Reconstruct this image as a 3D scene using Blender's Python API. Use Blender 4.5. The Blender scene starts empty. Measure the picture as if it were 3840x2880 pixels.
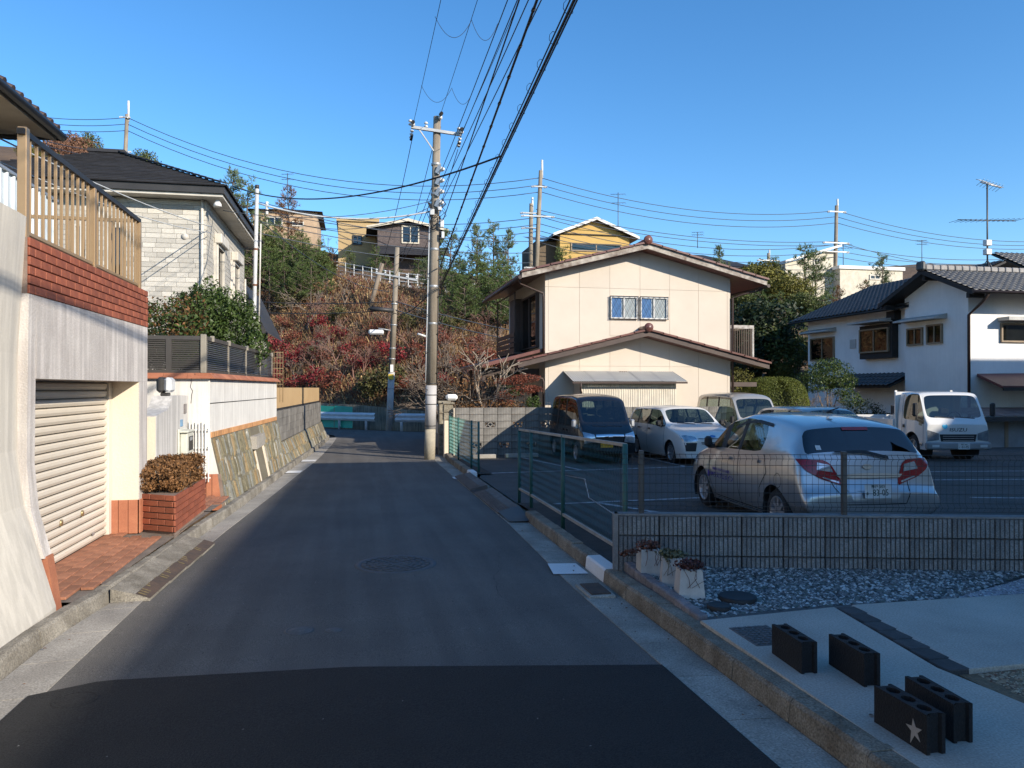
import bpy, math, random
import numpy as np
from mathutils import Vector, Matrix, noise as mnoise
S = bpy.context.scene
COL = S.collection
R = math.radians
# ---------------------------------------------------------------- camera, sky, sun, exposure
FPX = 2884.0                       # focal length in pixels of a 3840 px wide frame
YAW = R(11.4); PITCH = math.atan(15 / FPX)
CAM = Vector((0, 0, 1.65))
cd = bpy.data.cameras.new('camera'); cam = bpy.data.objects.new('camera', cd); COL.objects.link(cam)
cd.sensor_width = 36; cd.lens = FPX / 3840 * 36; cd.clip_end = 3000; cd.clip_start = .05
cam.location = CAM; cam.rotation_euler = (math.pi / 2 + PITCH, 0, -YAW)
S.camera = cam
SUN_AZ = R(180 - 40)               # clockwise from +Y: behind the camera, to its right
SUN_EL = R(24)
sun_dir = Vector((math.sin(SUN_AZ) * math.cos(SUN_EL), math.cos(SUN_AZ) * math.cos(SUN_EL), math.sin(SUN_EL)))
W = bpy.data.worlds.new('World'); S.world = W; W.use_nodes = True
wn = W.node_tree.nodes; wl = W.node_tree.links
bg = wn['Background']; bg.inputs['Strength'].default_value = .15
sky = wn.new('ShaderNodeTexSky'); sky.sky_type = 'NISHITA'; sky.sun_disc = False
sky.sun_elevation = SUN_EL; sky.sun_rotation = SUN_AZ
sky.altitude = 120; sky.air_density = 1.0; sky.dust_density = .25; sky.ozone_density = 4.0
hs = wn.new('ShaderNodeHueSaturation'); hs.inputs['Saturation'].default_value = 1.2
wl.new(sky.outputs[0], hs.inputs['Color']); wl.new(hs.outputs[0], bg.inputs[0])
sl = bpy.data.lights.new('sun', 'SUN'); sl.energy = 4.4; sl.angle = R(.55); sl.color = (1, .9, .76)
so = bpy.data.objects.new('sun', sl); COL.objects.link(so); so.location = (20, -20, 30)
so.rotation_euler = (-sun_dir).to_track_quat('-Z', 'Y').to_euler()
vs = S.view_settings; vs.view_transform = 'Standard'; vs.look = 'None'; vs.exposure = .62; vs.gamma = 1
vs.use_curve_mapping = False
S.render.engine = 'CYCLES'
S.cycles.max_bounces = 6; S.cycles.diffuse_bounces = 3; S.cycles.glossy_bounces = 3; S.cycles.transmission_bounces = 6
S.cycles.transparent_max_bounces = 8; S.cycles.sample_clamp_indirect = 6
S.cycles.caustics_reflective = False; S.cycles.caustics_refractive = False

# ---------------------------------------------------------------- helpers
FW = Vector((math.sin(YAW) * math.cos(PITCH), math.cos(YAW) * math.cos(PITCH), math.sin(PITCH)))
RT = Vector((math.cos(YAW), -math.sin(YAW), 0)); UP = RT.cross(FW)
def ray(u, v): return FW + RT * ((u - 1920) / FPX) - UP * ((v - 1440) / FPX)
def at(u, v, y):                   # point of the plane y = const seen at a pixel of the photograph
    d = ray(u, v); return CAM + d * (y / d.y)
def atx(u, v, x):
    d = ray(u, v); return CAM + d * (x / d.x)
def gz(y): return -.013 * max(-12, min(y, 28))
def lerp(a, b, t): return a + (b - a) * t
def sstep(a, b, x):
    t = max(0, min(1, (x - a) / (b - a))); return t * t * (3 - 2 * t)
def interp(x, pts):
    if x <= pts[0][0]: return pts[0][1]
    for (a, p), (b, q) in zip(pts, pts[1:]):
        if x <= b: return p + (q - p) * (x - a) / (b - a)
    return pts[-1][1]

MATS = {}
def mat(name, col, rough=.8, col2=None, vs=2.0, mixw=1.0, bump=0.0, bs=40, metal=0, rnd=0, isl=0, fine=.12, fs=90, streak=0,
        spec=.5, alpha=1, trans=0, coat=0, emit=0, vor=0, vlo=.45, vhi=1.7, ior=1.45, det=6, transl=0, bdist=.01, streak_s=(7, 7, .35)):
    if name in MATS: return MATS[name]
    m = bpy.data.materials.new(name); m.use_nodes = True; MATS[name] = m
    n = m.node_tree.nodes; l = m.node_tree.links; b = n['Principled BSDF']
    b.inputs['Roughness'].default_value = rough; b.inputs['Metallic'].default_value = metal
    b.inputs['Specular IOR Level'].default_value = spec; b.inputs['IOR'].default_value = ior
    if trans: b.inputs['Transmission Weight'].default_value = trans
    if coat: b.inputs['Coat Weight'].default_value = coat; b.inputs['Coat Roughness'].default_value = .04
    tc = n.new('ShaderNodeTexCoord'); geo = n.new('ShaderNodeNewGeometry')
    if col2 is None: col2 = tuple(c * .72 for c in col)
    nz = n.new('ShaderNodeTexNoise'); nz.inputs['Scale'].default_value = vs; nz.inputs['Detail'].default_value = det
    nz.inputs['Roughness'].default_value = .62
    l.new(tc.outputs['Object'], nz.inputs['Vector'])
    rp = n.new('ShaderNodeValToRGB'); rp.color_ramp.elements[0].position = .33; rp.color_ramp.elements[1].position = .68
    rp.color_ramp.elements[0].color = (*col2, 1); rp.color_ramp.elements[1].color = (*col, 1)
    l.new(nz.outputs['Fac'], rp.inputs['Fac']); out = rp.outputs['Color']
    def mulv(sock, lo, hi):            # multiply the colour by a value lo..hi driven by a 0..1 socket
        nonlocal out
        mr = n.new('ShaderNodeMapRange'); mr.inputs['To Min'].default_value = lo; mr.inputs['To Max'].default_value = hi
        l.new(sock, mr.inputs['Value'])
        mx = n.new('ShaderNodeMix'); mx.data_type = 'RGBA'; mx.blend_type = 'MULTIPLY'; mx.inputs['Factor'].default_value = 1
        l.new(out, mx.inputs['A']); l.new(mr.outputs[0], mx.inputs['B']); out = mx.outputs['Result']
    if fine:
        f = n.new('ShaderNodeTexNoise'); f.inputs['Scale'].default_value = fs; f.inputs['Detail'].default_value = 3
        l.new(tc.outputs['Object'], f.inputs['Vector']); mulv(f.outputs['Fac'], 1 - 2 * fine, 1 + 2 * fine)
    if vor:
        v = n.new('ShaderNodeTexVoronoi'); v.inputs['Scale'].default_value = vor
        l.new(tc.outputs['Object'], v.inputs['Vector'])
        sp = n.new('ShaderNodeSeparateColor'); l.new(v.outputs['Color'], sp.inputs[0]); mulv(sp.outputs[0], vlo, vhi)
    if streak:
        mp = n.new('ShaderNodeMapping'); mp.inputs['Scale'].default_value = streak_s
        l.new(tc.outputs['Object'], mp.inputs['Vector'])
        s = n.new('ShaderNodeTexNoise'); s.inputs['Scale'].default_value = 2.2; s.inputs['Detail'].default_value = 5
        l.new(mp.outputs[0], s.inputs['Vector'])
        r2 = n.new('ShaderNodeValToRGB'); r2.color_ramp.elements[0].position = .42; r2.color_ramp.elements[1].position = .62
        l.new(s.outputs['Fac'], r2.inputs['Fac']); mulv(r2.outputs['Color'], 1 - streak, 1.0)
    if rnd:
        oi = n.new('ShaderNodeObjectInfo'); mulv(oi.outputs['Random'], 1 - rnd, 1 + rnd)
    if isl: mulv(geo.outputs['Random Per Island'], 1 - isl, 1 + isl)
    l.new(out, b.inputs['Base Color'])
    if emit:
        l.new(out, b.inputs['Emission Color']); b.inputs['Emission Strength'].default_value = emit
    if bump:
        f = n.new('ShaderNodeTexNoise'); f.inputs['Scale'].default_value = bs; f.inputs['Detail'].default_value = 4
        l.new(tc.outputs['Object'], f.inputs['Vector'])
        bp = n.new('ShaderNodeBump'); bp.inputs['Strength'].default_value = bump; bp.inputs['Distance'].default_value = bdist
        l.new(f.outputs['Fac'], bp.inputs['Height']); l.new(bp.outputs[0], b.inputs['Normal'])
    if transl:
        tr = n.new('ShaderNodeBsdfTranslucent'); l.new(out, tr.inputs['Color'])
        ms = n.new('ShaderNodeMixShader'); ms.inputs[0].default_value = transl
        l.new(b.outputs[0], ms.inputs[1]); l.new(tr.outputs[0], ms.inputs[2])
        l.new(ms.outputs[0], n['Material Output'].inputs['Surface'])
    return m
def glassmat(name, tint=(.75, .8, .8), rough=.02, clear=.6):
    """thin window glass: a glossy coat over a tinted see-through sheet"""
    if name in MATS: return MATS[name]
    m = bpy.data.materials.new(name); m.use_nodes = True; MATS[name] = m
    n = m.node_tree.nodes; l = m.node_tree.links; n.remove(n['Principled BSDF'])
    g = n.new('ShaderNodeBsdfGlossy'); g.inputs['Roughness'].default_value = rough; g.inputs['Color'].default_value = (1, 1, 1, 1)
    t = n.new('ShaderNodeBsdfTransparent'); t.inputs['Color'].default_value = (tint[0] * clear, tint[1] * clear, tint[2] * clear, 1)
    lw = n.new('ShaderNodeLayerWeight'); pw = n.new('ShaderNodeMath'); pw.operation = 'POWER'; pw.inputs[1].default_value = 4.5
    l.new(lw.outputs['Facing'], pw.inputs[0]); fr = n.new('ShaderNodeMapRange'); fr.inputs['To Min'].default_value = .075; fr.inputs['To Max'].default_value = .95; l.new(pw.outputs[0], fr.inputs['Value'])
    mx = n.new('ShaderNodeMixShader'); l.new(fr.outputs[0], mx.inputs[0]); l.new(t.outputs[0], mx.inputs[1]); l.new(g.outputs[0], mx.inputs[2])
    l.new(mx.outputs[0], n['Material Output'].inputs['Surface'])
    return m

ROOT = {}
def prop(o, label=None, cat=None, group=None, kind=None):
    if label: o['label'] = label
    if cat: o['category'] = cat
    if group: o['group'] = group
    if kind: o['kind'] = kind
    return o
def T(name, label, cat, loc=(0, 0, 0), rz=0, group=None, kind=None):
    o = bpy.data.objects.new(name, None); COL.objects.link(o); o.empty_display_size = .2
    o.location = loc; o.rotation_euler = (0, 0, rz); ROOT[o.name] = Vector(loc)
    return prop(o, label, cat, group, kind)
def link(name, me, parent=None, loc=None, rot=None):
    o = bpy.data.objects.new(name, me); COL.objects.link(o)
    if parent is not None: o.parent = parent; ROOT[o.name] = ROOT.get(parent.name, Vector())
    if loc is not None: o.location = loc
    if rot is not None: o.rotation_euler = rot
    return o
def wlink(name, me, parent, loc, rot=None):          # place a child by its world position (unrotated root)
    return link(name, me, parent, Vector(loc) - ROOT[parent.name], rot)
class MB:
    def __init__(s): s.v = []; s.f = []; s.m = []; s.sm = []
    def add(s, vs, fs, mi=0, smooth=False):
        o = len(s.v); s.v.extend([tuple(x) for x in vs])
        for f in fs: s.f.append([i + o for i in f]); s.m.append(mi); s.sm.append(smooth)
        return s
    def quad(s, a, b, c, d, mi=0): return s.add([a, b, c, d], [(0, 1, 2, 3)], mi)
    def box(s, lo, hi, mi=0):
        (x0, y0, z0), (x1, y1, z1) = lo, hi
        return s.add([(x0, y0, z0), (x1, y0, z0), (x1, y1, z0), (x0, y1, z0), (x0, y0, z1), (x1, y0, z1), (x1, y1, z1), (x0, y1, z1)],
                     [(0, 3, 2, 1), (4, 5, 6, 7), (0, 1, 5, 4), (1, 2, 6, 5), (2, 3, 7, 6), (3, 0, 4, 7)], mi)
    def cbox(s, lo, hi, b=.006, mi=0):               # a box with chamfered edges
        (x0, y0, z0), (x1, y1, z1) = lo, hi
        b = min(b, (x1 - x0) * .45, (y1 - y0) * .45, (z1 - z0) * .45); vs = []; idx = {}
        for i, (X, sx) in enumerate(((x0, 1), (x1, -1))):
            for j, (Y, sy) in enumerate(((y0, 1), (y1, -1))):
                for k, (Z, sz) in enumerate(((z0, 1), (z1, -1))):
                    for a in range(3):
                        idx[i, j, k, a] = len(vs)
                        vs.append((X + (0 if a == 0 else b * sx), Y + (0 if a == 1 else b * sy), Z + (0 if a == 2 else b * sz)))
        fs = []
        I = lambda i, j, k, a: idx[i, j, k, a]
        for i in (0, 1):
            q = [I(i, 0, 0, 0), I(i, 1, 0, 0), I(i, 1, 1, 0), I(i, 0, 1, 0)]; fs.append(q if i else q[::-1])
            q = [I(0, i, 0, 1), I(1, i, 0, 1), I(1, i, 1, 1), I(0, i, 1, 1)]; fs.append(q if not i else q[::-1])
            q = [I(0, 0, i, 2), I(1, 0, i, 2), I(1, 1, i, 2), I(0, 1, i, 2)]; fs.append(q if i else q[::-1])
        for i in (0, 1):
            for j in (0, 1):
                w = lambda q, flip: fs.append(q[::-1] if flip else q)
                w([I(i, j, 0, 0), I(i, j, 1, 0), I(i, j, 1, 1), I(i, j, 0, 1)], (i ^ j) == 1)
                w([I(i, 0, j, 0), I(i, 0, j, 2), I(i, 1, j, 2), I(i, 1, j, 0)], (i ^ j) == 1)
                w([I(0, i, j, 1), I(1, i, j, 1), I(1, i, j, 2), I(0, i, j, 2)], (i ^ j) == 1)
                for k in (0, 1): w([I(i, j, k, 0), I(i, j, k, 1), I(i, j, k, 2)], (i ^ j ^ k) == 0)
        return s.add(vs, fs, mi)
    def obox(s, c, ex, ey, ez, mi=0):                # oriented box: centre and three half-axis vectors
        c = Vector(c); ex = Vector(ex); ey = Vector(ey); ez = Vector(ez)
        vs = [c - ex - ey - ez, c + ex - ey - ez, c + ex + ey - ez, c - ex + ey - ez, c - ex - ey + ez, c + ex - ey + ez, c + ex + ey + ez, c - ex + ey + ez]
        return s.add(vs, [(0, 3, 2, 1), (4, 5, 6, 7), (0, 1, 5, 4), (1, 2, 6, 5), (2, 3, 7, 6), (3, 0, 4, 7)], mi)
    def beam(s, a, b, w, h, mi=0, up=(0, 0, 1)):
        a = Vector(a); b = Vector(b); d = (b - a); L = d.length; d.normalize(); x = d.cross(Vector(up))
        if x.length < 1e-4: x = Vector((1, 0, 0))
        x.normalize(); z = x.cross(d)
        return s.obox((a + b) / 2, x * w / 2, d * L / 2, z * h / 2, mi)
    def prism(s, poly, d0, d1, plane='xy', mi=0):    # polygon extruded along the third axis
        f = {'xy': lambda a, b, c: (a, b, c), 'xz': lambda a, b, c: (a, c, b), 'yz': lambda a, b, c: (c, a, b)}[plane]
        n = len(poly); vs = [f(a, b, d0) for a, b in poly] + [f(a, b, d1) for a, b in poly]
        fs = [list(range(n))[::-1], [i + n for i in range(n)]] + [(i, (i + 1) % n, (i + 1) % n + n, i + n) for i in range(n)]
        ar = sum(poly[i][0] * poly[(i + 1) % n][1] - poly[(i + 1) % n][0] * poly[i][1] for i in range(n))
        flip = (ar < 0) ^ (plane == 'xz') ^ (d1 < d0)
        return s.add(vs, [f[::-1] for f in fs] if flip else fs, mi)
    def tube(s, path, r, n=8, mi=0, cap=True, smooth=True):
        P = [Vector(p) for p in path]; k = len(P); rs = r if isinstance(r, (list, tuple)) else [r] * k
        vs = []; ref = None
        for i, p in enumerate(P):
            d = (P[min(i + 1, k - 1)] - P[max(i - 1, 0)]); d = d.normalized() if d.length > 1e-9 else Vector((0, 0, 1))
            if ref is None: ref = d.cross(Vector((0, 0, 1)) if abs(d.z) < .9 else Vector((1, 0, 0)))
            ref = ref - d * ref.dot(d)
            if ref.length < 1e-6: ref = d.orthogonal()
            ref.normalize(); q = d.cross(ref)
            for j in range(n):
                a = 2 * math.pi * j / n; vs.append(p + (ref * math.cos(a) + q * math.sin(a)) * rs[i])
        fs = [(i * n + j, i * n + (j + 1) % n, (i + 1) * n + (j + 1) % n, (i + 1) * n + j) for i in range(k - 1) for j in range(n)]
        s.add(vs, fs, mi, smooth)
        if cap and n > 2:
            o = len(s.v) - len(vs); s.f.append([o + j for j in range(n)][::-1]); s.f.append([o + (k - 1) * n + j for j in range(n)]); s.m += [mi, mi]; s.sm += [False, False]
        return s
    def lathe(s, prof, c=(0, 0, 0), n=24, mi=0, axis='z', smooth=True):
        vs = []
        for r, z in prof:
            for j in range(n):
                a = 2 * math.pi * j / n; x, y = r * math.cos(a), r * math.sin(a)
                p = (x, y, z) if axis == 'z' else ((x, z, y) if axis == 'y' else (z, x, y))
                vs.append((p[0] + c[0], p[1] + c[1], p[2] + c[2]))
        fl = axis == 'y'
        fs = [(i * n + j, i * n + (j + 1) % n, (i + 1) * n + (j + 1) % n, (i + 1) * n + j) for i in range(len(prof) - 1) for j in range(n)]
        return s.add(vs, [f[::-1] for f in fs] if fl else fs, mi, smooth)
    def disc(s, c, r, n=24, mi=0, axis='z', flip=False):
        pr = [(c[0] + (r * math.cos(a) if axis != 'x' else 0), c[1] + (r * math.sin(a) if axis == 'z' else (0 if axis == 'y' else r * math.cos(a))),
               c[2] + (0 if axis == 'z' else r * math.sin(a))) for a in [2 * math.pi * j / n for j in range(n)]]
        return s.add(pr, [list(range(n))[::-1] if flip else list(range(n))], mi)
    def grid(s, fn, nu, nv, mi=0, smooth=True):
        vs = [fn(i / nu, j / nv) for j in range(nv + 1) for i in range(nu + 1)]
        return s.add(vs, [(j * (nu + 1) + i, j * (nu + 1) + i + 1, (j + 1) * (nu + 1) + i + 1, (j + 1) * (nu + 1) + i) for j in range(nv) for i in range(nu)], mi, smooth)
    def mesh(s, name, mats):
        me = bpy.data.meshes.new(name); me.from_pydata(s.v, [], s.f)
        for m in (mats if isinstance(mats, (list, tuple)) else [mats]): me.materials.append(m)
        if len(s.f):
            me.polygons.foreach_set('material_index', s.m); me.polygons.foreach_set('use_smooth', s.sm)
        me.update(); return me
    def build(s, name, mats, parent=None, label=None, cat=None, group=None, kind=None, loc=None, local=False):
        """one mesh object; vertices are in world space unless local, the origin goes to the root's base (or to loc)"""
        o0 = Vector((0, 0, 0))
        if not local:
            if parent is not None: o0 = ROOT.get(parent.name, Vector())
            elif loc is not None: o0 = Vector(loc)
            if o0.length: s.v = [(a - o0.x, b - o0.y, c - o0.z) for a, b, c in s.v]
        o = link(name, s.mesh(name, mats), parent)
        if parent is None:
            if loc is not None: o.location = loc
            ROOT[o.name] = Vector(loc) if loc is not None else Vector()
        return prop(o, label, cat, group, kind)
def npmesh(name, verts, quads, mats, mi=None):
    verts = np.asarray(verts, dtype=np.float32); quads = np.asarray(quads, dtype=np.int32)
    me = bpy.data.meshes.new(name); k = quads.shape[1]
    me.vertices.add(len(verts)); me.vertices.foreach_set('co', verts.ravel())
    me.loops.add(quads.size); me.loops.foreach_set('vertex_index', quads.ravel())
    me.polygons.add(len(quads)); me.polygons.foreach_set('loop_start', np.arange(0, quads.size, k, dtype=np.int32))
    for m in (mats if isinstance(mats, (list, tuple)) else [mats]): me.materials.append(m)
    if mi is not None: me.polygons.foreach_set('material_index', np.asarray(mi, dtype=np.int32))
    me.update(calc_edges=True); me.validate(); return me
def dup(root, loc, rz=None, label=None, name=None):
    r = root.copy(); COL.objects.link(r); r.location = loc; ROOT[r.name] = Vector(loc)
    if rz is not None: r.rotation_euler = (0, 0, rz)
    if label: r['label'] = label
    def rec(a, b):
        for ch in a.children:
            if ch == b: continue
            c = ch.copy(); COL.objects.link(c); c.parent = b; ROOT[c.name] = ROOT[b.name]; rec(ch, c)
    rec(root, r); return r
RND = random.Random(7)

# ---------------------------------------------------------------- shared materials
M_asph = mat('old_asphalt', (.142, .131, .117), .92, (.105, .098, .089), .8, bump=.6, bs=220, fine=.75, fs=190, bdist=.006, streak=.16, streak_s=(2.2, .12, 1))
M_asph2 = mat('new_asphalt', (.018, .0175, .017), .85, (.012, .012, .012), 3, bump=1, bs=130, fine=.95, fs=110, bdist=.014)
M_lot = mat('lot_asphalt', (.09, .085, .078), .92, (.058, .055, .051), 1.5, bump=.9, bs=110, fine=.8, fs=110, bdist=.012)
M_conc = mat('gutter_concrete', (.4, .37, .32), .9, (.25, .23, .2), 1.6, bump=.4, bs=90, fine=.4)
M_kerb = mat('kerb_concrete', (.3, .275, .23), .92, (.13, .115, .09), 3.2, bump=.8, bs=60, fine=.45, rnd=.12)
M_kerbR = mat('mossy_kerb_concrete', (.3, .26, .2), .94, (.14, .11, .075), 4.5, bump=1, bs=60, fine=.55, rnd=.15)
M_slab = mat('slab_concrete', (.47, .43, .365), .9, (.37, .34, .29), 1.2, bump=.2, bs=150, fine=.28, streak=.1, streak_s=(1, .5, 1))
M_soil = mat('soil', (.05, .043, .036), .98, (.028, .024, .02), 6, bump=1, bs=50, fine=.3)
M_brick = mat('brick_tile', (.3, .09, .045), .65, (.215, .062, .034), 9, bump=.25, bs=70, fine=.1, rnd=.18)
M_mortar = mat('mortar', (.27, .2, .16), .95, (.16, .12, .1), 6, bump=.4)
M_terra = mat('terracotta_tile', (.42, .17, .09), .75, (.32, .115, .062), 4, bump=.15, rnd=.12)
M_white = mat('white_paint', (.78, .77, .74), .7, (.68, .67, .64), 2)
M_metal = mat('galvanised_steel', (.5, .51, .52), .45, (.36, .37, .38), 5, metal=.7)
M_black = mat('black_rubber', (.015, .015, .016), .75)
M_dark = mat('dark_metal', (.035, .033, .032), .5, metal=.3)
M_green = mat('green_painted_steel', (.035, .12, .105), .5, (.025, .085, .075), 6)
M_alu = mat('bare_aluminium', (.4, .375, .33), .6, (.28, .26, .23), 6, metal=.3)
# ================================================================ THE GROUND
def yb(x): return interp(x, [(-60, 47), (-6, 45.5), (-2, 41.8), (2.4, 37.6), (5, 36), (80, 36)])
def zr(x): return interp(x, [(-40, 14), (-12, 12.2), (-4.7, 10.8), (2.6, 8.6), (10, 7.4), (22, 6.6), (60, 6.2)])
def hill(x, y):
    d = y - yb(x)
    if d < 0: return gz(y)
    r = zr(x)
    z = interp(d, [(0, .75), (5, .75 + (r - .75) * .36), (11, .75 + (r - .75) * .8), (14.5, r - .15), (16, r), (20.5, r + .1), (23, r + 1.4), (30, r + 4.0), (50, r + 6.5), (120, r + 9)])
    z += sstep(-8, -34, x) * sstep(18, 60, d) * 10 + sstep(25, 70, x) * sstep(16, 40, d) * 4.5
    return z + (mnoise.noise(Vector((x * .25, y * .25, 0))) * .35 if 1 < d < 14 or d > 24 else 0)
M_earth = mat('hill_earth', (.17, .11, .065), .97, (.09, .06, .038), .7, bump=1, bs=12, fine=.3, fs=30, bdist=.1)
g = MB()
xs = sorted(set([-400, -250, -160, -110] + list(range(-80, 101, 4)) + [130, 180, 260, 400])); ys = [-300, -150, -60, -20, -5, 0, 8, 16, 24, 28, 32, 34]
# flat sheet around the street (the road, lot and plots lie a few millimetres to centimetres above it)
for a, b in zip(xs, xs[1:]):
    for c, d in zip(ys, ys[1:]):
        g.quad((a, c, gz(c) - .05), (b, c, gz(c) - .05), (b, d, gz(d) - .05), (a, d, gz(d) - .05))
g.build('ground', M_earth, kind='structure')
h = MB(); hx = [-400, -200, -130] + [x for x in range(-90, 91, 2)] + [130, 200, 400]
hd = [-14, -6, 0, 0.02, 1.2, 2.5, 4, 5.5, 7, 9, 11, 13, 14.5, 16, 20.5, 22, 23, 26, 30, 36, 44, 54, 70, 90, 120, 200, 400]
def hz(x, d):
    y = yb(x) + d
    if d <= 0: return (x, max(y, 33.9) if d < -13 else y, gz(y) - .06)
    return (x, y, hill(x, y))
nx = len(hx); h.add([hz(x, d) for d in hd for x in hx], [(j * nx + i, j * nx + i + 1, (j + 1) * nx + i + 1, (j + 1) * nx + i) for j in range(len(hd) - 1) for i in range(nx - 1)], 0, True)
h.build('hillside', M_earth, kind='structure')
# --- road
LE = [(-14, -1.72), (7, -1.71), (10, -1.6), (14.2, -1.38), (16.7, -1.27), (20.8, -1.05), (26.7, -.9), (31.6, -.8), (33.5, -.95), (35, -1.6), (37, -3), (39, -6), (40.5, -14), (41.5, -40)]
RE = [(-14, 1.84), (6.5, 1.84), (10, 1.95), (20, 2.0), (23, 2.2), (27, 2.35), (29, 2.6), (30.2, 3.6), (30.8, 6), (31, 14), (31, 40)]
FAR = [(-40, 44.9), (-6, 43.6), (-2, 39.9), (2.4, 35.7), (5, 34.2), (40, 33.9)]
road = MB(); n0 = 40
def strip(mb, ya, yb_, fl, fr, dz, n=40, mi=0):
    for i in range(n):
        a = lerp(ya, yb_, i / n); b = lerp(ya, yb_, (i + 1) / n)
        mb.quad((fl(a), a, gz(a) + dz), (fr(a), a, gz(a) + dz), (fr(b), b, gz(b) + dz), (fl(b), b, gz(b) + dz), mi)
fL = lambda y: interp(y, LE); fR = lambda y: interp(y, RE)
strip(road, 4.2, 28, fL, fR, 0, 60)
poly = [(x, y) for y, x in LE if y > 28] + [(x, y) for x, y in FAR] + [(x, y) for y, x in reversed(RE) if y > 28]
poly = [(fL(28), 28)] + poly + [(fR(28), 28)]
road.add([(x, y, gz(28)) for x, y in poly], [list(range(len(poly)))[::-1]])
# worn lip where the old surface meets the new patch
road.build('road', M_asph, kind='structure')
pt = MB()
seam = lambda x: interp(x, [(-3, 4.62), (-1.9, 4.64), (-1.45, 4.86), (-.03, 4.80), (1.84, 4.46), (3, 4.3)])
for i in range(36):
    a = lerp(-1.78, 1.84, i / 36); b = lerp(-1.78, 1.84, (i + 1) / 36)
    for j in range(6):
        y0 = lerp(-14, 1, j / 6); y1 = lerp(-14, 1, (j + 1) / 6)
        pt.quad((a, y0, gz(y0) + .012), (b, y0, gz(y0) + .012), (b, y1, gz(y1) + .012), (a, y1, gz(y1) + .012))
    pt.quad((a, 1, gz(1) + .012), (b, 1, gz(1) + .012), (b, seam(b), gz(4.7) + .012), (a, seam(a), gz(4.7) + .012))
    pt.quad((a, seam(a), gz(4.7) + .012), (b, seam(b), gz(4.7) + .012), (b, seam(b), gz(4.7) - .01), (a, seam(a), gz(4.7) - .01))
pt.build('road_patch', M_asph2, kind='structure')
# hairline cracks in the old surface, as thin dark strips
ck = MB(); rk = random.Random(8); M_crk = mat('crack_dark', (.055, .052, .05), .95)
for x0, y0, x1, y1 in ((1.1, 6.2, 1.55, 8.4), (.9, 9.2, 1.9, 9.9), (-1.5, 9, -.2, 10.4), (.35, 11.5, .5, 17)):
    n_ = 26; P = [Vector((lerp(x0, x1, i / n_) + rk.gauss(0, .025), lerp(y0, y1, i / n_), 0)) for i in range(n_ + 1)]
    for a, b in zip(P, P[1:]):
        w_ = rk.uniform(.001, .003); ck.quad((a.x - w_, a.y, gz(a.y) + .003), (a.x + w_, a.y, gz(a.y) + .003), (b.x + w_, b.y, gz(b.y) + .003), (b.x - w_, b.y, gz(b.y) + .003))
ck.build('road_crack', M_crk, kind='structure')
# --- gutters and kerbs
def kerb_line(side):
    if side < 0: return lambda y: interp(y, [(-14, -2.06), (5.9, -2.05), (6.9, -1.95), (9.3, -1.86), (12.7, -1.71), (16.7, -1.58), (26.7, -1.2), (31.6, -1.07), (33, -1.2), (35, -2.0)])
    return lambda y: interp(y, [(-14, 2.14), (6, 2.15), (10, 2.24), (20, 2.32), (23, 2.5)])
kL, kR = kerb_line(-1), kerb_line(1)
def gutter(name, edge, kerb, y0, y1, sgn, dirt):
    root = T(name, None, None, (edge(6), 6, 0), kind='structure')
    n = int((y1 - y0) / .62); y = y0
    for i in range(n):
        a = y + .004; b = y + (y1 - y0) / n - .004; y += (y1 - y0) / n
        m = MB()
        for k in range(2):
            c = lerp(a, b, k / 2); d = lerp(a, b, (k + 1) / 2); tilt = .012
            q = [(edge(c), c, gz(c) + .006), (kerb(c) , c, gz(c) - tilt + .006), (kerb(d), d, gz(d) - tilt + .006), (edge(d), d, gz(d) + .006)]
            m.add(q + [(x, yy, z - .04) for x, yy, z in q], [(0, 1, 2, 3) if sgn > 0 else (3, 2, 1, 0), (0, 4, 5, 1), (2, 6, 7, 3), (1, 5, 6, 2), (3, 7, 4, 0)])
        m.build('gutter_slab', dirt, root)
    return root
M_gutR = mat('gutter_concrete_right', (.36, .335, .285), .92, (.2, .185, .155), 2.2, bump=.5, bs=80, fine=.45, rnd=.12)
gutter('gutter', fL, kL, -4, 32, -1, M_conc); gutter('gutter', fR, kR, -2, 22.4, 1, M_gutR)
def kerb(name, line, y0, y1, sgn, m_, skip=(), painted=()):
    root = T(name, None, None, (line(6), 6, 0), kind='structure')
    n = int(round((y1 - y0) / .6)); L = (y1 - y0) / n
    for i in range(n):
        a = y0 + L * i + .004; b = a + L - .008
        mid = (a + b) / 2
        h0 = .115
        for (s0, s1, hh) in skip:
            if s0 < mid < s1: h0 = hh
        w = .15 if sgn > 0 else .105; x0, x1 = line(a), line(b); j = RND.uniform(-.004, .004)
        prof = [(0 + j, -.06), (.016 + j, h0 - .02), (.032 + j, h0 + j), (w, h0 + j), (w, -.06)]
        vs = []
        for (yy, xx) in ((a, x0), (lerp(a, b, .5), (x0 + x1) / 2), (b, x1)):
            jj = RND.uniform(-.003, .003)
            vs += [(xx + sgn * (p + jj), yy, gz(yy) + q + jj) for p, q in prof]
        k = len(prof); fs = [(r * k + c, r * k + c + 1, (r + 1) * k + c + 1, (r + 1) * k + c) for r in range(2) for c in range(k - 1)] + [tuple(range(k)), tuple(range(2 * k, 3 * k))[::-1]]
        pm = m_
        for p0, p1 in painted:
            if p0 < mid < p1: pm = M_white
        o = MB().add(vs, [f[::-1] for f in fs] if sgn < 0 else fs).build('kerb_stone', pm, root)
        if pm is M_white: o['label'] = 'kerb stone painted white'
kerb('kerb', kL, -4, 32.2, -1, M_kerb)
kerb('kerb', kR, -1.9, 22.4, 1, M_kerbR, skip=((10.4, 15.6, .02),), painted=((6.75, 7.5), (15.6, 16.1)))
wp = MB()
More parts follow.
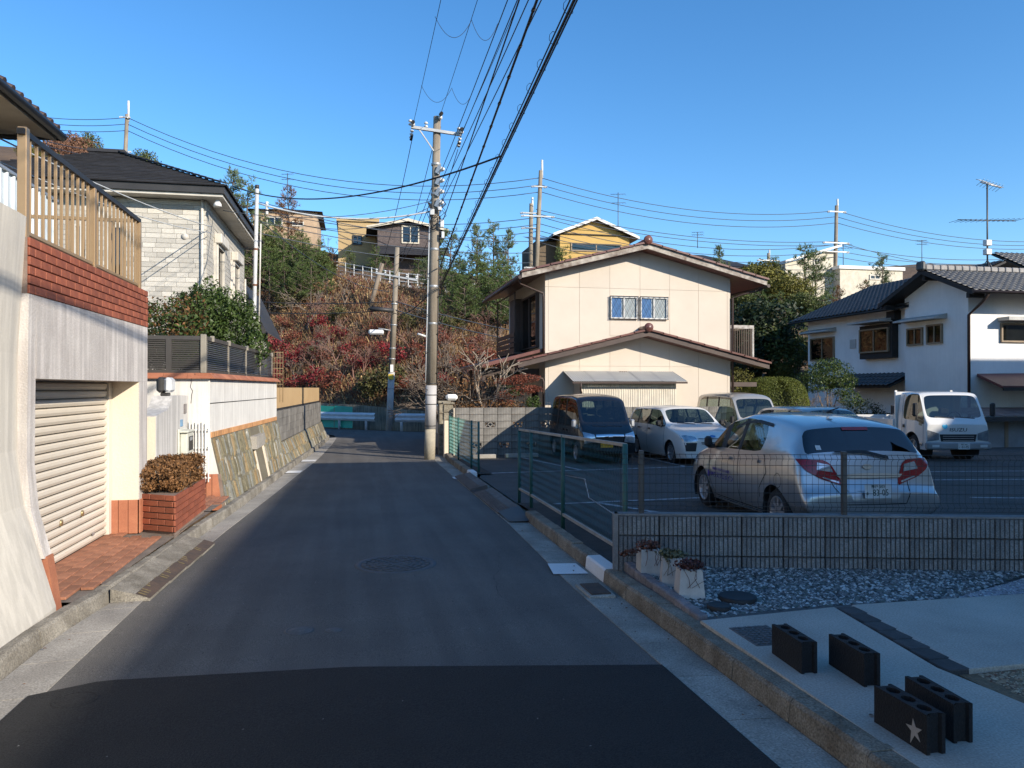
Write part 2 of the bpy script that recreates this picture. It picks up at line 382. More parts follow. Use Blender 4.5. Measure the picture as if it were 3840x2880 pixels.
wp.quad((1.79, 6.93, gz(7) + .014), (2.13, 6.93, gz(7) + .004), (2.13, 7.36, gz(7) + .004), (1.84, 7.36, gz(7) + .014))
wp.quad((1.93, 15.5, gz(15.5) + .014), (2.25, 15.5, gz(15.5) + .006), (2.25, 15.9, gz(16) + .006), (1.93, 15.9, gz(16) + .014))
for y in (17.5, 20.6): wp.quad((kL(y) + .01, y, gz(y) + .012), (fL(y), y, gz(y) + .014), (fL(y + .5), y + .5, gz(y) + .012), (kL(y + .5) + .01, y + .5, gz(y) + .012))
wp.build('gutter_marking', M_white, kind='structure')
# verge of dark soil behind the right kerb under the chain-link fence
vg = MB(); strip(vg, 6.6, 11.3, lambda y: kR(y) + .13, lambda y: kR(y) + .62, .07, 12); strip(vg, 15.9, 21.2, lambda y: kR(y) + .13, lambda y: kR(y) + .5, .06, 12)
vg.build('soil_verge', M_soil, kind='structure')
# --- parking lot
PW0 = Vector((2.27, 6.6, 0)); PW1 = Vector((7.5, 5.25, 0)); PWD = (PW1 - PW0).normalized()
lot = MB()
LP = [(2.72, 6.55), (9, 4.9), (24, 1.5), (24, 23.2), (20.9, 23.2), (13, 22.6), (13, 21.15), (2.62, 21.15)]
lotf = lambda y: interp(y, [(6.5, 2.7), (10.6, 2.72), (11.2, 2.4), (15.7, 2.44), (16.2, 2.7), (21.2, 2.75)])
for i in range(30):
    a = lerp(6.8, 21.2, i / 30); b = lerp(6.8, 21.2, (i + 1) / 30)
    lot.quad((lotf(a), a, gz(a) + .035), (24, a, gz(a) + .035), (24, b, gz(b) + .035), (lotf(b), b, gz(b) + .035))
lot.quad((12.9, 21.2, gz(21.2) + .035), (24, 21.2, gz(21.2) + .035), (24, 23.3, gz(23.3) + .035), (12.9, 23.3, gz(23.3) + .035))
lot.add([(2.7, 6.8, gz(6.8) + .035), (2.7, 6.62, gz(6.7) + .035), (24, 1.1, gz(1) + .035), (24, 6.8, gz(6.8) + .035)], [(0, 1, 2, 3)])
lot.build('parking_lot', M_lot, kind='structure')
ln = MB(); M_line = mat('worn_white_line', (.5, .5, .49), .9, (.14, .14, .145), 7, fine=.2)
def line(a, b, w=.055):
    a = Vector(a); b = Vector(b); d = (b - a).normalized(); q = Vector((-d.y, d.x)) * w
    P = [a - q, b - q, b + q, a + q]; ln.add([(p.x, p.y, gz(p.y) + .041) for p in P], [(0, 1, 2, 3)])
line((2.7, 16.2), (9.6, 16.95)); line((2.78, 11.3), (6, 11.55)); line((4.9, 16.4), (4.3, 20.7)); line((3.6, 11.35), (5.9, 6.2)); line((7.5, 16.7), (7.6, 21)); line((10, 17), (10.6, 21))
line((9.2, 13.3), (14.5, 12.4)); line((9.6, 10.6), (15.5, 8.8)); line((10.8, 14.6), (18, 13.6))
ln.build('parking_line', M_line, kind='structure')
# --- foreground plot: gravel bed, slabs, paver strip
M_gbase = mat('gravel_bed', (.13, .128, .12), .95, (.075, .073, .07), 30, bump=1, bs=60)
gv = MB(); gv.add([(2.35, 6.56, .04), (2.36, 4.86, .06), (3.25, 4.98, .06), (9, 5.0, .05), (11, 4.3, .05)], [(0, 1, 2, 3, 4)]); gv.build('gravel_bed', M_gbase, kind='structure')
def slab(name, pts, z=.078, th=.1, m_=M_slab):
    mb = MB(); n = len(pts); c = Vector((sum(p[0] for p in pts) / n, sum(p[1] for p in pts) / n))
    ins = [(lerp(p[0], c.x, .004), lerp(p[1], c.y, .004)) for p in pts]
    mb.add([(x, y, z - .006 - .0 * y) for x, y in pts] + [(x, y, z) for x, y in ins] + [(x, y, z - th) for x, y in pts],
           [[i + n for i in range(n)][::-1]] + [(i, i + n, (i + 1) % n + n, (i + 1) % n) for i in range(n)] + [(i, (i + 1) % n, (i + 1) % n + 2 * n, i + 2 * n) for i in range(n)])
    return mb.build(name, m_, kind='structure')
slab('concrete_slab', [(2.28, 4.86), (3.36, 4.97), (3.2, 3.78), (3.35, 2.55), (3.2, 1.2), (2.285, 1.2), (2.285, 3)][::1])
slab('driveway_slab', [(3.52, 4.99), (9, 5.02), (9, 3.9), (3.36, 3.72)])
slab('driveway_slab', [(3.62, 2.2), (9, 2.6), (9, -3), (2.3, -3), (2.3, 1.18), (3.2, 1.18)], z=.076)
M_paver = mat('dark_paver', (.085, .08, .078), .9, (.055, .052, .05), 8, bump=.5, bs=90, rnd=.2)
ps = T('paver_strip', None, None, (3.4, 4.4, .07), kind='structure')
for i in range(7):
    a = Vector((lerp(3.37, 3.21, i / 7), lerp(4.96, 3.72, i / 7))); b = Vector((lerp(3.37, 3.21, (i + 1) / 7), lerp(4.96, 3.72, (i + 1) / 7)))
    MB().cbox((a.x, b.y + .004, .0), (a.x + .145, a.y - .004, .077), .006).build('paver', M_paver, ps)
for i in range(5):
    x = 3.4 + .2 * i; y = 2.6 - .05 * i
    MB().cbox((x, y - .09, .0), (x + .19, y + .08, .075), .006).build('paver', M_paver, ps)
# ================================================================ PLANT BUILDERS
def rng(seed): return np.random.RandomState(seed)
def leaf_quads(P, N, size, rs, aspect=.5, spread=.9, up=0.0, fold=.15):
    """diamond leaves at points P, roughly facing along N"""
    n = len(P); N = N + rs.normal(0, spread, (n, 3)); N[:, 2] += up; N /= np.linalg.norm(N, axis=1)[:, None] + 1e-9
    A = rs.normal(0, 1, (n, 3)); U = np.cross(N, A); U /= np.linalg.norm(U, axis=1)[:, None] + 1e-9; V = np.cross(N, U)
    s = (size * rs.uniform(.6, 1.35, n))[:, None]
    v = np.stack([P - U * s * .5, P + V * s * aspect * .5 + N * s * fold, P + U * s * .5, P - V * s * aspect * .5 + N * s * fold], 1).reshape(-1, 3)
    return v, np.arange(4 * n).reshape(n, 4)
def blob_points(blobs, n, rs, shell=.55, lump=.18):
    w = np.array([(b[1][0] * b[1][1] + b[1][0] * b[1][2] + b[1][1] * b[1][2]) for b in blobs]); w = w / w.sum()
    k = rs.choice(len(blobs), n, p=w); C = np.array([b[0] for b in blobs], float)[k]; Rr = np.array([b[1] for b in blobs], float)[k]
    D = rs.normal(0, 1, (n, 3)); D /= np.linalg.norm(D, axis=1)[:, None]
    ph = rs.uniform(0, 6, 6)
    bump = 1 + lump * (np.sin(D[:, 0] * 5 + ph[0] + k) * np.sin(D[:, 1] * 5 + ph[1]) + np.sin(D[:, 2] * 6 + ph[2] + k * 2) * .6 + np.sin(D[:, 0] * 11 + D[:, 2] * 9 + ph[3]) * .4)
    r = (shell + (1 - shell) * rs.uniform(0, 1, n) ** .6) * bump
    return C + D * Rr * r[:, None], D
def leaf_mesh(name, blobs, n, size, m_, seed=1, aspect=.5, shell=.55, lump=.18, spread=.9, up=.0):
    rs = rng(seed); P, D = blob_points(blobs, n, rs, shell, lump); v, q = leaf_quads(P, D, size, rs, aspect, spread, up)
    return npmesh(name, v, q, m_)
def branch_tree(base, h, seed, levels=4, r0=.12, spread=.6, kids=(3, 4), lean=(0, 0), droop=0, trunk=.35, taper=.62, sides=5, minr=.006):
    """tubes of a branching skeleton -> (MB, list of end points)"""
    rnd = random.Random(seed); mb = MB(); ends = []
    def grow(p, d, L, r, lv):
        pts = [p]; q = p; dd = d.copy(); k = 3
        for i in range(k):
            dd = (dd + Vector((rnd.gauss(0, .12), rnd.gauss(0, .12), rnd.gauss(0, .08) - droop * .1))).normalized(); q = q + dd * L / k; pts.append(q)
        r1 = max(minr, r * taper)
        mb.tube(pts, [lerp(r, r1, i / k) for i in range(k + 1)], max(3, sides - (levels - lv)), cap=False)
        if lv <= 0: ends.append((q, dd)); return
        for j in range(rnd.randint(*kids)):
            a = rnd.uniform(0, 6.283); s = spread * rnd.uniform(.6, 1.25)
            o = dd.orthogonal().normalized(); o2 = dd.cross(o)
            nd = (dd * math.cos(s) + (o * math.cos(a) + o2 * math.sin(a)) * math.sin(s)).normalized()
            if nd.z < -.1: nd.z *= .3; nd.normalize()
            st = pts[-1] if j < 2 else pts[rnd.randint(1, k)]
            grow(st, nd, L * rnd.uniform(.6, .85), r1 * .85, lv - 1)
    grow(Vector(base), Vector((lean[0], lean[1], 1)).normalized(), h * trunk, r0, levels)
    return mb, ends
def box_hedge(name, half, n, size, m_, seed, pw=.5, depth=.12):
    rs = rng(seed); D = rs.normal(0, 1, (n, 3)); D /= np.linalg.norm(D, axis=1)[:, None]; E = np.sign(D) * np.abs(D) ** pw
    w = 1 + .07 * np.sin(E[:, 1:2] * 9 + E[:, 0:1] * 3) + .05 * np.sin(E[:, 1:2] * 23); E = E * np.array(half) * w * (1 - rs.uniform(0, depth, n))[:, None] + rs.normal(0, size * .35, (n, 3))
    v, q = leaf_quads(E, D, size, rs, .55, .8, .1); return npmesh(name, v, q, m_)
M_bark = mat('bark', (.16, .125, .095), .95, (.08, .062, .048), 6, bump=.8, bs=30)
M_barkL = mat('pale_bark', (.38, .32, .25), .9, (.24, .19, .145), 6, bump=.4, bs=30)
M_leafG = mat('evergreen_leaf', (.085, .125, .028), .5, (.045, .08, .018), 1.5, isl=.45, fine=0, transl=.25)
M_leafO = mat('bronze_leaf', (.26, .13, .05), .6, (.14, .075, .03), 2, isl=.5, fine=0, transl=.3)
M_hedgeB = mat('winter_hedge_leaf', (.26, .125, .045), .7, (.13, .07, .028), 6, isl=.5, fine=0, transl=.2)
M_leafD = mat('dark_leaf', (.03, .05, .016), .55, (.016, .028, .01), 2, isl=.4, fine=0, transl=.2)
M_topiary = mat('clipped_leaf', (.16, .18, .03), .6, (.1, .125, .022), 2, isl=.4, fine=0, transl=.25)

# ================================================================ LEFT SIDE OF THE STREET
M_stucco = mat('rough_stucco', (.62, .58, .54), .93, (.5, .46, .43), 2.5, bump=.55, bs=70, fine=.1, streak=.24, bdist=.01)
M_cream = mat('cream_render', (.74, .64, .5), .9, (.68, .58, .45), 1.5, bump=.3, bs=45, fine=.04)
M_shut = mat('ivory_shutter', (.66, .6, .51), .55, (.6, .54, .45), 1.2, fine=.03)
M_retw = mat('smooth_retaining_concrete', (.62, .58, .5), .9, (.5, .47, .42), .9, bump=.15, fine=.05, streak=.15)
# retaining wall at the frame edge
rw = MB(); prof = [(-2.355, 2.9), (-2.41, 1.9), (-2.41, 1.2), (-2.36, .8), (-2.25, .4), (-2.15, .05), (-2.15, -.1)]
ys_ = [-3, 0, 3, 5, 5.85, 6.02, 6.2]; off = [0, 0, 0, 0, 0, 0, -.012]
k = len(prof); vv = [(x + o + (.0 if z > 1 else 0), y, z) for y, o in zip(ys_, off) for x, z in prof]
rw.add(vv, [(r * k + c, r * k + c + 1, (r + 1) * k + c + 1, (r + 1) * k + c)[::-1] for r in range(len(ys_) - 1) for c in range(k - 1)], 0, False)
rw.box((-2.9, -3, -.1), (-2.5, 6.19, 2.855)); rw.quad((-2.9, -3, 2.9), (-2.355, -3, 2.9), (-2.42, 6.2, 2.9), (-2.9, 6.2, 2.9))
rw.add([(x - .012, 6.2, z) for x, z in prof] + [(-2.9, 6.2, -.1), (-2.9, 6.2, 2.9)], [list(range(k + 2))[::-1]])
rw.build('retaining_wall', M_retw, None, 'pale smooth concrete retaining wall curving out at its foot beside the garage', 'wall', loc=(-2.5, 4, 0))
MB().cbox((-2.4, 5.36, 1.75), (-2.28, 5.5, 2.9), .01).build('gate_post', M_dark, None, 'dark metal post against the pale curved retaining wall', 'post', loc=(-2.4, 5.4, 1.7))
slab('forecourt_slab', [(-2.2, 6.22), (-2.2, -3), (-6, -3), (-6, 6.22)][::-1], z=.075)
# --- garage
gar = T('garage', 'stucco garage with ivory roller shutter under a band of red brick tiles', 'garage', (-2.5, 7.8, 0))
w = MB()
def fbox(y0, y1, z0, z1): w.box((-2.66, y0, z0), (-2.35, y1, z1))
jam = [(-2.35, 2.34), (-2.36, 1.1), (-2.33, .75), (-2.24, .4)]
w.prism([(-2.66, 2.34)] + jam + [(-2.66, .4)], 6.2, 6.34, 'xz')
fbox(6.34, 9.45, 1.72, 2.34)
w.build('wall', M_stucco, gar)
pr = MB(); pr.box((-2.66, 9.13, .42), (-2.352, 9.449, 1.719)); pr.build('pier', M_stucco, gar)
jm = MB(); jm.quad((-2.66, 9.127, .42), (-2.36, 9.127, .42), (-2.36, 9.127, 1.719), (-2.66, 9.127, 1.719)); jm.build('jamb', M_cream, gar, 'smooth cream side of the garage opening')
bd = MB(); bd.box((-7, 6.2, .0), (-2.72, 9.45, 2.7)); bd.box((-2.72, 6.21, 1.74), (-2.6, 9.44, 2.7)); bd.box((-2.72, 9.14, 0), (-2.6, 9.44, 1.8)); bd.build('body', M_stucco, gar)
for i in range(22):
    z = .07 + i * .078
    m = MB(); pts = [(-2.672, 0), (-2.66, .006), (-2.648, .03), (-2.648, .058), (-2.658, .066), (-2.672, .07)]
    m.prism([(x, z + q) for x, q in pts], 6.345, 9.02, 'xz'); m.build('shutter_slat', M_shut, gar)
MB().box((-2.69, 6.345, .06), (-2.676, 9.02, 1.8)).build('shutter_backing', M_dark, gar)
MB().cbox((-2.68, 9.02, .06), (-2.63, 9.125, 1.719), .004).build('shutter_guide', M_shut, gar)
M_brass = mat('brass', (.6, .47, .25), .35, metal=.8)
for y in (7.7, 8.25): MB().lathe([(.0, 0), (.03, .0), (.03, .012), (.0, .014)], (-2.648, y, .42), 12, axis='x').build('shutter_lock', M_brass, gar)
MB().cbox((-2.646, 8.55, .14), (-2.64, 8.6, .17), .002).build('label_plate', M_metal, gar)
back = MB(); back.box((-2.6, 6.2, 2.34), (-2.362, 9.45, 2.755)); back.build('brick_backing', M_mortar, gar)
bm = MB().cbox((-.012, -.1, -.031), (.012, .1, .031), .004).mesh('brick', M_brick)
for r in range(6):
    n = 16; y = 6.2 + (.0 if r % 2 else -.1)
    while y < 9.45:
        a = max(y, 6.203); b = min(y + .2, 9.452)
        if b - a > .03:
            o = wlink('brick', bm, gar, (-2.356 + RND.uniform(-.0015, .0015), (a + b) / 2, 2.375 + r * .0695)); o.scale = (1, (b - a - .006) / .2, 1)
        y += .205
for i, (y, z0, x) in enumerate(((6.28, .06, -2.23),)):
    MB().add([(x + .06, y - .06, .0), (x + .06, y + .06, .0), (x, y + .06, .41), (x, y - .06, .41), (x - .2, y - .06, .0), (x - .2, y + .06, .0), (x - .2, y + .06, .41), (x - .2, y - .06, .41)],
             [(0, 1, 2, 3), (5, 4, 7, 6), (1, 5, 6, 2), (4, 0, 3, 7), (3, 2, 6, 7)]).build('base_tile', M_terra, gar)
for i in range(2): MB().cbox((-2.36, 9.135 + i * .158, .05), (-2.342, 9.287 + i * .158, .42), .004).build('base_tile', M_terra, gar)
for i in range(3): MB().cbox((-2.66 + i * .1, 9.112, .05), (-2.565 + i * .1, 9.127, .42), .004).build('base_tile', M_terra, gar)
MB().box((-7, 6.19, 2.7), (-2.6, 9.46, 2.76)).build('terrace_slab', M_conc, gar)
# --- railing on the garage
M_gold = mat('bronze_anodised', (.47, .32, .18), .4, (.42, .285, .16), 3, metal=.55, fine=.02)
rl = T('terrace_railing', 'bronze bar railing with black top rail on the garage roof', 'railing', (-2.45, 7.9, 2.76))
MB().beam((-2.45, 6.3, 3.56), (-2.45, 9.47, 3.56), .05, .045).build('top_rail', M_dark, rl)
MB().beam((-5.2, 9.45, 3.56), (-2.45, 9.45, 3.56), .05, .035).build('top_rail', M_gold, rl)
bs_ = MB().cbox((-.012, -.0095, 0), (.012, .0095, .735), .003).mesh('baluster', M_gold)
for i in range(23):
    y = 6.47 + i * (9.4 - 6.47) / 22.6
    if i != 11: wlink('baluster', bs_, rl, (-2.45, y, 2.81))
for i in range(18): wlink('baluster', bs_, rl, (-2.6 - i * .14, 9.45, 2.81))
for y, s_ in ((6.36, .032), (7.9, .028), (9.44, .03)): MB().cbox((-2.45 - s_, y - s_, 2.74), (-2.45 + s_, y + s_, 3.6 if s_ > .031 else 3.54), .005).build('post', M_gold, rl)
MB().beam((-2.45, 6.4, 2.82), (-2.45, 9.4, 2.82), .035, .025).build('bottom_rail', M_gold, rl)
# --- the house whose eave pokes in at the left edge
M_tileB = mat('brown_roof_tile', (.075, .05, .042), .55, (.045, .03, .026), 6, rnd=.2)
M_soffit = mat('weathered_soffit', (.5, .45, .36), .9, (.36, .3, .22), 1.4, fine=.05)
hA = T('house', 'house with brown tiled eave and weathered soffit above the garage terrace', 'house', (-6, 8, 2.76))
MB().box((-12, 2, 2.76), (-4.6, 10.3, 4.95)).build('wall', M_cream, hA)
MB().box((-12.6, 1.3, 4.87), (-3.84, 10.98, 4.93)).build('soffit', M_soffit, hA)
MB().add([(-3.8, 1.2, 5.0), (-3.8, 11.02, 5.0), (-8, 8, 6.6), (-8, 4, 6.6), (-12.6, 11.02, 5), (-12.6, 1.2, 5.0)], [(0, 1, 2, 3), (1, 4, 2), (4, 5, 3, 2), (5, 0, 3)]).build('roof', M_tileB, hA)
MB().tube([(-3.79, 1.2, 4.94), (-3.79, 11.05, 4.94)], .055, 8).build('gutter', M_dark, hA)
MB().tube([(-3.8, 11.03, 4.94), (-12.6, 11.03, 4.94)], .055, 8).build('gutter', M_dark, hA)
tl = MB().tube([(.05, 0, -.01), (-.34, 0, .145)], [.055, .055], 8).mesh('roof_tile', M_tileB)
for r in range(2):
    for i in range(22): wlink('roof_tile', tl, hA, (-3.83 - r * .3, 6.2 + i * .222, 5.0 + r * .115))
MB().tube([(-3.9, 10.95, 4.9), (-4.3, 10.7, 4.8), (-4.56, 10.36, 4.74), (-4.56, 10.36, 2.8)], .035, 8).build('downpipe', M_dark, hA)
MB().cbox((-4.62, 10.0, 4.05), (-4.4, 10.29, 4.2), .01).build('ledge', M_cream, hA)
# corrugated screen
M_corr = mat('pale_corrugated_sheet', (.6, .66, .68), .5, (.52, .58, .6), 1, fine=.03)
cs = T('corrugated_screen', 'pale blue-grey ribbed screen behind the bronze railing', 'screen', (-3.9, 9, 2.76))
cm = MB(); n = 22
for i in range(n):
    y0 = 7.2 + (11.1 - 7.2) * i / n; y1 = y0 + (11.1 - 7.2) / n; q = (y1 - y0)
    pts = [(-3.9, y0), (-3.9, y0 + q * .62), (-3.87, y0 + q * .72), (-3.87, y0 + q * .9), (-3.9, y1)]
    for (xa, ya), (xb, yb2) in zip(pts, pts[1:]): cm.quad((xa, ya, 2.76), (xb, yb2, 2.76), (xb, yb2, 4.1), (xa, ya, 4.1))
cm.build('ribbed_sheet', M_corr, cs)
MB().box((-3.93, 7.2, 2.76), (-3.905, 11.1, 4.09)).build('backing', M_corr, cs)
MB().box((-3.91, 7.2, 4.1), (-3.86, 11.12, 4.13)).build('capping', M_metal, cs)

# --- stone-clad house with the dark slate roof
M_stone_j = mat('stone_joint', (.62, .58, .5), .95)
M_stoneC = mat('stone_cladding', (.58, .54, .46), .9, (.45, .43, .385), 7, bump=.5, bs=30, rnd=.2, fine=.12, fs=30)
M_slate = mat('dark_slate', (.03, .03, .034), .75, (.018, .018, .021), 5, rnd=.25, fine=.2)
M_charc = mat('charcoal_trim', (.045, .043, .042), .5, fine=.03)
M_offw = mat('off_white_trim', (.66, .62, .54), .6, fine=.02)
M_wglass = glassmat('house_window_glass', (.5, .52, .52), .03, .35)
M_room = mat('dim_room', (.05, .045, .04), .95)
sh = T('stone_house', 'two storey house clad in pale stone blocks under a dark slate hip roof', 'house', (-6, 22, 1.75))
X0, X1, Y0, Y1 = -9.2, -3.63, 20.0, 26.4
MB().box((X0, Y0, 1.5), (X1, Y1, 6.25)).build('wall', M_stone_j, sh)
MB().box((X0 - .4, Y0 - .46, 6.26), (X1 + .45, Y1 + .5, 6.33)).build('soffit', M_offw, sh)
MB().box((X0 - .45, Y0 - .52, 6.33), (X1 + .5, Y1 + .55, 6.56)).build('fascia', M_charc, sh)
ex0, ex1, ey0, ey1, ez = X0 - .5, X1 + .55, Y0 - .57, Y1 + .6, 6.5
rf = MB(); A = (-6.5, 23.2, 8.2); B = (-7.1, 23.2, 8.2)
rf.add([(ex0, ey0, ez), (ex1, ey0, ez), (ex1, ey1, ez), (ex0, ey1, ez), A, B], [(0, 1, 4, 5), (1, 2, 4), (2, 3, 5, 4), (3, 0, 5)]); rfo = rf.build('roof', M_slate, sh)
def courses(parent, a, b, c, d, n, m_, th=.035, name='shingle_course', seg=1):
    """overlapping roof courses on the slope a-b (eave) to d-c (ridge)"""
    a, b, c, d = map(Vector, (a, b, c, d)); nn = (b - a).cross(d - a).normalized()
    for i in range(n):
        t0, t1 = i / n, (i + 1.12) / n; p0, p1 = a.lerp(d, t0), b.lerp(c, t0); q0, q1 = a.lerp(d, min(1, t1)), b.lerp(c, min(1, t1))
        for s_ in range(seg):
            u0, u1 = s_ / seg, (s_ + 1) / seg; j = RND.uniform(0, .008)
            P = [p0.lerp(p1, u0) + nn * (th + j), p0.lerp(p1, u1) + nn * (th + j), q0.lerp(q1, u1) + nn * .006, q0.lerp(q1, u0) + nn * .006]
            MB().add([*P, p0.lerp(p1, u0) + nn * .002, p0.lerp(p1, u1) + nn * .002], [(0, 1, 2, 3), (4, 5, 1, 0)]).build(name, m_, parent)
courses(sh, (ex0, ey0, ez), (ex1, ey0, ez), A, B, 19, M_slate, seg=6, name='shingle')
courses(sh, (ex1, ey0, ez), (ex1, ey1, ez), A, A, 19, M_slate, seg=3, name='shingle')
for i in range(17):
    t = (i + .3) / 17; p = Vector((ex1, ey0, ez)).lerp(Vector(A), t); q = Vector((ex1, ey0, ez)).lerp(Vector(A), t + .07)
    MB().beam(p + Vector((0, 0, .07)), q + Vector((0, 0, .05)), .2, .03).build('hip_tile', M_slate, sh)
MB().beam((-7.3, 23.2, 8.24), (-6.35, 23.2, 8.24), .26, .09).build('ridge_cap', M_slate, sh)
# cladding blocks: the front face and the street side
bh = .118; cnt = 0; rest = MB(); blk = MB().cbox((-.5, -.5, -.5), (.5, .5, .5), .02).mesh('stone_block', M_stoneC)
for side in ('front', 'street'):
    for r in range(int((6.24 - 3.0) / bh)):
        z = 6.24 - bh * (r + 1); s0, s1 = (-8.6, X1) if side == 'front' else (Y0, Y1); p = s1 if side == 'front' else s0
        p = s0 - RND.uniform(0, .3)
        while p < s1:
            L = RND.choice((.28, .36, .44)); a = max(p, s0); b = min(p + L, s1); p += L
            if b - a < .05: continue
            big = side == 'front' and a > -6.7 and z > 3.6
            ok = side == 'front' or not any(w0 < (a + b) / 2 < w1 and z < 5.75 for w0, w1 in ((20.9, 22.4), (23.6, 25.1)))
            if not ok: continue
            if big and cnt < 296:
                o = wlink('stone_block', blk, sh, ((a + b) / 2, Y0 - .006 - RND.uniform(0, .006), z + bh / 2)); o.scale = (b - a - .008, .018, bh - .008); cnt += 1
            elif side == 'front': rest.box((a + .004, Y0 - .012, z + .004), (b - .004, Y0 - .002, z + bh - .004))
            else: rest.box((X1 + .002, a + .004, z + .004), (X1 + .012, b - .004, z + bh - .004))
rest.build('stone_blocks', M_stoneC, sh, kind='stuff')
def win(parent, axis, p, a0, a1, z0, z1, sgn, fm=M_offw, fw=.05, dep=.05, mull=1, glass=None, room=True, curtain=None, name='window'):
    """a window on the plane axis=p between a0..a1, z0..z1: frame (part) with panes (sub-parts); sgn is the outward direction"""
    def B(mb, a, b, c, d, q0, q1):
        lo, hi = sorted((p + sgn * q0, p + sgn * q1))
        return mb.box((lo, a, c), (hi, b, d)) if axis == 'x' else mb.box((a, lo, c), (b, hi, d))
    f = MB(); B(f, a0, a1, z0, z0 + fw, -.02, dep); B(f, a0, a1, z1 - fw, z1, -.02, dep); B(f, a0, a0 + fw, z0 + fw, z1 - fw, -.02, dep); B(f, a1 - fw, a1, z0 + fw, z1 - fw, -.02, dep)
    for i in range(mull):
        c = lerp(a0, a1, (i + 1) / (mull + 1)); B(f, c - fw * .4, c + fw * .4, z0 + fw, z1 - fw, -.015, dep * .8)
    fo = f.build(name, fm, parent)
    if room:
        r = MB(); B(r, a0 + fw * .5, a1 - fw * .5, z0 + fw * .5, z1 - fw * .5, .004, .01); r.build('interior', curtain or M_room, fo)
    for i in range(mull + 1):
        c0 = lerp(a0 + fw, a1 - fw, i / (mull + 1)); c1 = lerp(a0 + fw, a1 - fw, (i + 1) / (mull + 1)); q = MB(); yq = p + sgn * dep * .4; q.quad(*([(c0, yq, z0 + fw), (c1, yq, z0 + fw), (c1, yq, z1 - fw), (c0, yq, z1 - fw)] if axis == 'y' else [(yq, c0, z0 + fw), (yq, c1, z0 + fw), (yq, c1, z1 - fw), (yq, c0, z1 - fw)])); q.build('pane', glass or M_wglass, fo)
    return fo
for y0, y1 in ((20.95, 22.1), (23.7, 24.85)):
    wf = win(sh, 'x', X1, y0 + .12, y1, 4.15, 5.4, 1, M_offw, .07, .1, 0)
    MB().cbox((X1 + .001, y0 + .05, 5.402), (X1 + .2, y1 + .06, 5.66), .02).build('shutter_box', M_offw, sh)
    MB().box((X1 + .001, y0 + .0, 4.1), (X1 + .06, y0 + .11, 5.4)).build('shutter_rail', M_offw, sh); MB().box((X1 + .001, y1 + .002, 4.1), (X1 + .06, y1 + .1, 5.4)).build('shutter_rail', M_offw, sh)
    MB().box((X1 + .001, y0, 4.05), (X1 + .16, y1 + .1, 4.1)).build('window_sill', M_offw, sh)
for u0, u1 in ((278, 312), (400, 465)):
    a = at(u0, 860, Y0); b = at(u1, 860, Y0); win(sh, 'y', Y0, a.x, b.x, 4.3, 5.55, -1, M_offw, .05, .07, 0)
MB().tube([(X1 - .09, Y0 - .06, 6.26), (X1 - .09, Y0 - .06, 1.7)], .035, 8).build('downpipe', M_offw, sh)
MB().tube([(X1 + .05, Y1 - .1, 5.2), (X1 + .05, Y1 - .1, 1.7)], .035, 8).build('downpipe', M_offw, sh)
MB().lathe([(0, .0), (.1, -.02), (.09, .05), (.03, .14), (0, .15)], (X1 + .3, Y0 - .25, 6.08), 12).build('eave_lamp', M_white, sh)
MB().lathe([(0, 0), (.08, .0), (.08, .03), (0, .03)], (X1 - .5, Y0 - .03, 5.35), 14, axis='y').build('vent_cover', M_offw, sh)
# annex behind
an = T('grey_annex', 'low grey annex with steep dark roof behind the stone house', 'house', (-3.6, 29, 1))
MB().box((-6.5, 27.6, .5), (-3.6, 33, 4.6)).build('wall', mat('grey_siding', (.2, .2, .2), .8), an)
MB().add([(-6.6, 27.3, 5.05), (-3.85, 27.3, 5.3), (-3.02, 27.3, 3.55), (-3.02, 33, 3.55), (-3.85, 33, 5.3), (-6.6, 33, 5.05), (-3.85, 27.3, 5.1), (-3.12, 27.3, 3.45), (-6.6, 27.3, 4.85)],
         [(0, 1, 4, 5), (1, 2, 3, 4), (1, 6, 7, 2), (0, 8, 6, 1)]).build('roof', M_charc, an)
# --- garden terrace behind the white wall
MB().box((-9, 12.5, 0), (-2.4, 20, 1.72)).build('garden_terrace', M_soil, kind='structure')
# ================================================================ WHITE WALL, GATE, PLANTER, STONE BATTER
M_plast = mat('cracked_white_render', (.74, .72, .67), .92, (.63, .61, .57), 1.6, bump=.35, bs=40, fine=.05, streak=.16)
M_ochre = mat('ochre_header_tile', (.5, .27, .12), .8, (.4, .2, .09), 5, bump=.2, rnd=.15)
def wx(y, off=0.0): return interp(y, [(12.2, -2.16), (18.7, -1.84), (31, -1.36)]) + off
ww = T('white_garden_wall', 'white rendered garden wall with terracotta cap and a slanting stone foot', 'wall', (-2.2, 16, 0))
b = MB(); n = 8
b.add([(wx(12.2), 12.2, .0), (wx(18.7), 18.7, .0), (wx(18.7), 18.7, 1.79), (wx(12.2), 12.2, 1.79), (-6, 12.2, 0), (-6, 12.2, 1.79), (-2.3, 18.7, 0), (-2.3, 18.7, 1.79), (-6, 12.5, 1.79), (-2.5, 12.5, 1.79)],
      [(0, 1, 2, 3), (4, 0, 3, 5), (1, 6, 7, 2), (3, 2, 7, 9), (5, 3, 9, 8)])
b.build('render', M_plast, ww)
MB().add([(wx(12.2) + .003, 12.197, .92), (wx(12.2, .003), 12.197, .92), (wx(12.2, .24), 12.197, -.15), (-2.5, 12.197, -.15), (-2.5, 12.197, .92)], [(0, 2, 3, 4)]).build('splayed_corner', M_plast, ww)
MB().beam((wx(12.2) + .002, 12.2, 1.42), (wx(18.7) + .002, 18.7, 1.42), .008, .012).build('render_joint', M_dark, ww)
cr = MB()
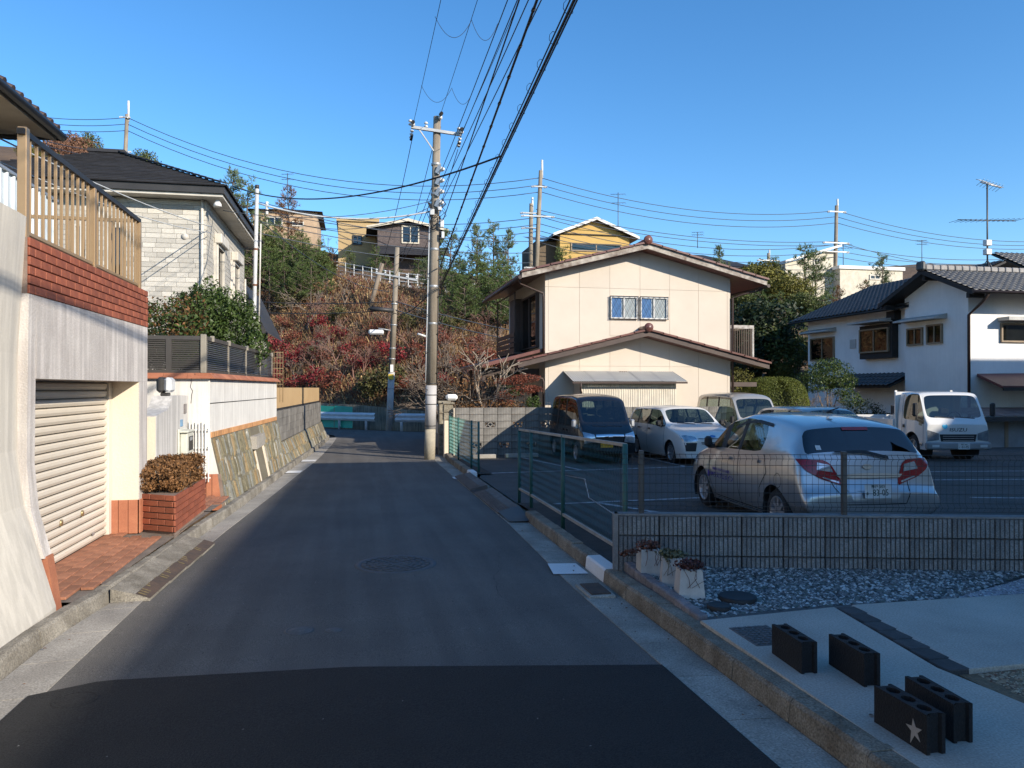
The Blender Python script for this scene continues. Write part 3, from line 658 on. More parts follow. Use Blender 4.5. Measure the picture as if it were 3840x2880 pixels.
for (x, z0, z1) in ((-2.42, 1.42, 1.79), (-3.3, 1.5, 1.79), (-3.2, .8, 1.2)):
    p = [Vector((x + RND.uniform(-.03, .03), 12.197, lerp(z0, z1, i / 6))) for i in range(7)]; cr.tube(p, .004, 4)
cr.build('crack', M_dark, ww)
def capstone(a, bb, parent, sgn):
    a = Vector(a); bb = Vector(bb); d = (bb - a).normalized(); o = Vector((d.y, -d.x, 0))
    P = [(-.02, 1.79), (.075, 1.79), (.075, 1.805), (.0, 1.875), (-.2, 1.875), (-.2, 1.79)]
    vs = [a + o * p + Vector((0, 0, q)) for p, q in P] + [bb + o * p + Vector((0, 0, q)) for p, q in P]; n = len(P)
    MB().add(vs, [(i, (i + 1) % n, (i + 1) % n + n, i + n)[::1] for i in range(n)] + [list(range(n))[::-1], [i + n for i in range(n)]]).build('cap_tile', M_terra, parent)
for i in range(17):
    y = 12.15 + i * .392; capstone((wx(y), y, 0), (wx(y + .388), y + .388, 0), ww, 1)
for i in range(9):
    x = -2.13 - i * .34; capstone((x - .336, 12.2, 0), (x - (.0 if i else .0), 12.2, 0), ww, 1)
for i in range(53):                                    # upright header tiles over the stone
    y = 12.24 + i * .121
    MB().cbox((wx(y) - .02, y, .9), (wx(y) + .022, y + .112, .985), .004).build('header_tile', M_ochre, ww)
M_st = [mat('split_stone_' + k, c, .9, c2, 9, bump=.9, bs=35, rnd=.25, fine=.2, fs=40) for k, c, c2 in
        (('olive', (.21, .185, .12), (.12, .11, .07)), ('ochre', (.3, .225, .12), (.2, .14, .07)), ('grey', (.25, .25, .22), (.15, .15, .13)), ('pale', (.4, .38, .32), (.26, .24, .19)))]
def batter(parent, y0, y1, zt, foot, rows, skip, limit, seed):
    rnd = random.Random(seed); bk = MB(); n = 10
    F = lambda y, t: Vector((wx(y) + foot * (1 - t) + .005, y, lerp(gz(y) + .02, zt(y), t)))
    for i in range(n):
        a, c = lerp(y0, y1, i / n), lerp(y0, y1, (i + 1) / n)
        bk.quad(F(a, 0), F(c, 0), F(c, 1), F(a, 1))
    bk.add([F(y0, 0), F(y0, 1), F(y0, 1) + Vector((-.3, 0, 0)), F(y0, 0) + Vector((-.5, 0, 0))], [(0, 1, 2, 3)])
    bk.build('batter_core', mat('batter_mortar', (.17, .15, .105), .95, bump=.8), parent)
    k = 0
    for r in range(rows):
        y = y0 + rnd.uniform(0, .05)
        while y < y1 - .05:
            w_ = rnd.uniform(.05, .115); t0 = max(0, (r + rnd.uniform(-.18, .1)) / rows); t1 = min(1, (r + 1 + rnd.uniform(-.18, .1)) / rows - .02)
            a, c = y, min(y + w_ - .012, y1); y += w_
            if any(s0 < (a + c) / 2 < s1 for s0, s1 in skip): continue
            sk = rnd.uniform(-.06, .03); d = rnd.uniform(.006, .026); N = Vector((1, 0, foot / .9)).normalized()
            q = [F(a, t0), F(c, t0 + rnd.uniform(0, .06)), F(min(c + sk + .02, y1), t1), F(max(a + sk, y0), t1 - rnd.uniform(0, .06))]
            ce = (q[0] + q[1] + q[2] + q[3]) / 4
            o = [p + (ce - p) * .12 + N * (d + rnd.uniform(-.008, .008)) for p in q]
            if k < limit:
                MB().add(q + o, [(4, 5, 6, 7), (0, 1, 5, 4), (1, 2, 6, 5), (2, 3, 7, 6), (3, 0, 4, 7)]).build('stone', rnd.choices(M_st, (5, 3, 3, .8))[0], parent); k += 1
batter(ww, 12.28, 18.7, lambda y: .9, .23, 3, ((15.25, 16.25),), 300, 3)
# niche with a lintel in the stone foot
nb = MB(); nx0 = lambda y, z: wx(y) + .23 * (1 - (z + .2) / 1.1)
for y in (15.2, 16.15): nb.add([(wx(y) - .2, y, -.25), (wx(y) + .27, y, -.25), (wx(y) + .09, y, .62), (wx(y) - .2, y, .62), (wx(y) - .2, y + .15, -.25), (wx(y) + .27, y + .15, -.25), (wx(y) + .09, y + .15, .62), (wx(y) - .2, y + .15, .62)], [(0, 1, 2, 3), (5, 4, 7, 6), (1, 5, 6, 2), (2, 6, 7, 3)])
nb.add([(wx(15.7) - .12, 15.3, -.25), (wx(15.7) - .12, 16.2, -.25), (wx(15.7) - .12, 16.2, .6), (wx(15.7) - .12, 15.3, .6)], [(0, 1, 2, 3)])
nb.build('niche', M_cream, ww)
MB().box((wx(15.7) - .2, 15.1, .5), (wx(15.7) + .15, 16.4, .74)).build('niche_lintel', M_conc, ww)
MB().add([(wx(12.2) + .235, 12.18, -.18), (wx(12.2) + .16, 12.18, .36), (-2.6, 12.18, .36), (-2.6, 12.18, -.18)], [(0, 1, 2, 3)]).build('foot_backing', M_mortar, ww)
for i in range(3):
    x = -2.21 + i * .083
    MB().add([(x - .076, 12.165, -.18), (x + (.07 if i == 2 else 0) + .0, 12.165, -.18), (x + (.0), 12.165, .36), (x - .076, 12.165, .36), (x - .076, 12.2, .36), (x, 12.2, .36)], [(0, 1, 2, 3), (3, 2, 5, 4)]).build('foot_tile', M_terra, ww)
for i in range(4): MB().box((-2.74 + i * .11, 12.165, -.18), (-2.636 + i * .11, 12.19, .36)).build('foot_tile', M_terra, ww)
# louvred fence on the wall
M_louv = mat('grey_brown_louvre', (.1, .092, .085), .45, (.085, .08, .075), 3, metal=.35, fine=.02)
M_louvp = mat('beige_fence_post', (.4, .36, .29), .5, metal=.3, fine=.02)
fe = T('louvred_fence', 'dark grey louvred aluminium fence on the terracotta cap of the white wall', 'fence', (-2.3, 16, 1.875))
segs = [((-4.9, 12.3), (-2.78, 12.3)), ((-2.74, 12.3), (-2.3, 12.3))] + [((wx(y) - .1, y), (wx(y + 1.53) - .1, y + 1.53)) for y in (12.36, 13.93, 15.5, 17.07)]
for (ax, ay), (bx, by) in segs:
    d = Vector((bx - ax, by - ay, 0)).normalized(); o = Vector((d.y, -d.x, 0))
    for i in range(14):
        z = 1.935 + i * .032; a = Vector((ax, ay, z)); c = Vector((bx, by, z))
        MB().add([a + o * .018, c + o * .018, c - o * .004 + Vector((0, 0, .027)), a - o * .004 + Vector((0, 0, .027)), a - o * .012, c - o * .012, ],
                 [(0, 1, 2, 3), (4, 5, 1, 0), (3, 2, 5, 4)]).build('louvre', M_louv, fe)
    for z, hh in ((1.9, .05), (2.405, .06)): MB().beam((ax, ay, z), (bx, by, z), .045, hh).build('rail', M_louv, fe)
    for p in ((ax, ay), (bx, by)):
        MB().box((p[0] - .02, p[1] - .02, 1.875), (p[0] + .02, p[1] + .02, 2.43)).build('post', M_louvp if ay > 12.31 else M_louv, fe)
MB().cbox((-2.31, 12.26, 1.875), (-2.23, 12.34, 2.46), .006).build('corner_post', M_louvp, fe)
for (x, y) in ((-3.1, 12.28), (wx(12.7) - .08, 12.7), (wx(13.9) - .08, 13.9), (wx(15.5) - .08, 15.5), (wx(17) - .08, 17), (wx(18.5) - .08, 18.5)): MB().cbox((x - .03, y - .03, 2.37), (x + .03, y + .03, 2.46), .004).build('bracket', M_louvp, fe)
# trellis frame behind the end of the wall
tr = MB()
for i in range(7): tr.tube([(-2.2 + i * .07, 19.6, 1.3), (-2.2 + i * .07, 19.6, 2.55)], .006, 4)
for i in range(10): tr.tube([(-2.2, 19.6, 1.35 + i * .13), (-1.78, 19.6, 1.35 + i * .13)], .006, 4)
tr.build('wire_lattice', mat('faded_bronze_wire', (.35, .25, .13), .6), None, 'small rusty wire lattice standing past the end of the white wall', 'trellis', loc=(-2, 20.5, 1.3))
# --- gate wall with lamp, mailbox, plates
M_gate = mat('grey_white_gate_render', (.62, .6, .57), .92, (.52, .5, .47), 2, bump=.5, bs=50, fine=.06, streak=.25)  # greyish tone includes the grazing light on the street side
gw = T('gate_wall', 'pale rendered gate wall with sweeping shoulder beside the garage', 'gate wall', (-2.55, 11.2, 0))
pf = [(10.3, -.1), (10.3, 1.3)] + [(10.3 + .55 * t, 1.3 + .06 * t) for t in (.5, 1)] + [(10.85 + .32 * t, 1.36 + .18 * t ** 1.6) for t in (.25, .5, .75, 1)] + [(12.14, 1.54), (12.14, -.1)]
MB().prism(pf, -2.72, -2.46, 'yz').build('body', M_gate, gw)
MB().box((-2.715, 10.294, -.1), (-2.465, 10.299, 1.29)).build('end_face', M_cream, gw)  # cream overlay: the direct sun on this end is put into the colour
gl = T('gate_lamp', 'rounded grey and white lamp on top of the gate wall', 'lamp', (-2.59, 11.35, 1.54))
MB().cbox((-2.64, 11.27, 1.54), (-2.54, 11.43, 1.585), .01).build('foot', M_charc, gl)
MB().cbox((-2.68, 11.2, 1.585), (-2.585, 11.5, 1.8), .035).build('housing', M_charc, gl)
MB().cbox((-2.585, 11.21, 1.59), (-2.49, 11.5, 1.795), .035).build('diffuser', mat('opal_plastic', (.68, .7, .72), .3, fine=.0), gl)
MB().cbox((-2.46, 11.86, 1.28), (-2.445, 12.0, 1.42), .004).build('name_plate', mat('granite_plate', (.2, .18, .17), .4, (.12, .1, .1), 60), None, 'small dark stone name plate near the top of the gate wall', 'name plate', loc=(-2.45, 11.9, 1.35))
MB().cbox((-2.46, 11.64, 1.1), (-2.45, 11.78, 1.2), .003).build('house_plate', mat('blue_plate', (.16, .32, .5), .5), None, 'small blue address plate above the letterbox', 'address plate', loc=(-2.45, 11.7, 1.15))
mb_ = T('letterbox', 'cream metal letterbox with a meter window on the gate wall', 'letterbox', (-2.45, 11.75, .85))
MB().cbox((-2.46, 11.45, .68), (-2.435, 11.98, 1.07), .01).build('frame', mat('cream_metal', (.6, .6, .52), .5), mb_)
MB().cbox((-2.435, 11.52, .72), (-2.34, 11.94, 1.02), .012).build('box', MATS['cream_metal'], mb_)
MB().cbox((-2.44, 11.48, 1.02), (-2.32, 11.97, 1.05), .006).build('lid', MATS['cream_metal'], mb_)
MB().box((-2.339, 11.62, .76), (-2.333, 11.88, .96)).build('window', M_room, mb_)
MB().box((-2.333, 11.66, .9), (-2.325, 11.8, .95)).build('dial', M_metal, mb_)
gg = T('folding_gate', 'white folding iron gate stowed against the white wall', 'gate', (-2.33, 12.1, .3))
for i in range(7):
    x = -2.44 + i * .045; MB().cbox((x, 12.1, .25), (x + .014, 12.13, 1.16 + .02 * (i % 2)), .003).build('bar', M_white, gg)
for z in (.3, .75, 1.02): MB().box((-2.45, 12.131, z), (-2.14, 12.145, z + .02)).build('rail', M_white, gg)
for i in range(2): MB().tube([(-2.62, 10.29, .55 + i * .5), (-2.62, 10.2, .55 + i * .5)], .03, 8).build('hinge_pin', M_conc, gw)
# --- tile paving in front of the garage and gate
tp = T('tile_paving', None, None, (-2.4, 8, .07), kind='structure')
M_tile = mat('paving_tile', (.34, .15, .085), .75, (.25, .105, .06), 6, bump=.2, rnd=.2, fine=.12, streak=0)
pvb = MB()
for a_, b_ in zip((6.36, 6.9, 9.3, 10.7), (6.9, 9.3, 10.7, 12.1)): pvb.add([(-2.68, a_, .052), (kL(a_) - .09, a_, .03), (kL(b_) - .09, b_, .02), (-2.68, b_, .052)], [(0, 1, 2, 3)])
pvb.build('paving_bed', mat('tile_mortar', (.2, .165, .135), .95, (.12, .1, .085), 6, bump=.5, fine=.3), tp)
tm = MB().cbox((-.047, -.096, -.01), (.047, .096, .012), .003).mesh('paving_tile', M_tile)
for i in range(8):
    for j in range(28):
        y = 6.52 + j * .2 + (.1 if i % 2 else 0); x = -2.615 + i * .099
        if x + .05 > kL(y) - .1 or (8.9 < y < 10.75 and x > -2.46): continue
        if y < 12.1 and not (x < -2.36 and 9.05 < y < 9.5): wlink('tile', tm, tp, (x, y, .056 - max(0, x + 2.4) * .06))
# --- brick planter and its hedge
pl = T('brick_planter', 'red brick planter box beside the garage', 'planter', (-2.2, 10, .06))
px0, px1, py0, py1 = -2.42, -1.955, 9.0, 10.7
skew = lambda x: -.3 * (x - px0) / (px1 - px0) + .3
MB().add([(px0 + .01, py0 + .31, 0), (px1 - .01, py0 + .02, 0), (px1 - .01, py1, 0), (px0 + .01, py1, 0), (px0 + .01, py0 + .31, .46), (px1 - .01, py0 + .02, .46), (px1 - .01, py1, .46), (px0 + .01, py1, .46)],
         [(0, 1, 5, 4), (1, 2, 6, 5), (2, 3, 7, 6), (3, 0, 4, 7), (4, 5, 6, 7)]).build('mortar_core', M_mortar, pl)
MB().box((px0 + .06, py0 + .36, .46), (px1 - .06, py1 - .05, .468)).build('soil', M_soil, pl)
pb = MB().cbox((-.1, -.012, -.029), (.1, .012, .029), .004).mesh('brick', M_brick)
A = Vector((px0, py0 + .3, 0)); B_ = Vector((px1, py0, 0)); C = Vector((px1, py1, 0))
for a, c in ((A, B_), (B_, C)):
    L = (c - a).length; d = (c - a).normalized(); an_ = math.atan2(d.y, d.x)
    for r in range(6):
        p = 0 if r % 2 else -.1
        while p < L - .01:
            q0, q1 = max(0, p), min(L, p + .205); p += .212
            if q1 - q0 < .02: continue
            m_ = a + d * ((q0 + q1) / 2); o = wlink('brick', pb, pl, (m_.x, m_.y, .096 + r * .0685), (0, 0, an_)); o.scale = ((q1 - q0) / .2, 1, 1)
hb = T('brown_hedge', 'clipped brown winter hedge growing in the brick planter', 'hedge', (-2.2, 10, .46))
bl = [((-2.2 + .03 * (i % 2), 9.32 + .19 * i + (.1 if i == 0 else 0), .6 + .03 * (i % 3)), (.29, .22, .2)) for i in range(8)]
link('foliage', box_hedge('hedge_leaves', (.265, .82, .175), 21000, .03, M_hedgeB, 5, .5, .3), hb, (.0, .0, .165))
tw = MB()
for i in range(60):
    x, y = RND.uniform(-2.36, -2.0), RND.uniform(9.35, 10.6); tw.tube([(x, y, .46), (x + RND.uniform(-.1, .1), y + RND.uniform(-.1, .1), RND.uniform(.65, .8))], .004, 3, cap=False)
tw.build('twigs', M_bark, hb, kind='stuff')
# --- kerb ramp in the left gutter
rp_ = T('kerb_ramp', 'worn concrete kerb ramp with yellow flecks in front of the garage', 'kerb ramp', (-1.95, 8, 0))
M_yel = mat('worn_yellow_paint', (.26, .2, .075), .9, (.1, .075, .05), 30, fine=.2); M_rust = mat('rust_brown_plate', (.1, .065, .045), .85, (.05, .04, .035), 8, bump=.4)
for i in range(4):
    y0 = 6.75 + i * .6; y1 = y0 + .592; zz = gz(y0); dx = kL(y1 + .3) - kL(y0 + .3)
    q = [(kL(y0 + .3) - .01, .11), (kL(y0 + .3) + .18, .06), (kL(y0 + .3) + .29, .02), (kL(y0 + .3) + .29, .0), (kL(y0 + .3) - .01, .0)]
    MB().add([(x, y0, zz + z) for x, z in q] + [(x + dx, y1, zz + z) for x, z in q], [(0, 5, 6, 1)[::-1], (1, 6, 7, 2)[::-1], (2, 7, 8, 3)[::-1], (0, 1, 2, 3, 4), (9, 8, 7, 6, 5)]).build('ramp_plate', M_kerb, rp_)
    MB().add([(q[1][0] - .002, y0, zz + .0625), (q[2][0] + .002, y0, zz + .0235), (q[2][0] + .002 + dx, y1, zz + .0235), (q[1][0] - .002 + dx, y1, zz + .0625)], [(0, 1, 2, 3)]).build('edge_plate', M_rust, rp_)
    for j in range(9):
        y = y0 + .03 + j * .062
        if (i * 9 + j) % 4 == 3 or i == 3 and j > 2: continue
        MB().add([(q[1][0] + .01, y, zz + .0635), (q[1][0] + .075, y, zz + .0385), (q[1][0] + .075, y + .025, zz + .0385), (q[1][0] + .01, y + .025, zz + .0635)], [(0, 1, 2, 3)]).build('yellow_stripe', M_yel, rp_)
# --- next plot: block wall, brown fence, stone batter
bw = T('block_wall', 'low concrete block wall on a slanting stone foot along the far left kerb', 'wall', (-1.9, 25, 0))
n = 10; z0_, z1_ = .35, 1.05
M_blk = mat('old_concrete_block', (.27, .255, .23), .95, (.15, .14, .125), 2.5, bump=.6, bs=50, fine=.15, rnd=.15, streak=.3)
for r in range(4):
    y = 18.7 + (.2 if r % 2 else 0)
    while y < 30.8:
        y1 = min(y + .392, 30.9); MB().add([(wx(y, -.02), y, .34 + r * .19), (wx(y1, -.02), y1, .34 + r * .19), (wx(y1, -.02), y1, .525 + r * .19), (wx(y, -.02), y, .525 + r * .19)] + [(wx(y, -.2), y, .34 + r * .19), (wx(y1, -.2), y1, .34 + r * .19), (wx(y1, -.2), y1, .525 + r * .19), (wx(y, -.2), y, .525 + r * .19)],
            [(0, 1, 2, 3), (3, 2, 6, 7), (4, 0, 3, 7), (1, 5, 6, 2), (5, 4, 7, 6)]).build('block', M_blk, bw); y += .4
batter(bw, 18.72, 31, lambda y: .34, .24, 2, (), 280, 9)
bf = T('brown_fence', 'light brown ribbed fence on the low block wall', 'fence', (-1.95, 25, 1.1))
M_bfen = mat('tan_ribbed_metal', (.34, .235, .12), .6, (.3, .2, .1), 1, fine=.03)
cm = MB(); n = 56
for i in range(n):
    y0 = 18.8 + i * 12 / n; q = 12 / n
    for (a, xa), (b2, xb) in zip(((0, 0), (.5, 0), (.6, .03), (.9, .03)), ((.5, 0), (.6, .03), (.9, .03), (1, 0))):
        ya, y2 = y0 + a * q, y0 + b2 * q; cm.quad((wx(ya, -.1 + xa), ya, 1.16), (wx(y2, -.1 + xb), y2, 1.16), (wx(y2, -.1 + xb), y2, 1.66), (wx(ya, -.1 + xa), ya, 1.66))
cm.build('ribbed_panel', M_bfen, bf)
for y in (18.8, 21.8, 24.8, 27.8, 30.8): MB().box((wx(y) - .16, y - .03, 1.09), (wx(y) - .11, y + .03, 1.68)).build('post', M_charc, bf)
MB().beam((wx(18.8) - .1, 18.8, 1.14), (wx(30.8) - .1, 30.8, 1.14), .05, .04).build('rail', M_charc, bf)
MB().box((-8, 20.4, 0), (-2.2, 31, .95)).build('garden_terrace', M_soil, kind='structure')
# --- shrubs behind the fence
def shrub(name, label, cat, c, blobs, n, size, m_, seed, stems=5, **k):
    r = T(name, label, cat, c, group=k.pop('group', None)); C = Vector(c)
    link('foliage', leaf_mesh(name + '_leaves', [(tuple(Vector(p) - C), rr) for p, rr in blobs], n, size, m_, seed, **k), r)
    if stems:
        sm = MB(); rnd = random.Random(seed)
        for i in range(stems):
            p, rr = rnd.choice(blobs); sm.tube([C + Vector((rnd.uniform(-.08, .08), rnd.uniform(-.08, .08), 0)), C.lerp(Vector(p), .5) + Vector((rnd.uniform(-.1, .1), 0, 0)), Vector(p)], [.03, .02, .008], 5, cap=False)
        sm.build('stems', M_bark, r)
    return r
shrub('evergreen_bush', 'large rounded evergreen bush behind the louvred fence', 'bush', (-2.75, 16.6, 1.72), [((-2.8, 16.6, 2.75), (.85, .85, 1.05)), ((-2.95, 16.3, 3.2), (.58, .55, .58)), ((-2.45, 17, 2.6), (.6, .65, .85)), ((-3.15, 16.5, 2.6), (.65, .6, .75))], 14500, .085, M_leafG, 11, aspect=.42)
shrub('camellia_bush', 'bronze and green bush with scattered pale blooms beside the evergreen bush', 'bush', (-3.35, 15, 1.72), [((-3.4, 15, 2.75), (.65, .6, .55)), ((-3.05, 15.2, 2.9), (.4, .4, .45)), ((-3.9, 15.2, 2.8), (.5, .5, .5))], 1500, .075, M_leafO, 12, aspect=.5)
link('foliage', leaf_mesh('camellia_green', [((-.05, 0, 1.0), (.66, .6, .55)), ((.3, .2, 1.15), (.42, .4, .45)), ((-.55, .2, 1.05), (.5, .5, .5))], 3000, .07, M_leafG, 15), bpy.data.objects['camellia_bush'])
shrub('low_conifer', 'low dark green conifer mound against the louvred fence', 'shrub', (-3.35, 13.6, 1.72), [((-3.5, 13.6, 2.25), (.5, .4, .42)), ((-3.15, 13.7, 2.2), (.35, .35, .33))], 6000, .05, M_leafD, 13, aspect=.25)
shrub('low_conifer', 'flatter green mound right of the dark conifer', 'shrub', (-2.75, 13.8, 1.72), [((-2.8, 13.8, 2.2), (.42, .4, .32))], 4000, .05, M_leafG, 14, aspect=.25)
# --- white service pole with meter boxes
sp = T('service_pole', 'slim white service mast with meter boxes at the corner of the stone house', 'mast', (-2.66, 21.3, 1))
MB().tube([(-2.72, 21.3, .9), (-2.6, 21.3, 6.95)], .05, 12).build('mast', mat('white_steel', (.62, .62, .6), .45, fine=.02), sp)
MB().lathe([(0, 0), (.055, 0), (.055, .1), (0, .11)], (-2.6, 21.3, 6.93), 10).build('cap', M_charc, sp)
for z in (5.3, 4.35, 3.2): MB().lathe([(.058, 0), (.058, .05)], (lerp(-2.72, -2.6, (z - .9) / 6), 21.3, z), 12).build('strap', mat('rusty_band', (.2, .09, .05), .8), sp)
MB().cbox((-2.95, 21.12, 2.2), (-2.72, 21.24, 2.8), .02).build('meter_box', M_metal, sp); MB().cbox((-2.62, 21.05, 2.1), (-2.34, 21.25, 2.88), .05).build('cable_box', mat('beige_plastic', (.4, .37, .31), .5), sp)
MB().tube([(-2.55, 21.28, 3), (-2.5, 21.28, 6.0)], .02, 6).build('conduit', M_offw, sp)
for k in range(3): MB().lathe([(0, 0), (.05, .02), (.02, .05), (.05, .08), (0, .1)], (-2.35 - .0 * k, 21.3, 6.25 + k * .13), 8).build('insulator', M_white, sp)
# ================================================================ CREAM HOUSE BY THE PARKING LOT
M_creamw = mat('cream_wall_panel', (.62, .545, .455), .9, (.57, .5, .415), .8, bump=.15, bs=60, fine=.03, rnd=.03)
M_rtile = mat('red_brown_glazed_tile', (.16, .062, .048), .35, (.11, .045, .036), 4, rnd=.15, spec=.6)
M_barge = mat('flaking_barge_board', (.5, .46, .4), .85, (.13, .09, .07), 3.5, fine=.15)
M_bargeD = mat('brown_barge_board', (.085, .058, .048), .6, (.06, .042, .036), 3)
M_brownp = mat('brown_pipe', (.06, .038, .03), .45, fine=.02)
ch = T('cream_house', 'two storey cream panelled house with low brown gable roofs beside the parking lot', 'house', (9.2, 28, -.3))
X0, X1, YF, YB = 5.97, 12.47, 24.2, 30.2; RX = 9.25
up_z = lambda x: 6.2 - .255 * abs(x - RX)              # underside of the upper roof
lo_z = lambda x: 3.36 - .245 * abs(x - RX)
bk = MB(); bk.prism([(X0, -.4), (X0, up_z(X0)), (RX, up_z(RX)), (X1, up_z(X1)), (X1, -.4)], YF + .012, YB, 'xz'); bk.build('wall', M_creamw, ch)
vx = [X0, 6.08, 7.13, 8.17, 9.22, 10.27, 11.3, 12.35, X1]
gapm = .005
for a, b in zip(vx, vx[1:]):
    pts = [a + gapm, b - gapm]
    def panel(z0, z1f, top_break=None):
        P = [(pts[0], z0), (pts[1], z0), (pts[1], z1f(pts[1]))] + ([(RX, z1f(RX))] if pts[0] < RX < pts[1] and top_break else []) + [(pts[0], z1f(pts[0]))]
        if min(P[-1][1], P[2][1]) - z0 > .02: MB().prism(P, YF, YF + .014, 'xz').build('wall_panel', M_creamw, ch)
    panel(lo_z(a) + .02 if lo_z(a) > lo_z(b) else lo_z(b) + .02, lambda x: 4.93); panel(4.94, lambda x: max(4.945, up_z(x) - .01), True)
    panel(-.3, lambda x: 2.36); panel(2.37, lambda x: max(2.375, lo_z(x) - .01), True)
def gable(parent, zf, xl, xr, y0, y1, th, bm, name, n, drop=.16):
    for s, xe in ((-1, xl), (1, xr)):
        P = [(RX, zf(RX)), (xe, zf(xe)), (xe, zf(xe) + th), (RX, zf(RX) + th)]
        MB().prism(P, y0 + .05, y1, 'xz').build('roof_slope', M_rtile, parent)
        Q = [(RX, zf(RX) - .02), (xe, zf(xe) - .02), (xe, zf(xe) + drop), (RX, zf(RX) + drop)]
        MB().prism(Q, y0, y0 + .045, 'xz').build('barge_board', bm, parent)
        for i in range(n):                            # verge tiles
            a, b = lerp(RX, xe, i / n), lerp(RX, xe, (i + 1.08) / n); l = .025
            MB().obox(((a + b) / 2, y0 + .1, zf((a + b) / 2) + drop + .028), ((b - a) / 2, 0, (zf(b) - zf(a)) / 2 + .006), (0, .17, 0), (0, 0, .03)).build('verge_tile', M_rtile, parent)
    MB().tube([(RX, y0 - .08, zf(RX) + drop + .07), (RX, y1, zf(RX) + drop + .07)], .1, 10).build('ridge_tile', M_rtile, parent)
    MB().lathe([(0, -.03), (.08, -.02), (.1, .0), (.145, .005), (.15, .06), (.1, .07)], (RX, y0 - .1, zf(RX) + drop + .09), 18, axis='y').build('ridge_end', M_rtile, parent)
gable(ch, up_z, 5.08, 13.5, 23.6, 30.8, .12, M_barge, 'upper', 9)
gable(ch, lo_z, 4.95, 13.55, 23.55, 24.18, .12, M_bargeD, 'lower', 9)
# verge tile tops on the rest of the slopes
for s, xe in ((-1, 5.08), (1, 13.5)):
    a, b = Vector((RX, 23.9, up_z(RX) + .13)), Vector((xe, 23.9, up_z(xe) + .13))
    for i in range(21):
        y = 23.95 + i * .33; MB().tube([(RX + s * .1, y, up_z(RX + s * .1) + .13), (xe, y, up_z(xe) + .13)], .05, 6).build('roof_tile_row', M_rtile, ch)
# left ground floor roof and porch in shade
MB().add([(5.97, 24.2, 2.95), (3.9, 24.2, 2.42), (3.9, 31.5, 2.42), (5.97, 31.5, 2.95), (5.97, 24.2, 2.85), (3.9, 24.2, 2.3), (3.9, 31.5, 2.3), (5.97, 31.5, 2.85)], [(3, 2, 1, 0), (4, 5, 6, 7), (0, 1, 5, 4), (1, 2, 6, 5)]).build('porch_roof', M_rtile, ch)
MB().box((3.95, 25.0, 2.05), (5.97, 25.12, 2.3)).build('porch_beam', M_bargeD, ch)
for x, y in ((4.1, 25.06), (4.1, 28), (4.9, 25.06), (4.1, 30.8)): MB().box((x - .05, y - .05, -.4), (x + .05, y + .05, 2.3)).build('porch_post', M_bargeD, ch)
for i in range(9): MB().box((4.2 + i * .09, 25.6, -.3), (4.22 + i * .09, 25.64, 2.0)).build('porch_slat', M_bargeD, ch)
win(ch, 'x', X0, 25.1, 25.9, .3, 1.7, -1, M_bargeD, .05, .05, 1)
# upper shutter box and window on the left side
wf = win(ch, 'x', X0, 25.0, 27.4, 3.0, 4.85, -1, M_bargeD, .06, .12, 1)
MB().box((X0 - .32, 27.5, 2.95), (X0 - .002, 28.4, 4.9)).build('shutter_case', M_bargeD, ch)
for z in (2.9, 3.08, 3.26, 3.44): MB().box((X0 - .62, 26.2, z), (X0 - .58, 29.6, z + .14)).build('balcony_board', M_brownp, ch)
MB().box((X0 - .62, 26.2, 2.84), (X0 - .002, 29.6, 2.9)).build('balcony_floor', M_brownp, ch)
for z in (4.95,): MB().box((X0 - .6, 26.2, 4.96), (X0 - .56, 29.6, 5.0)).build('balcony_rail', M_brownp, ch)
for y in (26.22, 29.56): MB().box((X0 - .6, y - .02, 2.9), (X0 - .56, y + .02, 5.0)).build('balcony_post', M_brownp, ch)
# gutters and pipes
MB().tube([(5.02, 23.6, 5.13), (5.02, 30.8, 5.13)], .06, 8).build('gutter', M_brownp, ch); MB().tube([(13.56, 23.6, 5.08), (13.56, 30.8, 5.08)], .06, 8).build('gutter', M_brownp, ch)
MB().tube([(5.05, 23.9, 5.1), (5.1, 24.0, 4.98), (5.88, 24.1, 4.7), (5.9, 24.13, 4.6), (5.9, 24.13, 2.75)], .035, 8).build('downpipe', M_brownp, ch)
MB().tube([(5.0, 23.8, 2.3), (5.1, 24.0, 2.1), (5.86, 24.1, 1.95), (5.9, 24.13, 1.85), (5.9, 24.13, -.3)], .035, 8).build('downpipe', M_brownp, ch)
MB().tube([(13.5, 23.9, 5.0), (12.9, 24.1, 4.85), (12.53, 24.16, 4.72), (12.53, 24.16, -.3)], .04, 8).build('downpipe', M_brownp, ch)
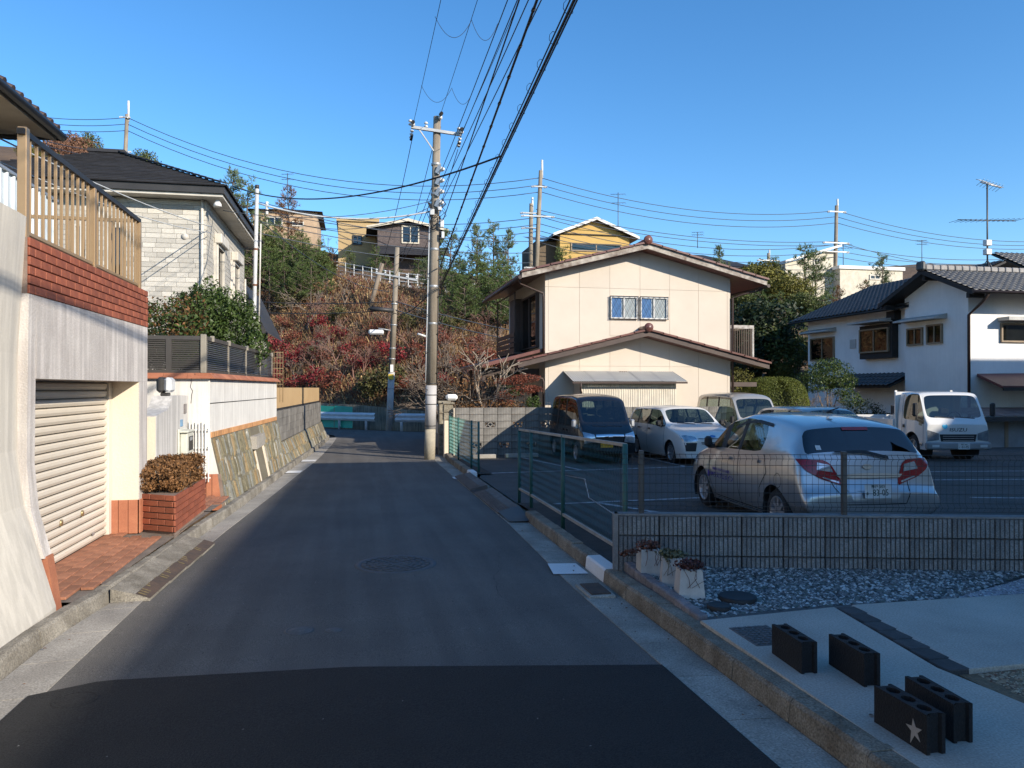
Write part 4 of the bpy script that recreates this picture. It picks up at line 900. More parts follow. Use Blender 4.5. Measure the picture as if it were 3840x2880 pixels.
# windows with diamond grilles
M_curt = mat('blue_curtain', (.2, .38, .75), .9, (.14, .28, .6), 6); M_lace = mat('lace_curtain', (.8, .8, .8), .9, (.65, .65, .68), 5); M_winW = mat('white_sash', (.72, .71, .68), .6, fine=.02)
M_clear = glassmat('clear_window_glass', (.9, .95, .95), .02, .8)
for u0, u1 in ((2287, 2390), (2399, 2502)):
    a, b = at(u0, 1150, YF).x, at(u1, 1150, YF).x; z0, z1 = 3.93, 4.68
    wf = win(ch, 'y', YF, a, b, z0, z1, -1, M_winW, .05, .06, 1, M_clear, True, M_lace)
    MB().box((a + .05, YF - .014, z0 + .05), (lerp(a, b, .42), YF - .0115, z1 - .05)).build('curtain', M_curt, wf)
    gr = MB(); n = 5; yg = YF - .085
    for i in range(n):
        x0, x1 = lerp(a, b, i / n), lerp(a, b, (i + 1) / n); xm = (x0 + x1) / 2
        for k in range(2):
            c0, c1 = lerp(z0, z1, k / 2), lerp(z0, z1, (k + 1) / 2); cm_ = (c0 + c1) / 2
            for p, q in (((x0, cm_), (xm, c1)), ((xm, c1), (x1, cm_)), ((x1, cm_), (xm, c0)), ((xm, c0), (x0, cm_))): gr.tube([(p[0], yg, p[1]), (q[0], yg, q[1])], .0045, 4, cap=False)
    for z in (z0, z1): gr.tube([(a - .02, yg, z), (b + .02, yg, z)], .009, 4)
    for x in (a, b):
        gr.tube([(x, yg, z0), (x, yg, z1)], .009, 4)
        for z in (z0 + .12, z1 - .12): gr.tube([(x, yg, z), (x, YF, z)], .012, 4)
    gr.build('window_grille', M_dark, ch)
a, b = at(2320, 1390, YF).x, at(2348, 1390, YF).x; win(ch, 'y', YF, a, b, 1.95, 2.2, -1, M_bargeD, .03, .08, 0, M_clear, True, M_lace)
# balcony on the right
M_wornw = mat('worn_white_rail', (.55, .53, .5), .8, (.2, .17, .14), 6, fine=.1)
MB().box((X1 + .002, 24.7, 2.62), (13.6, 28, 2.72)).build('balcony_floor', M_wornw, ch)
MB().box((X1 + .01, 24.7, 3.72), (13.62, 24.76, 3.84)).build('balcony_rail', M_wornw, ch); MB().box((13.54, 24.77, 3.74), (13.6, 28, 3.82)).build('balcony_rail', M_wornw, ch)
for i in range(12): MB().box((12.55 + i * .088, 24.72, 2.72), (12.57 + i * .088, 24.74, 3.72)).build('balcony_bar', M_brownp, ch)
for i in range(20): MB().box((13.56, 24.85 + i * .16, 2.72), (13.58, 24.87 + i * .16, 3.74)).build('balcony_bar', M_brownp, ch)
MB().box((13.56, 24.7, 2.5), (13.62, 24.76, 3.72)).build('balcony_post', M_wornw, ch)
MB().box((12.5, 26.2, 2.72), (13.1, 26.25, 4.4)).build('curtain_sheet', mat('yellowed_sheet', (.5, .42, .17), .7, (.42, .34, .13), 3), ch)
MB().box((X1, 24.3, 1.7), (13.5, 30, 1.85)).build('side_eave', M_bargeD, ch)
# lean-to shed
M_shedw = mat('ivory_corrugated', (.62, .57, .47), .7, (.5, .45, .37), 3, fine=.05); M_shedr = mat('grey_corrugated', (.45, .45, .43), .6, (.38, .38, .37), 2, fine=.04)
sd = T('lean_to_shed', 'ivory corrugated lean-to shed against the cream house wall', 'shed', (9, 23.6, -.3))
xa, xb = at(2180, 1450, 23.3).x, at(2536, 1450, 23.3).x
def corr(mb, x0, x1, y0, z0, y1, z1, pitch=.075, amp=.013):
    n = int((x1 - x0) / pitch * 4); d = Vector((0, y1 - y0, z1 - z0)).normalized(); nn = Vector((1, 0, 0)).cross(d)
    P = []
    for i in range(n + 1):
        x = lerp(x0, x1, i / n); o = nn * (amp * math.sin(i * math.pi / 2 + .4)); P += [(x + o.x, y0 + o.y, z0 + o.z), (x + o.x, y1 + o.y, z1 + o.z)]
    mb.add(P, [(2 * i, 2 * i + 2, 2 * i + 3, 2 * i + 1) for i in range(n)], 0, True)
for i in range(5):
    m = MB(); corr(m, lerp(xa, xb, i / 5) - (.02 if i else 0), lerp(xa, xb, (i + 1) / 5), 23.3 - .004 * (i % 2), -.3, 23.3 - .004 * (i % 2), 1.82); m.build('wall_sheet', M_shedw, sd)
    m = MB(); corr(m, lerp(xa - .35, xb + .25, i / 5) - (.03 if i else 0), lerp(xa - .35, xb + .25, (i + 1) / 5), 23.02, 1.86 + .004 * (i % 2), 24.19, 2.2 + .004 * (i % 2)); m.build('roof_sheet', M_shedr, sd)
MB().box((xa, 23.32, -.3), (xa + .03, 24.19, 1.95)).build('end_wall', M_shedw, sd); MB().box((xb - .03, 23.32, -.3), (xb, 24.19, 1.95)).build('end_wall', M_shedw, sd)
MB().box((xa - .36, 23.0, 1.79), (xb + .26, 23.04, 1.85)).build('gutter', M_brownp, sd)
MB().tube([(xa - .1, 23.0, 1.8), (xa - .1, 23.05, 1.6), (xa - .02, 23.2, 1.5), (xa - .02, 23.27, -.3)], .03, 6).build('downpipe', M_brownp, sd)
# ================================================================ BLOCK WALL AND FRONT GARDEN
cw = T('concrete_block_wall', 'weathered concrete block wall with openwork blocks along the parking lot', 'wall', (7, 21.25, -.24))
zb = gz(21.2); bmesh_ = MB().cbox((-.196, -.06, -.092), (.196, .06, .092), .006).mesh('block', M_blk)
ow = MB()
ow.box((-.196, -.06, -.092), (-.15, .06, .092)); ow.box((.15, -.06, -.092), (.196, .06, .092)); ow.box((-.15, -.06, -.092), (.15, .06, -.07)); ow.box((-.15, -.06, .07), (.15, .06, .092))
ring = lambda cx, r: [(cx + r * math.cos(t), r * math.sin(t) - .07) for t in [math.pi * i / 10 for i in range(11)]]
for cx in (-.075, .075):
    ow.prism(ring(cx, .078) + ring(cx, .052)[::-1], -.05, .05, 'xz')
ow.prism([(x, z + .065) for x, z in ring(0, .078)] + [(x, z + .065) for x, z in ring(0, .05)[::-1]], -.05, .05, 'xz')
owm = ow.mesh('openwork_block', M_blk)
for r in range(7):
    x = 2.66 + (.0 if r % 2 else .0)
    for c in range(26):
        xc = x + .2 + c * .398; zc = zb + .1 + r * .192 + .03
        op = (r == 4 and c % 2 == 0 and c >= 2) or (r == 1 and c % 2 == 1)
        wlink('openwork_block' if op else 'block', owm if op else bmesh_, cw, (xc, 21.26 + RND.uniform(-.002, .002), zc))
MB().box((2.64, 21.23, zb - .1), (13.02, 21.29, zb + .04)).build('footing', M_conc, cw)
MB().box((2.63, 21.205, zb), (2.655, 21.33, zb + 1.37)).build('end_render', M_cream, cw)
for i, (x, w_) in enumerate(((3.0, .62), (3.9, .9))):
    y = 20.1 + .1 * i; MB().cbox((x, y, gz(y) + .04), (x + w_, y + .14, gz(y) + .15), .012).build('wheel_stop', M_conc, None, ('sunlit short concrete wheel stop at the foot of the block wall', 'longer concrete wheel stop in the shade of the block wall')[i], 'wheel stop', 'wheel stops by the block wall', loc=(x, y, gz(y) + .04))
M_pill = mat('mossy_gate_stone', (.36, .32, .24), .95, (.12, .1, .07), 7, bump=.8, bs=40)
gp = T('gate_pillar', 'mossy stone gate pillar between block wall and utility pole', 'pillar', (2.5, 22.3, -.3))
for i in range(5): MB().cbox((2.32, 22.15, -.3 + i * .3), (2.62, 22.45, -.005 + i * .3), .015).build('stone', M_pill, gp)
MB().cbox((2.28, 22.1, 1.2), (2.66, 22.5, 1.28), .02).build('cap', M_pill, gp)
gp2 = T('gate_pillar', 'stone pillar end joined to the block wall under a stone cap', 'pillar', (2.5, 21.4, -.3))
for i in range(2): MB().cbox((2.36, 21.35, .75 + i * .22), (2.63, 21.6, .96 + i * .22), .02).build('stone', M_pill, gp2)
MB().cbox((2.38, 21.36, -.3), (2.61, 21.59, .745), .01).build('shaft', M_cream, gp2); MB().cbox((2.33, 21.32, 1.19), (2.66, 21.62, 1.25), .02).build('cap', M_pill, gp2)
gs = T('garden_side_wall', 'cream rendered side wall with dark base along the road past the pillar', 'wall', (2.75, 26, -.35))
MB().box((2.72, 22.5, .1), (2.9, 30.2, 1.05)).build('render', M_cream, gs); MB().box((2.7, 22.5, -.4), (2.92, 30.2, .1)).build('base', M_conc, gs)
for i in range(5): MB().box((2.69, 24.3 + i * .1, .35), (2.716, 24.36 + i * .1, .85)).build('grille_bar', M_green, gs)
MB().cbox((2.52, 22.1, 1.29), (2.86, 22.35, 1.47), .06).build('post_box', M_white, None, 'rounded white letterbox on top of the mossy pillar', 'letterbox', loc=(2.6, 22.2, 1.29))
# ================================================================ WHITE HOUSE WITH GREY TILED ROOFS
M_wwall = mat('white_wall_render', (.84, .83, .8), .92, (.72, .71, .69), .8, bump=.3, bs=40, fine=.05, streak=.03)
M_ktile = mat('grey_roof_tile', (.085, .088, .092), .4, (.055, .057, .06), 5, rnd=.25, spec=.6)
M_dwood = mat('black_stained_wood', (.025, .022, .02), .7)
M_tanw = mat('tan_window_frame', (.3, .22, .14), .5, fine=.02)
wh = T('white_house', 'white rendered house with undulating grey tiled roofs behind the white truck', 'house', (24, 25, -.3))
GX, GY0, GY1, RY, RZ = 21.0, 23.25, 26.43, 24.7, 5.95
uz = lambda y: RZ - .42 * abs(y - RY)
MB().prism([(GY0, -.4), (GY0, uz(GY0) - .05), (RY, uz(RY) - .05), (GY1, uz(GY1) - .05), (GY1, -.4)], GX, 33, 'yz').build('wall', M_wwall, wh)
MB().box((21.5, GY1 + .002, -.4), (30, 33.8, 4.85)).build('wall', M_wwall, wh)
tilem = MB(); prof = [(-.14, .03), (-.1, .012), (-.02, .0), (.05, .015), (.085, .045), (.12, .05), (.15, .03)]
tilem.add([(x, 0, z + .03) for x, z in prof] + [(x, .3, z + .0) for x, z in prof] + [(x, 0, z + .005) for x, z in prof], [(i, i + 1, i + 8, i + 7) for i in range(6)] + [(i + 14, i + 15, i + 1, i) for i in range(6)], 0, True)
tileme = tilem.mesh('roof_tile', M_ktile)
cnt_t = [0]
def tiled(parent, a, b, c, d, pitch=.265, run=.24, limit=100, extra=None):
    """pantile slope: a-b eave, d-c ridge; the first `limit` tiles are parts, the rest one joined part"""
    a, b, c, d = map(Vector, (a, b, c, d)); nn = (b - a).cross(d - a).normalized()
    MB().add([a - nn * .02, b - nn * .02, c - nn * .02, d - nn * .02, a - nn * .1, b - nn * .1, c - nn * .1, d - nn * .1], [(0, 1, 2, 3), (7, 6, 5, 4), (0, 4, 5, 1), (1, 5, 6, 2), (3, 7, 4, 0)]).build('roof_deck', M_dwood, parent)
    rows = int((d - a).length / run); vs = []; fs = []; V = [v.co.copy() for v in tileme.vertices]; F = [tuple(p.vertices) for p in tileme.polygons]; rest = MB(); k = 0
    for r in range(rows):
        p0, p1 = a.lerp(d, r / rows), b.lerp(c, r / rows); L = (p1 - p0).length; n = int(L / pitch); X = (p1 - p0).normalized(); Y = (d - a).normalized(); Yp = nn.cross(X)
        M = Matrix((X, Yp, nn)).transposed().to_4x4()
        for i in range(n):
            o = p0 + X * ((i + .5) * L / n)
            if k < limit:
                ob = wlink('roof_tile', tileme, parent, o, M.to_euler()); k += 1
            else:
                MM = Matrix.Translation(o) @ M; rest.add([MM @ v for v in V], F, 0, True)
    if rest.v: rest.build('roof_tiles', M_ktile, parent, kind='stuff')
tiled(wh, (20.35, 22.3, 4.95), (33, 22.3, 4.95), (33, RY, 5.98), (20.35, RY, 5.98), limit=165)
tiled(wh, (33, 27.1, 4.95), (20.35, 27.1, 4.95), (20.35, RY, 5.98), (33, RY, 5.98), limit=0)
tiled(wh, (20.9, 34.4, 4.88), (20.9, 26.2, 4.88), (25.4, 26.2, 6.75), (25.4, 34.4, 6.75), limit=125)
MB().add([(25.4, 26.2, 6.75), (25.4, 34.4, 6.75), (30.5, 34.4, 4.9), (30.5, 26.2, 4.9)], [(0, 1, 2, 3)]).build('rear_slope', M_ktile, wh)
for s, ye in ((-1, 22.3), (1, 27.1)): MB().prism([(RY, 5.83), (ye, 4.8), (ye, 4.96), (RY, 5.99)], 20.3, 20.36, 'yz').build('barge_board', M_dwood, wh)
for i, y in enumerate((22.6, RY, 26.8)): MB().box((20.4, y - .07, uz(y) - .34), (21.0, y + .07, uz(y) - .16)).build('purlin', M_dwood, wh)
for i in range(20):
    x = 20.4 + i * .31; MB().cbox((x, RY - .14, 5.98), (x + .3, RY + .14, 6.17), .03).build('ridge_tile', mat('pale_ridge_tile', (.36, .34, .32), .6, (.2, .19, .18), 5, rnd=.15), wh)
MB().cbox((20.2, RY - .18, 5.95), (20.4, RY + .18, 6.3), .06).build('ridge_end', M_ktile, wh)
MB().tube([(20.3, 22.25, 4.9), (33, 22.25, 4.9)], .06, 8).build('gutter', M_brownp, wh); MB().tube([(20.85, 26.3, 4.8), (20.85, 34.4, 4.8)], .05, 8).build('gutter', M_dwood, wh)
MB().tube([(20.95, 22.3, 4.85), (20.98, 22.6, 4.6), (20.95, 23.17, 4.2), (20.95, 23.17, -.3)], .05, 8).build('downpipe', M_brownp, wh)
def sidewin(px, u0, u1, v0, v1, dep=.08, fm=M_tanw):
    a, b = atx(u0, (v0 + v1) / 2, px), atx(u1, (v0 + v1) / 2, px); m = (u0 + u1) / 2
    return win(wh, 'x', px, b.y, a.y, atx(m, v1, px).z, atx(m, v0, px).z, -1, fm, .06, dep, 1), min(a.y, b.y), max(a.y, b.y), atx(m, v1, px).z, atx(m, v0, px).z
M_awn = mat('pale_awning', (.5, .49, .46), .6, fine=.03)
for px, u0, u1, v0, v1, box in ((21.5, 3042, 3131, 1266, 1352, 0), (21.2, 3226, 3335, 1232, 1322, 1), (21.0, 3404, 3463, 1230, 1296, 0), (21.0, 3478, 3537, 1216, 1290, 0)):
    wf, ya, yb2, z0, z1 = sidewin(px, u0, u1, v0, v1)
    if box:
        MB().box((21.205, ya - .15, z0 - .25), (21.495, yb2 + .05, z1 + .15)).build('bay_box', M_dwood, wh)
    if u0 != 3478:
        yc = ya - (1.2 if u0 == 3404 else .1)
        MB().add([(px - .55, yc, z1 + .28), (px - .55, yb2 + .15, z1 + .28), (px + .28 * box, yb2 + .15, z1 + .42), (px + .28 * box, yc, z1 + .42), (px - .55, yc, z1 + .22), (px - .55, yb2 + .15, z1 + .22), (px + .28 * box, yb2 + .15, z1 + .22), (px + .28 * box, yc, z1 + .22)],
                 [(0, 1, 2, 3), (7, 6, 5, 4), (0, 4, 5, 1), (0, 3, 7, 4), (1, 5, 6, 2)]).build('awning', M_awn, wh)
a, b = at(3750, 1250, GY0).x, at(3850, 1250, GY0).x
win(wh, 'y', GY0, a, b, at(3790, 1284, GY0).z, at(3790, 1213, GY0).z, -1, M_tanw, .06, .08, 0, None, True, mat('frosted_pane', (.36, .37, .33), .5))
MB().box((a - .1, GY0 - .5, at(3790, 1205, GY0).z), (a + 3, GY0 - .002, at(3790, 1192, GY0).z)).build('awning', M_awn, wh)
p = atx(3200, 1290, 21.5); MB().box((21.46, p.y - .2, p.z - .2), (21.498, p.y + .2, p.z + .2)).build('vent', M_awn, wh)
p = atx(3363, 1190, 21.5); MB().add([(21.5, p.y - .25, p.z - .3), (21.2, p.y - .25, p.z - .1), (21.2, p.y - .25, p.z + .25), (21.5, p.y - .25, p.z + .25), (21.5, p.y + .25, p.z - .3), (21.2, p.y + .25, p.z - .1), (21.2, p.y + .25, p.z + .25), (21.5, p.y + .25, p.z + .25)],
        [(0, 1, 2, 3), (7, 6, 5, 4), (1, 5, 6, 2), (0, 4, 5, 1), (3, 2, 6, 7)]).build('vent_hood', M_dwood, wh)
tiled(wh, (20.4, 30.6, 1.75), (20.4, 26.6, 1.75), (21.48, 26.6, 2.25), (21.48, 30.6, 2.25), limit=0)
# taller wing further right
MB().box((28.2, 27.1, -.3), (40, 34, 6.0)).build('wall', M_wwall, wh)
tiled(wh, (27.4, 26.3, 6.2), (41, 26.3, 6.2), (41, 29, 7.6), (27.4, 29, 7.6), limit=0)
# television mast
M_mast = mat('mast_steel', (.1, .1, .1), .5, metal=.4)
tm_ = T('tv_mast', 'tall television aerial mast on the ridge of the white house', 'aerial', (23.9, 25.5, 6.0))
mx, my = 23.9, 25.5
MB().tube([(mx, my, 6.0), (mx, my, 9.6)], .03, 8).build('mast', M_mast, tm_)
for i in range(3): MB().tube([(mx, my, 6.6), (mx + .45 * math.cos(i * 2.1), my + .45 * math.sin(i * 2.1), 6.0)], .02, 5).build('stay', M_mast, tm_)
ya_ = MB(); ya_.tube([(mx - 1.5, my - .2, 8.05), (mx + 1.5, my + .2, 8.22)], .02, 5)
for i in range(13): t = i / 12; ya_.tube([(lerp(mx - 1.45, mx + 1.45, t), my - .3, lerp(8.05, 8.22, t)), (lerp(mx - 1.45, mx + 1.45, t), my + .3, lerp(8.05, 8.22, t))], .008, 4)
ya_.build('long_yagi', M_mast, tm_)
y2 = MB(); y2.tube([(mx - .3, my, 9.6), (mx + .55, my - .1, 9.4)], .03, 5)
for i in range(7): t = i / 6; c = Vector((lerp(mx - .3, mx + .55, t), my, lerp(9.6, 9.4, t))); y2.tube([c + Vector((-.1, -.3, .05)), c + Vector((.1, .3, -.05))], .01, 4); y2.tube([c + Vector((-.2, 0, .1)), c + Vector((.2, 0, .05))], .012, 4)
y2.build('small_yagi', M_metal, tm_)
for z in (7.1, 6.95 + .5): MB().cbox((mx - .13, my - .1, z - .3), (mx + .13, my + .1, z - .08), .02).build('amplifier_box', M_white, tm_)
# low sheds at the right edge beside the truck
M_maroon = mat('maroon_sheet', (.13, .035, .035), .5, fine=.03)
ms = T('maroon_canopy', 'small maroon canopy in front of the white house at the right edge', 'canopy', (21.3, 22.2, 1.6))
MB().add([(20.8, 21.6, 1.72), (25, 21.4, 1.72), (25, 23.2, 2.2), (21.3, 23.2, 2.15), (20.8, 21.6, 1.64), (25, 21.4, 1.64), (25, 23.2, 2.1), (21.3, 23.2, 2.05)], [(0, 1, 2, 3), (7, 6, 5, 4), (0, 4, 5, 1), (3, 7, 4, 0)]).build('roof', M_maroon, ms)
MB().box((20.8, 21.52, 1.56), (25, 21.59, 1.67)).build('fascia', M_dwood, ms); MB().box((24.9, 21.6, -.3), (25, 21.7, 1.6)).build('post', M_dwood, ms)
s2 = T('rusty_roof_shed', 'low grey shed with a rusty sheet roof behind the truck', 'shed', (20.3, 20.8, -.25))
MB().box((19.1, 20.9, -.25), (25, 22.2, .62)).build('wall', mat('grey_sheet_wall', (.3, .31, .31), .7), s2)
m = MB(); corr(m, 18.9, 25, 20.5, .78, 22.4, .98); m.build('roof', mat('rusty_sheet', (.3, .2, .16), .8, (.14, .07, .05), 2), s2)
MB().box((18.9, 20.48, .6), (25, 20.56, .75)).build('fascia', M_charc, s2)
for x in (19.3, 20.2, 21.2): MB().box((x, 20.87, -.25), (x + .12, 20.93, .6)).build('door_post', M_tanw, s2)
# ================================================================ VEHICLES
from mathutils.bvhtree import BVHTree
def paint(name, c, metal=.0, rough=.3, flake=0): return mat(name, c, rough, tuple(x * .93 for x in c), 1.2, metal=metal, coat=.8, fine=.0)
P_silver = paint('silver_car_paint', (.5, .5, .495), .7, .3); P_black = paint('black_car_paint', (.008, .008, .009), 0, .25); P_whitec = paint('white_car_paint', (.72, .7, .65), 0, .3); P_beige = paint('silver_beige_paint', (.44, .42, .38), .45, .34)
P_truck = paint('white_truck_paint', (.7, .69, .66), 0, .4)
G_car = glassmat('car_glass', (.62, .75, .72), .015, .62); G_dark = glassmat('privacy_glass', (.5, .55, .6), .015, .05)
M_rubber = mat('tyre_rubber', (.022, .022, .023), .8, bump=.3); M_rim = mat('wheel_silver', (.5, .5, .51), .35, metal=.6, fine=.0); M_trim = mat('black_plastic_trim', (.02, .02, .021), .55, fine=.03)
M_chrome = mat('chrome', (.8, .8, .8), .08, (.75, .75, .75), metal=1, fine=0); M_red = mat('red_lens', (.32, .008, .012), .15, (.22, .005, .008), 12, coat=.6, fine=0); M_lamp = mat('headlamp_lens', (.6, .62, .64), .08, (.32, .34, .36), 14, metal=.7, coat=.8, fine=0)
M_seat = mat('grey_seat_cloth', (.06, .06, .065), .95); M_dash = mat('dashboard_plastic', (.045, .045, .048), .7); M_plate = mat('plate_white', (.7, .7, .68), .5, fine=0); M_plateY = mat('plate_yellow', (.75, .38, .02), .5, fine=0)
M_ink = mat('plate_green_ink', (.02, .06, .045), .6, fine=0); M_inkB = mat('blue_ink', (.06, .03, .3), .6, fine=0); M_amber = mat('amber_lens', (.5, .16, .02), .2, fine=0)
def text_mesh(s, size, m_, name):
    cu = bpy.data.curves.new(name, 'FONT'); cu.body = s; cu.size = size; cu.align_x = 'CENTER'; cu.align_y = 'CENTER'; cu.extrude = .0012; cu.resolution_u = 2
    o = bpy.data.objects.new(name, cu); COL.objects.link(o); dg = bpy.context.evaluated_depsgraph_get()
    me = bpy.data.meshes.new_from_object(o.evaluated_get(dg)); bpy.data.objects.remove(o); me.materials.clear(); me.materials.append(m_); return me
def text(parent, s, size, m_, p, rot, name='lettering', sx=1):
    o = link(name, text_mesh(s, size, m_, name), parent, p, rot); o.scale = (sx, 1, 1); return o
class Car:
    def __init__(s, name, label, cat, loc, rz, ST, cells, paintm, glass, crease=.75, mirror=False, bulge=(.08, .05), capparts=None, rowc={2: .2, 3: .35, 5: .25}, endc=.45):
        s.root = T(name, label, cat, loc, rz); s.paint = paintm; L = ST[-1][0]; s.L = L; s.W = max(t[7] for t in ST)
        ROOT[s.root.name] = Vector()                          # children are given in the vehicle's own frame
        V = []; F = []; tag = []; nr = 8
        for (q, zb, z2, zbe, zt, cr, wb, w2, wbe, wt, wr, *sh) in ST:
            sh = sh[0] if sh else 0
            sec = [(wb, zb), (w2, lerp(zb, z2, .42)), (w2 * 1.0, z2), (wbe, zbe), (wt, zt), (wr, zt + .55 * cr), (wr * .55, zt + cr * .93), (0, zt + cr)]
            full = [(-x, z) for x, z in sec] + [(x, z) for x, z in sec[:-1][::-1]]
            V += [(x, L / 2 - q - sh * (z - zb), z) for x, z in full]
        K = 15; n = len(ST); names = ['body']
        def pid(nm):
            if nm not in names: names.append(nm)
            return names.index(nm)
        for i in range(n - 1):
            for r in range(14):
                rr = r if r < 7 else 13 - r; side = 'L' if r < 7 else 'R'
                nm = cells.get((i, rr), 'body')
                if nm != 'body' and rr < 4: nm += '|' + str(i) + side
                F.append((i * K + r, (i + 1) * K + r, (i + 1) * K + r + 1, i * K + r + 1)); tag.append(pid(nm))
        for e, bi, key in ((0, bulge[0], 'front'), ((n - 1), -bulge[1], 'rear')):
            o = e * K; mids = []
            for r in range(7):
                a = V[o + r]; mids.append(len(V)); V.append((0, a[1] + bi, a[2]))
            mids.append(o + 7)
            for r in range(7):
                q1 = (o + r, o + r + 1, mids[r + 1], mids[r]); q2 = (mids[r], mids[r + 1], o + 14 - r - 1, o + 14 - r)
                if r == 6: q1 = (o + 6, o + 7, mids[6]); q2 = (mids[6], o + 7, o + 8)
                nm = (capparts or {}).get((key, r), 'body')
                for q in (q1, q2): F.append(q if e == 0 else q[::-1]); tag.append(pid(nm))
        me = bpy.data.meshes.new('shell'); me.from_pydata(V, [], F)
        for nm in names: me.materials.append(None)
        me.polygons.foreach_set('material_index', tag)
        eds = {}
        for p in me.polygons:
            for k in p.edge_keys: eds.setdefault(k, []).append(p.material_index)
        at_ = me.attributes.new('crease_edge', 'FLOAT', 'EDGE')
        for e in me.edges:
            t = eds.get(tuple(sorted(e.vertices)), [])
            i0, i1 = e.vertices; cv = crease if len(set(t)) > 1 else (.35 if len(t) < 2 else .0)
            if i0 < n * K and i1 < n * K:
                a_, b_ = sorted((i0, i1))
                if b_ - a_ == K: rr = a_ % K; cv = max(cv, rowc.get(rr if rr < 8 else 14 - rr, 0))
                elif a_ // K == b_ // K and a_ // K in (0, n - 1): cv = max(cv, endc)
            at_.data[e.index].value = cv
        ob = bpy.data.objects.new('shell', me); COL.objects.link(ob); mo = ob.modifiers.new('s', 'SUBSURF'); mo.levels = 3; mo.render_levels = 3
        dg = bpy.context.evaluated_depsgraph_get(); ev = bpy.data.meshes.new_from_object(ob.evaluated_get(dg)); bpy.data.objects.remove(ob)
        s.co = [Vector(v.co) for v in ev.vertices]; s.polys = [(tuple(p.vertices), p.material_index) for p in ev.polygons]; s.names = names
        cen = Vector((0, 0, .7)); tot = sum((1 if ev.polygons[i].normal.dot(ev.polygons[i].center - cen) > 0 else -1) for i in range(0, len(ev.polygons), 7))
        s.flip = tot < 0; s.glass = glass; s.ev = ev
    def wheels(s, axles, r, track, tyre_w=.17, Ra=None, spokes=7, zc=None, cover=M_rim):
        Ra = Ra or r * 1.16; zc = zc or r
        for q in axles:
            y = s.L / 2 - q
            inside = [abs(v.x) > s.W * .55 and (v.y - y) ** 2 + (v.z - zc) ** 2 < Ra * Ra for v in s.co]
            s.polys = [(p, m) for p, m in s.polys if not all(inside[i] for i in p)]
            used = set(i for p, m in s.polys for i in p)
            for i in used:
                if inside[i]:
                    v = s.co[i]; d = math.hypot(v.y - y, v.z - zc) or 1; k = Ra / d; s.co[i] = Vector((v.x, y + (v.y - y) * k, zc + (v.z - zc) * k))
            for sx in (-1, 1):
                x1 = sx * (track / 2); mb = MB(); pr = [(r * .66, -.005), (r * .7, tyre_w * .03), (r * .93, tyre_w * .02), (r, tyre_w * .2), (r, tyre_w * .85), (r * .7, tyre_w)]
                mb.lathe([(a, -sx * b) for a, b in pr], (x1, y, zc), 28, axis='x'); w = mb.build('wheel', M_rubber, s.root, local=True)
                rm = MB(); rm.lathe([(0, -sx * .02), (r * .13, -sx * .015), (r * .15, -sx * .04), (r * .6, -sx * .05)], (x1, y, zc), 20, axis='x'); rm.lathe([(r * .58, -sx * .05), (r * .6, -sx * .0), (r * .68, sx * .002), (r * .69, -sx * .03)], (x1, y, zc), 28, axis='x')
                for k in range(spokes):
                    a = k * 2 * math.pi / spokes; ca, sa = math.cos(a), math.sin(a); c = Vector((x1 - sx * .022, y + ca * r * .37, zc + sa * r * .37))
                    rm.obox(c, (.012, 0, 0), (0, ca * r * .25, sa * r * .25), (0, -sa * r * .085, ca * r * .085))
                rm.build('rim', cover, w, local=True)
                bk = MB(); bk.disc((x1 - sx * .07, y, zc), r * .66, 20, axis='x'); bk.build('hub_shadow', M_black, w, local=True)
                ar = MB(); m_ = 14; xo, xi = sx * (s.W - .0) * .96, sx * (s.W - .34)
                pts = [(Ra * .995 * math.cos(t), Ra * .995 * math.sin(t)) for t in [math.pi * (-.15 + 1.3 * j / m_) for j in range(m_ + 1)]]
                ar.add([(xo, y + a, zc + b) for a, b in pts] + [(xi, y + a, zc + b) for a, b in pts], [(j, j + 1, j + m_ + 2, j + m_ + 1) for j in range(m_)]); ar.disc((xi, y, zc), Ra, 18, axis='x')
                ar.build('wheel_arch', M_black, s.root, local=True)
    def finish(s, under=.16, glassmap=None):
        by = {}
        for p, m in s.polys: by.setdefault(m, []).append(p[::-1] if s.flip else p)
        s.bvh = BVHTree.FromPolygons([tuple(v) for v in s.co], [p for p, m in s.polys])
        for m, ps in by.items():
            ids = sorted(set(i for p in ps for i in p)); mp = {a: b for b, a in enumerate(ids)}
            me = bpy.data.meshes.new(s.names[m].split('|')[0]); me.from_pydata([s.co[i] for i in ids], [], [[mp[i] for i in p] for p in ps]); me.shade_smooth()
            nm = s.names[m].split('|')[0]; base = nm
            mt = (glassmap or {}).get(nm) or (s.paint if nm == 'body' else (s.glass if ('window' in nm or nm == 'windscreen') else M_trim)); me.materials.append(mt); link(base, me, s.root)
        bpy.data.meshes.remove(s.ev)
        L, W = s.L, s.W
        MB().box((-W * .86, -L / 2 + .25, under), (W * .86, L / 2 - .25, under + .1)).build('underbody', M_black, s.root, local=True)
    def hit(s, o, d):
        h = s.bvh.ray_cast(Vector(o), Vector(d)); return h[0]
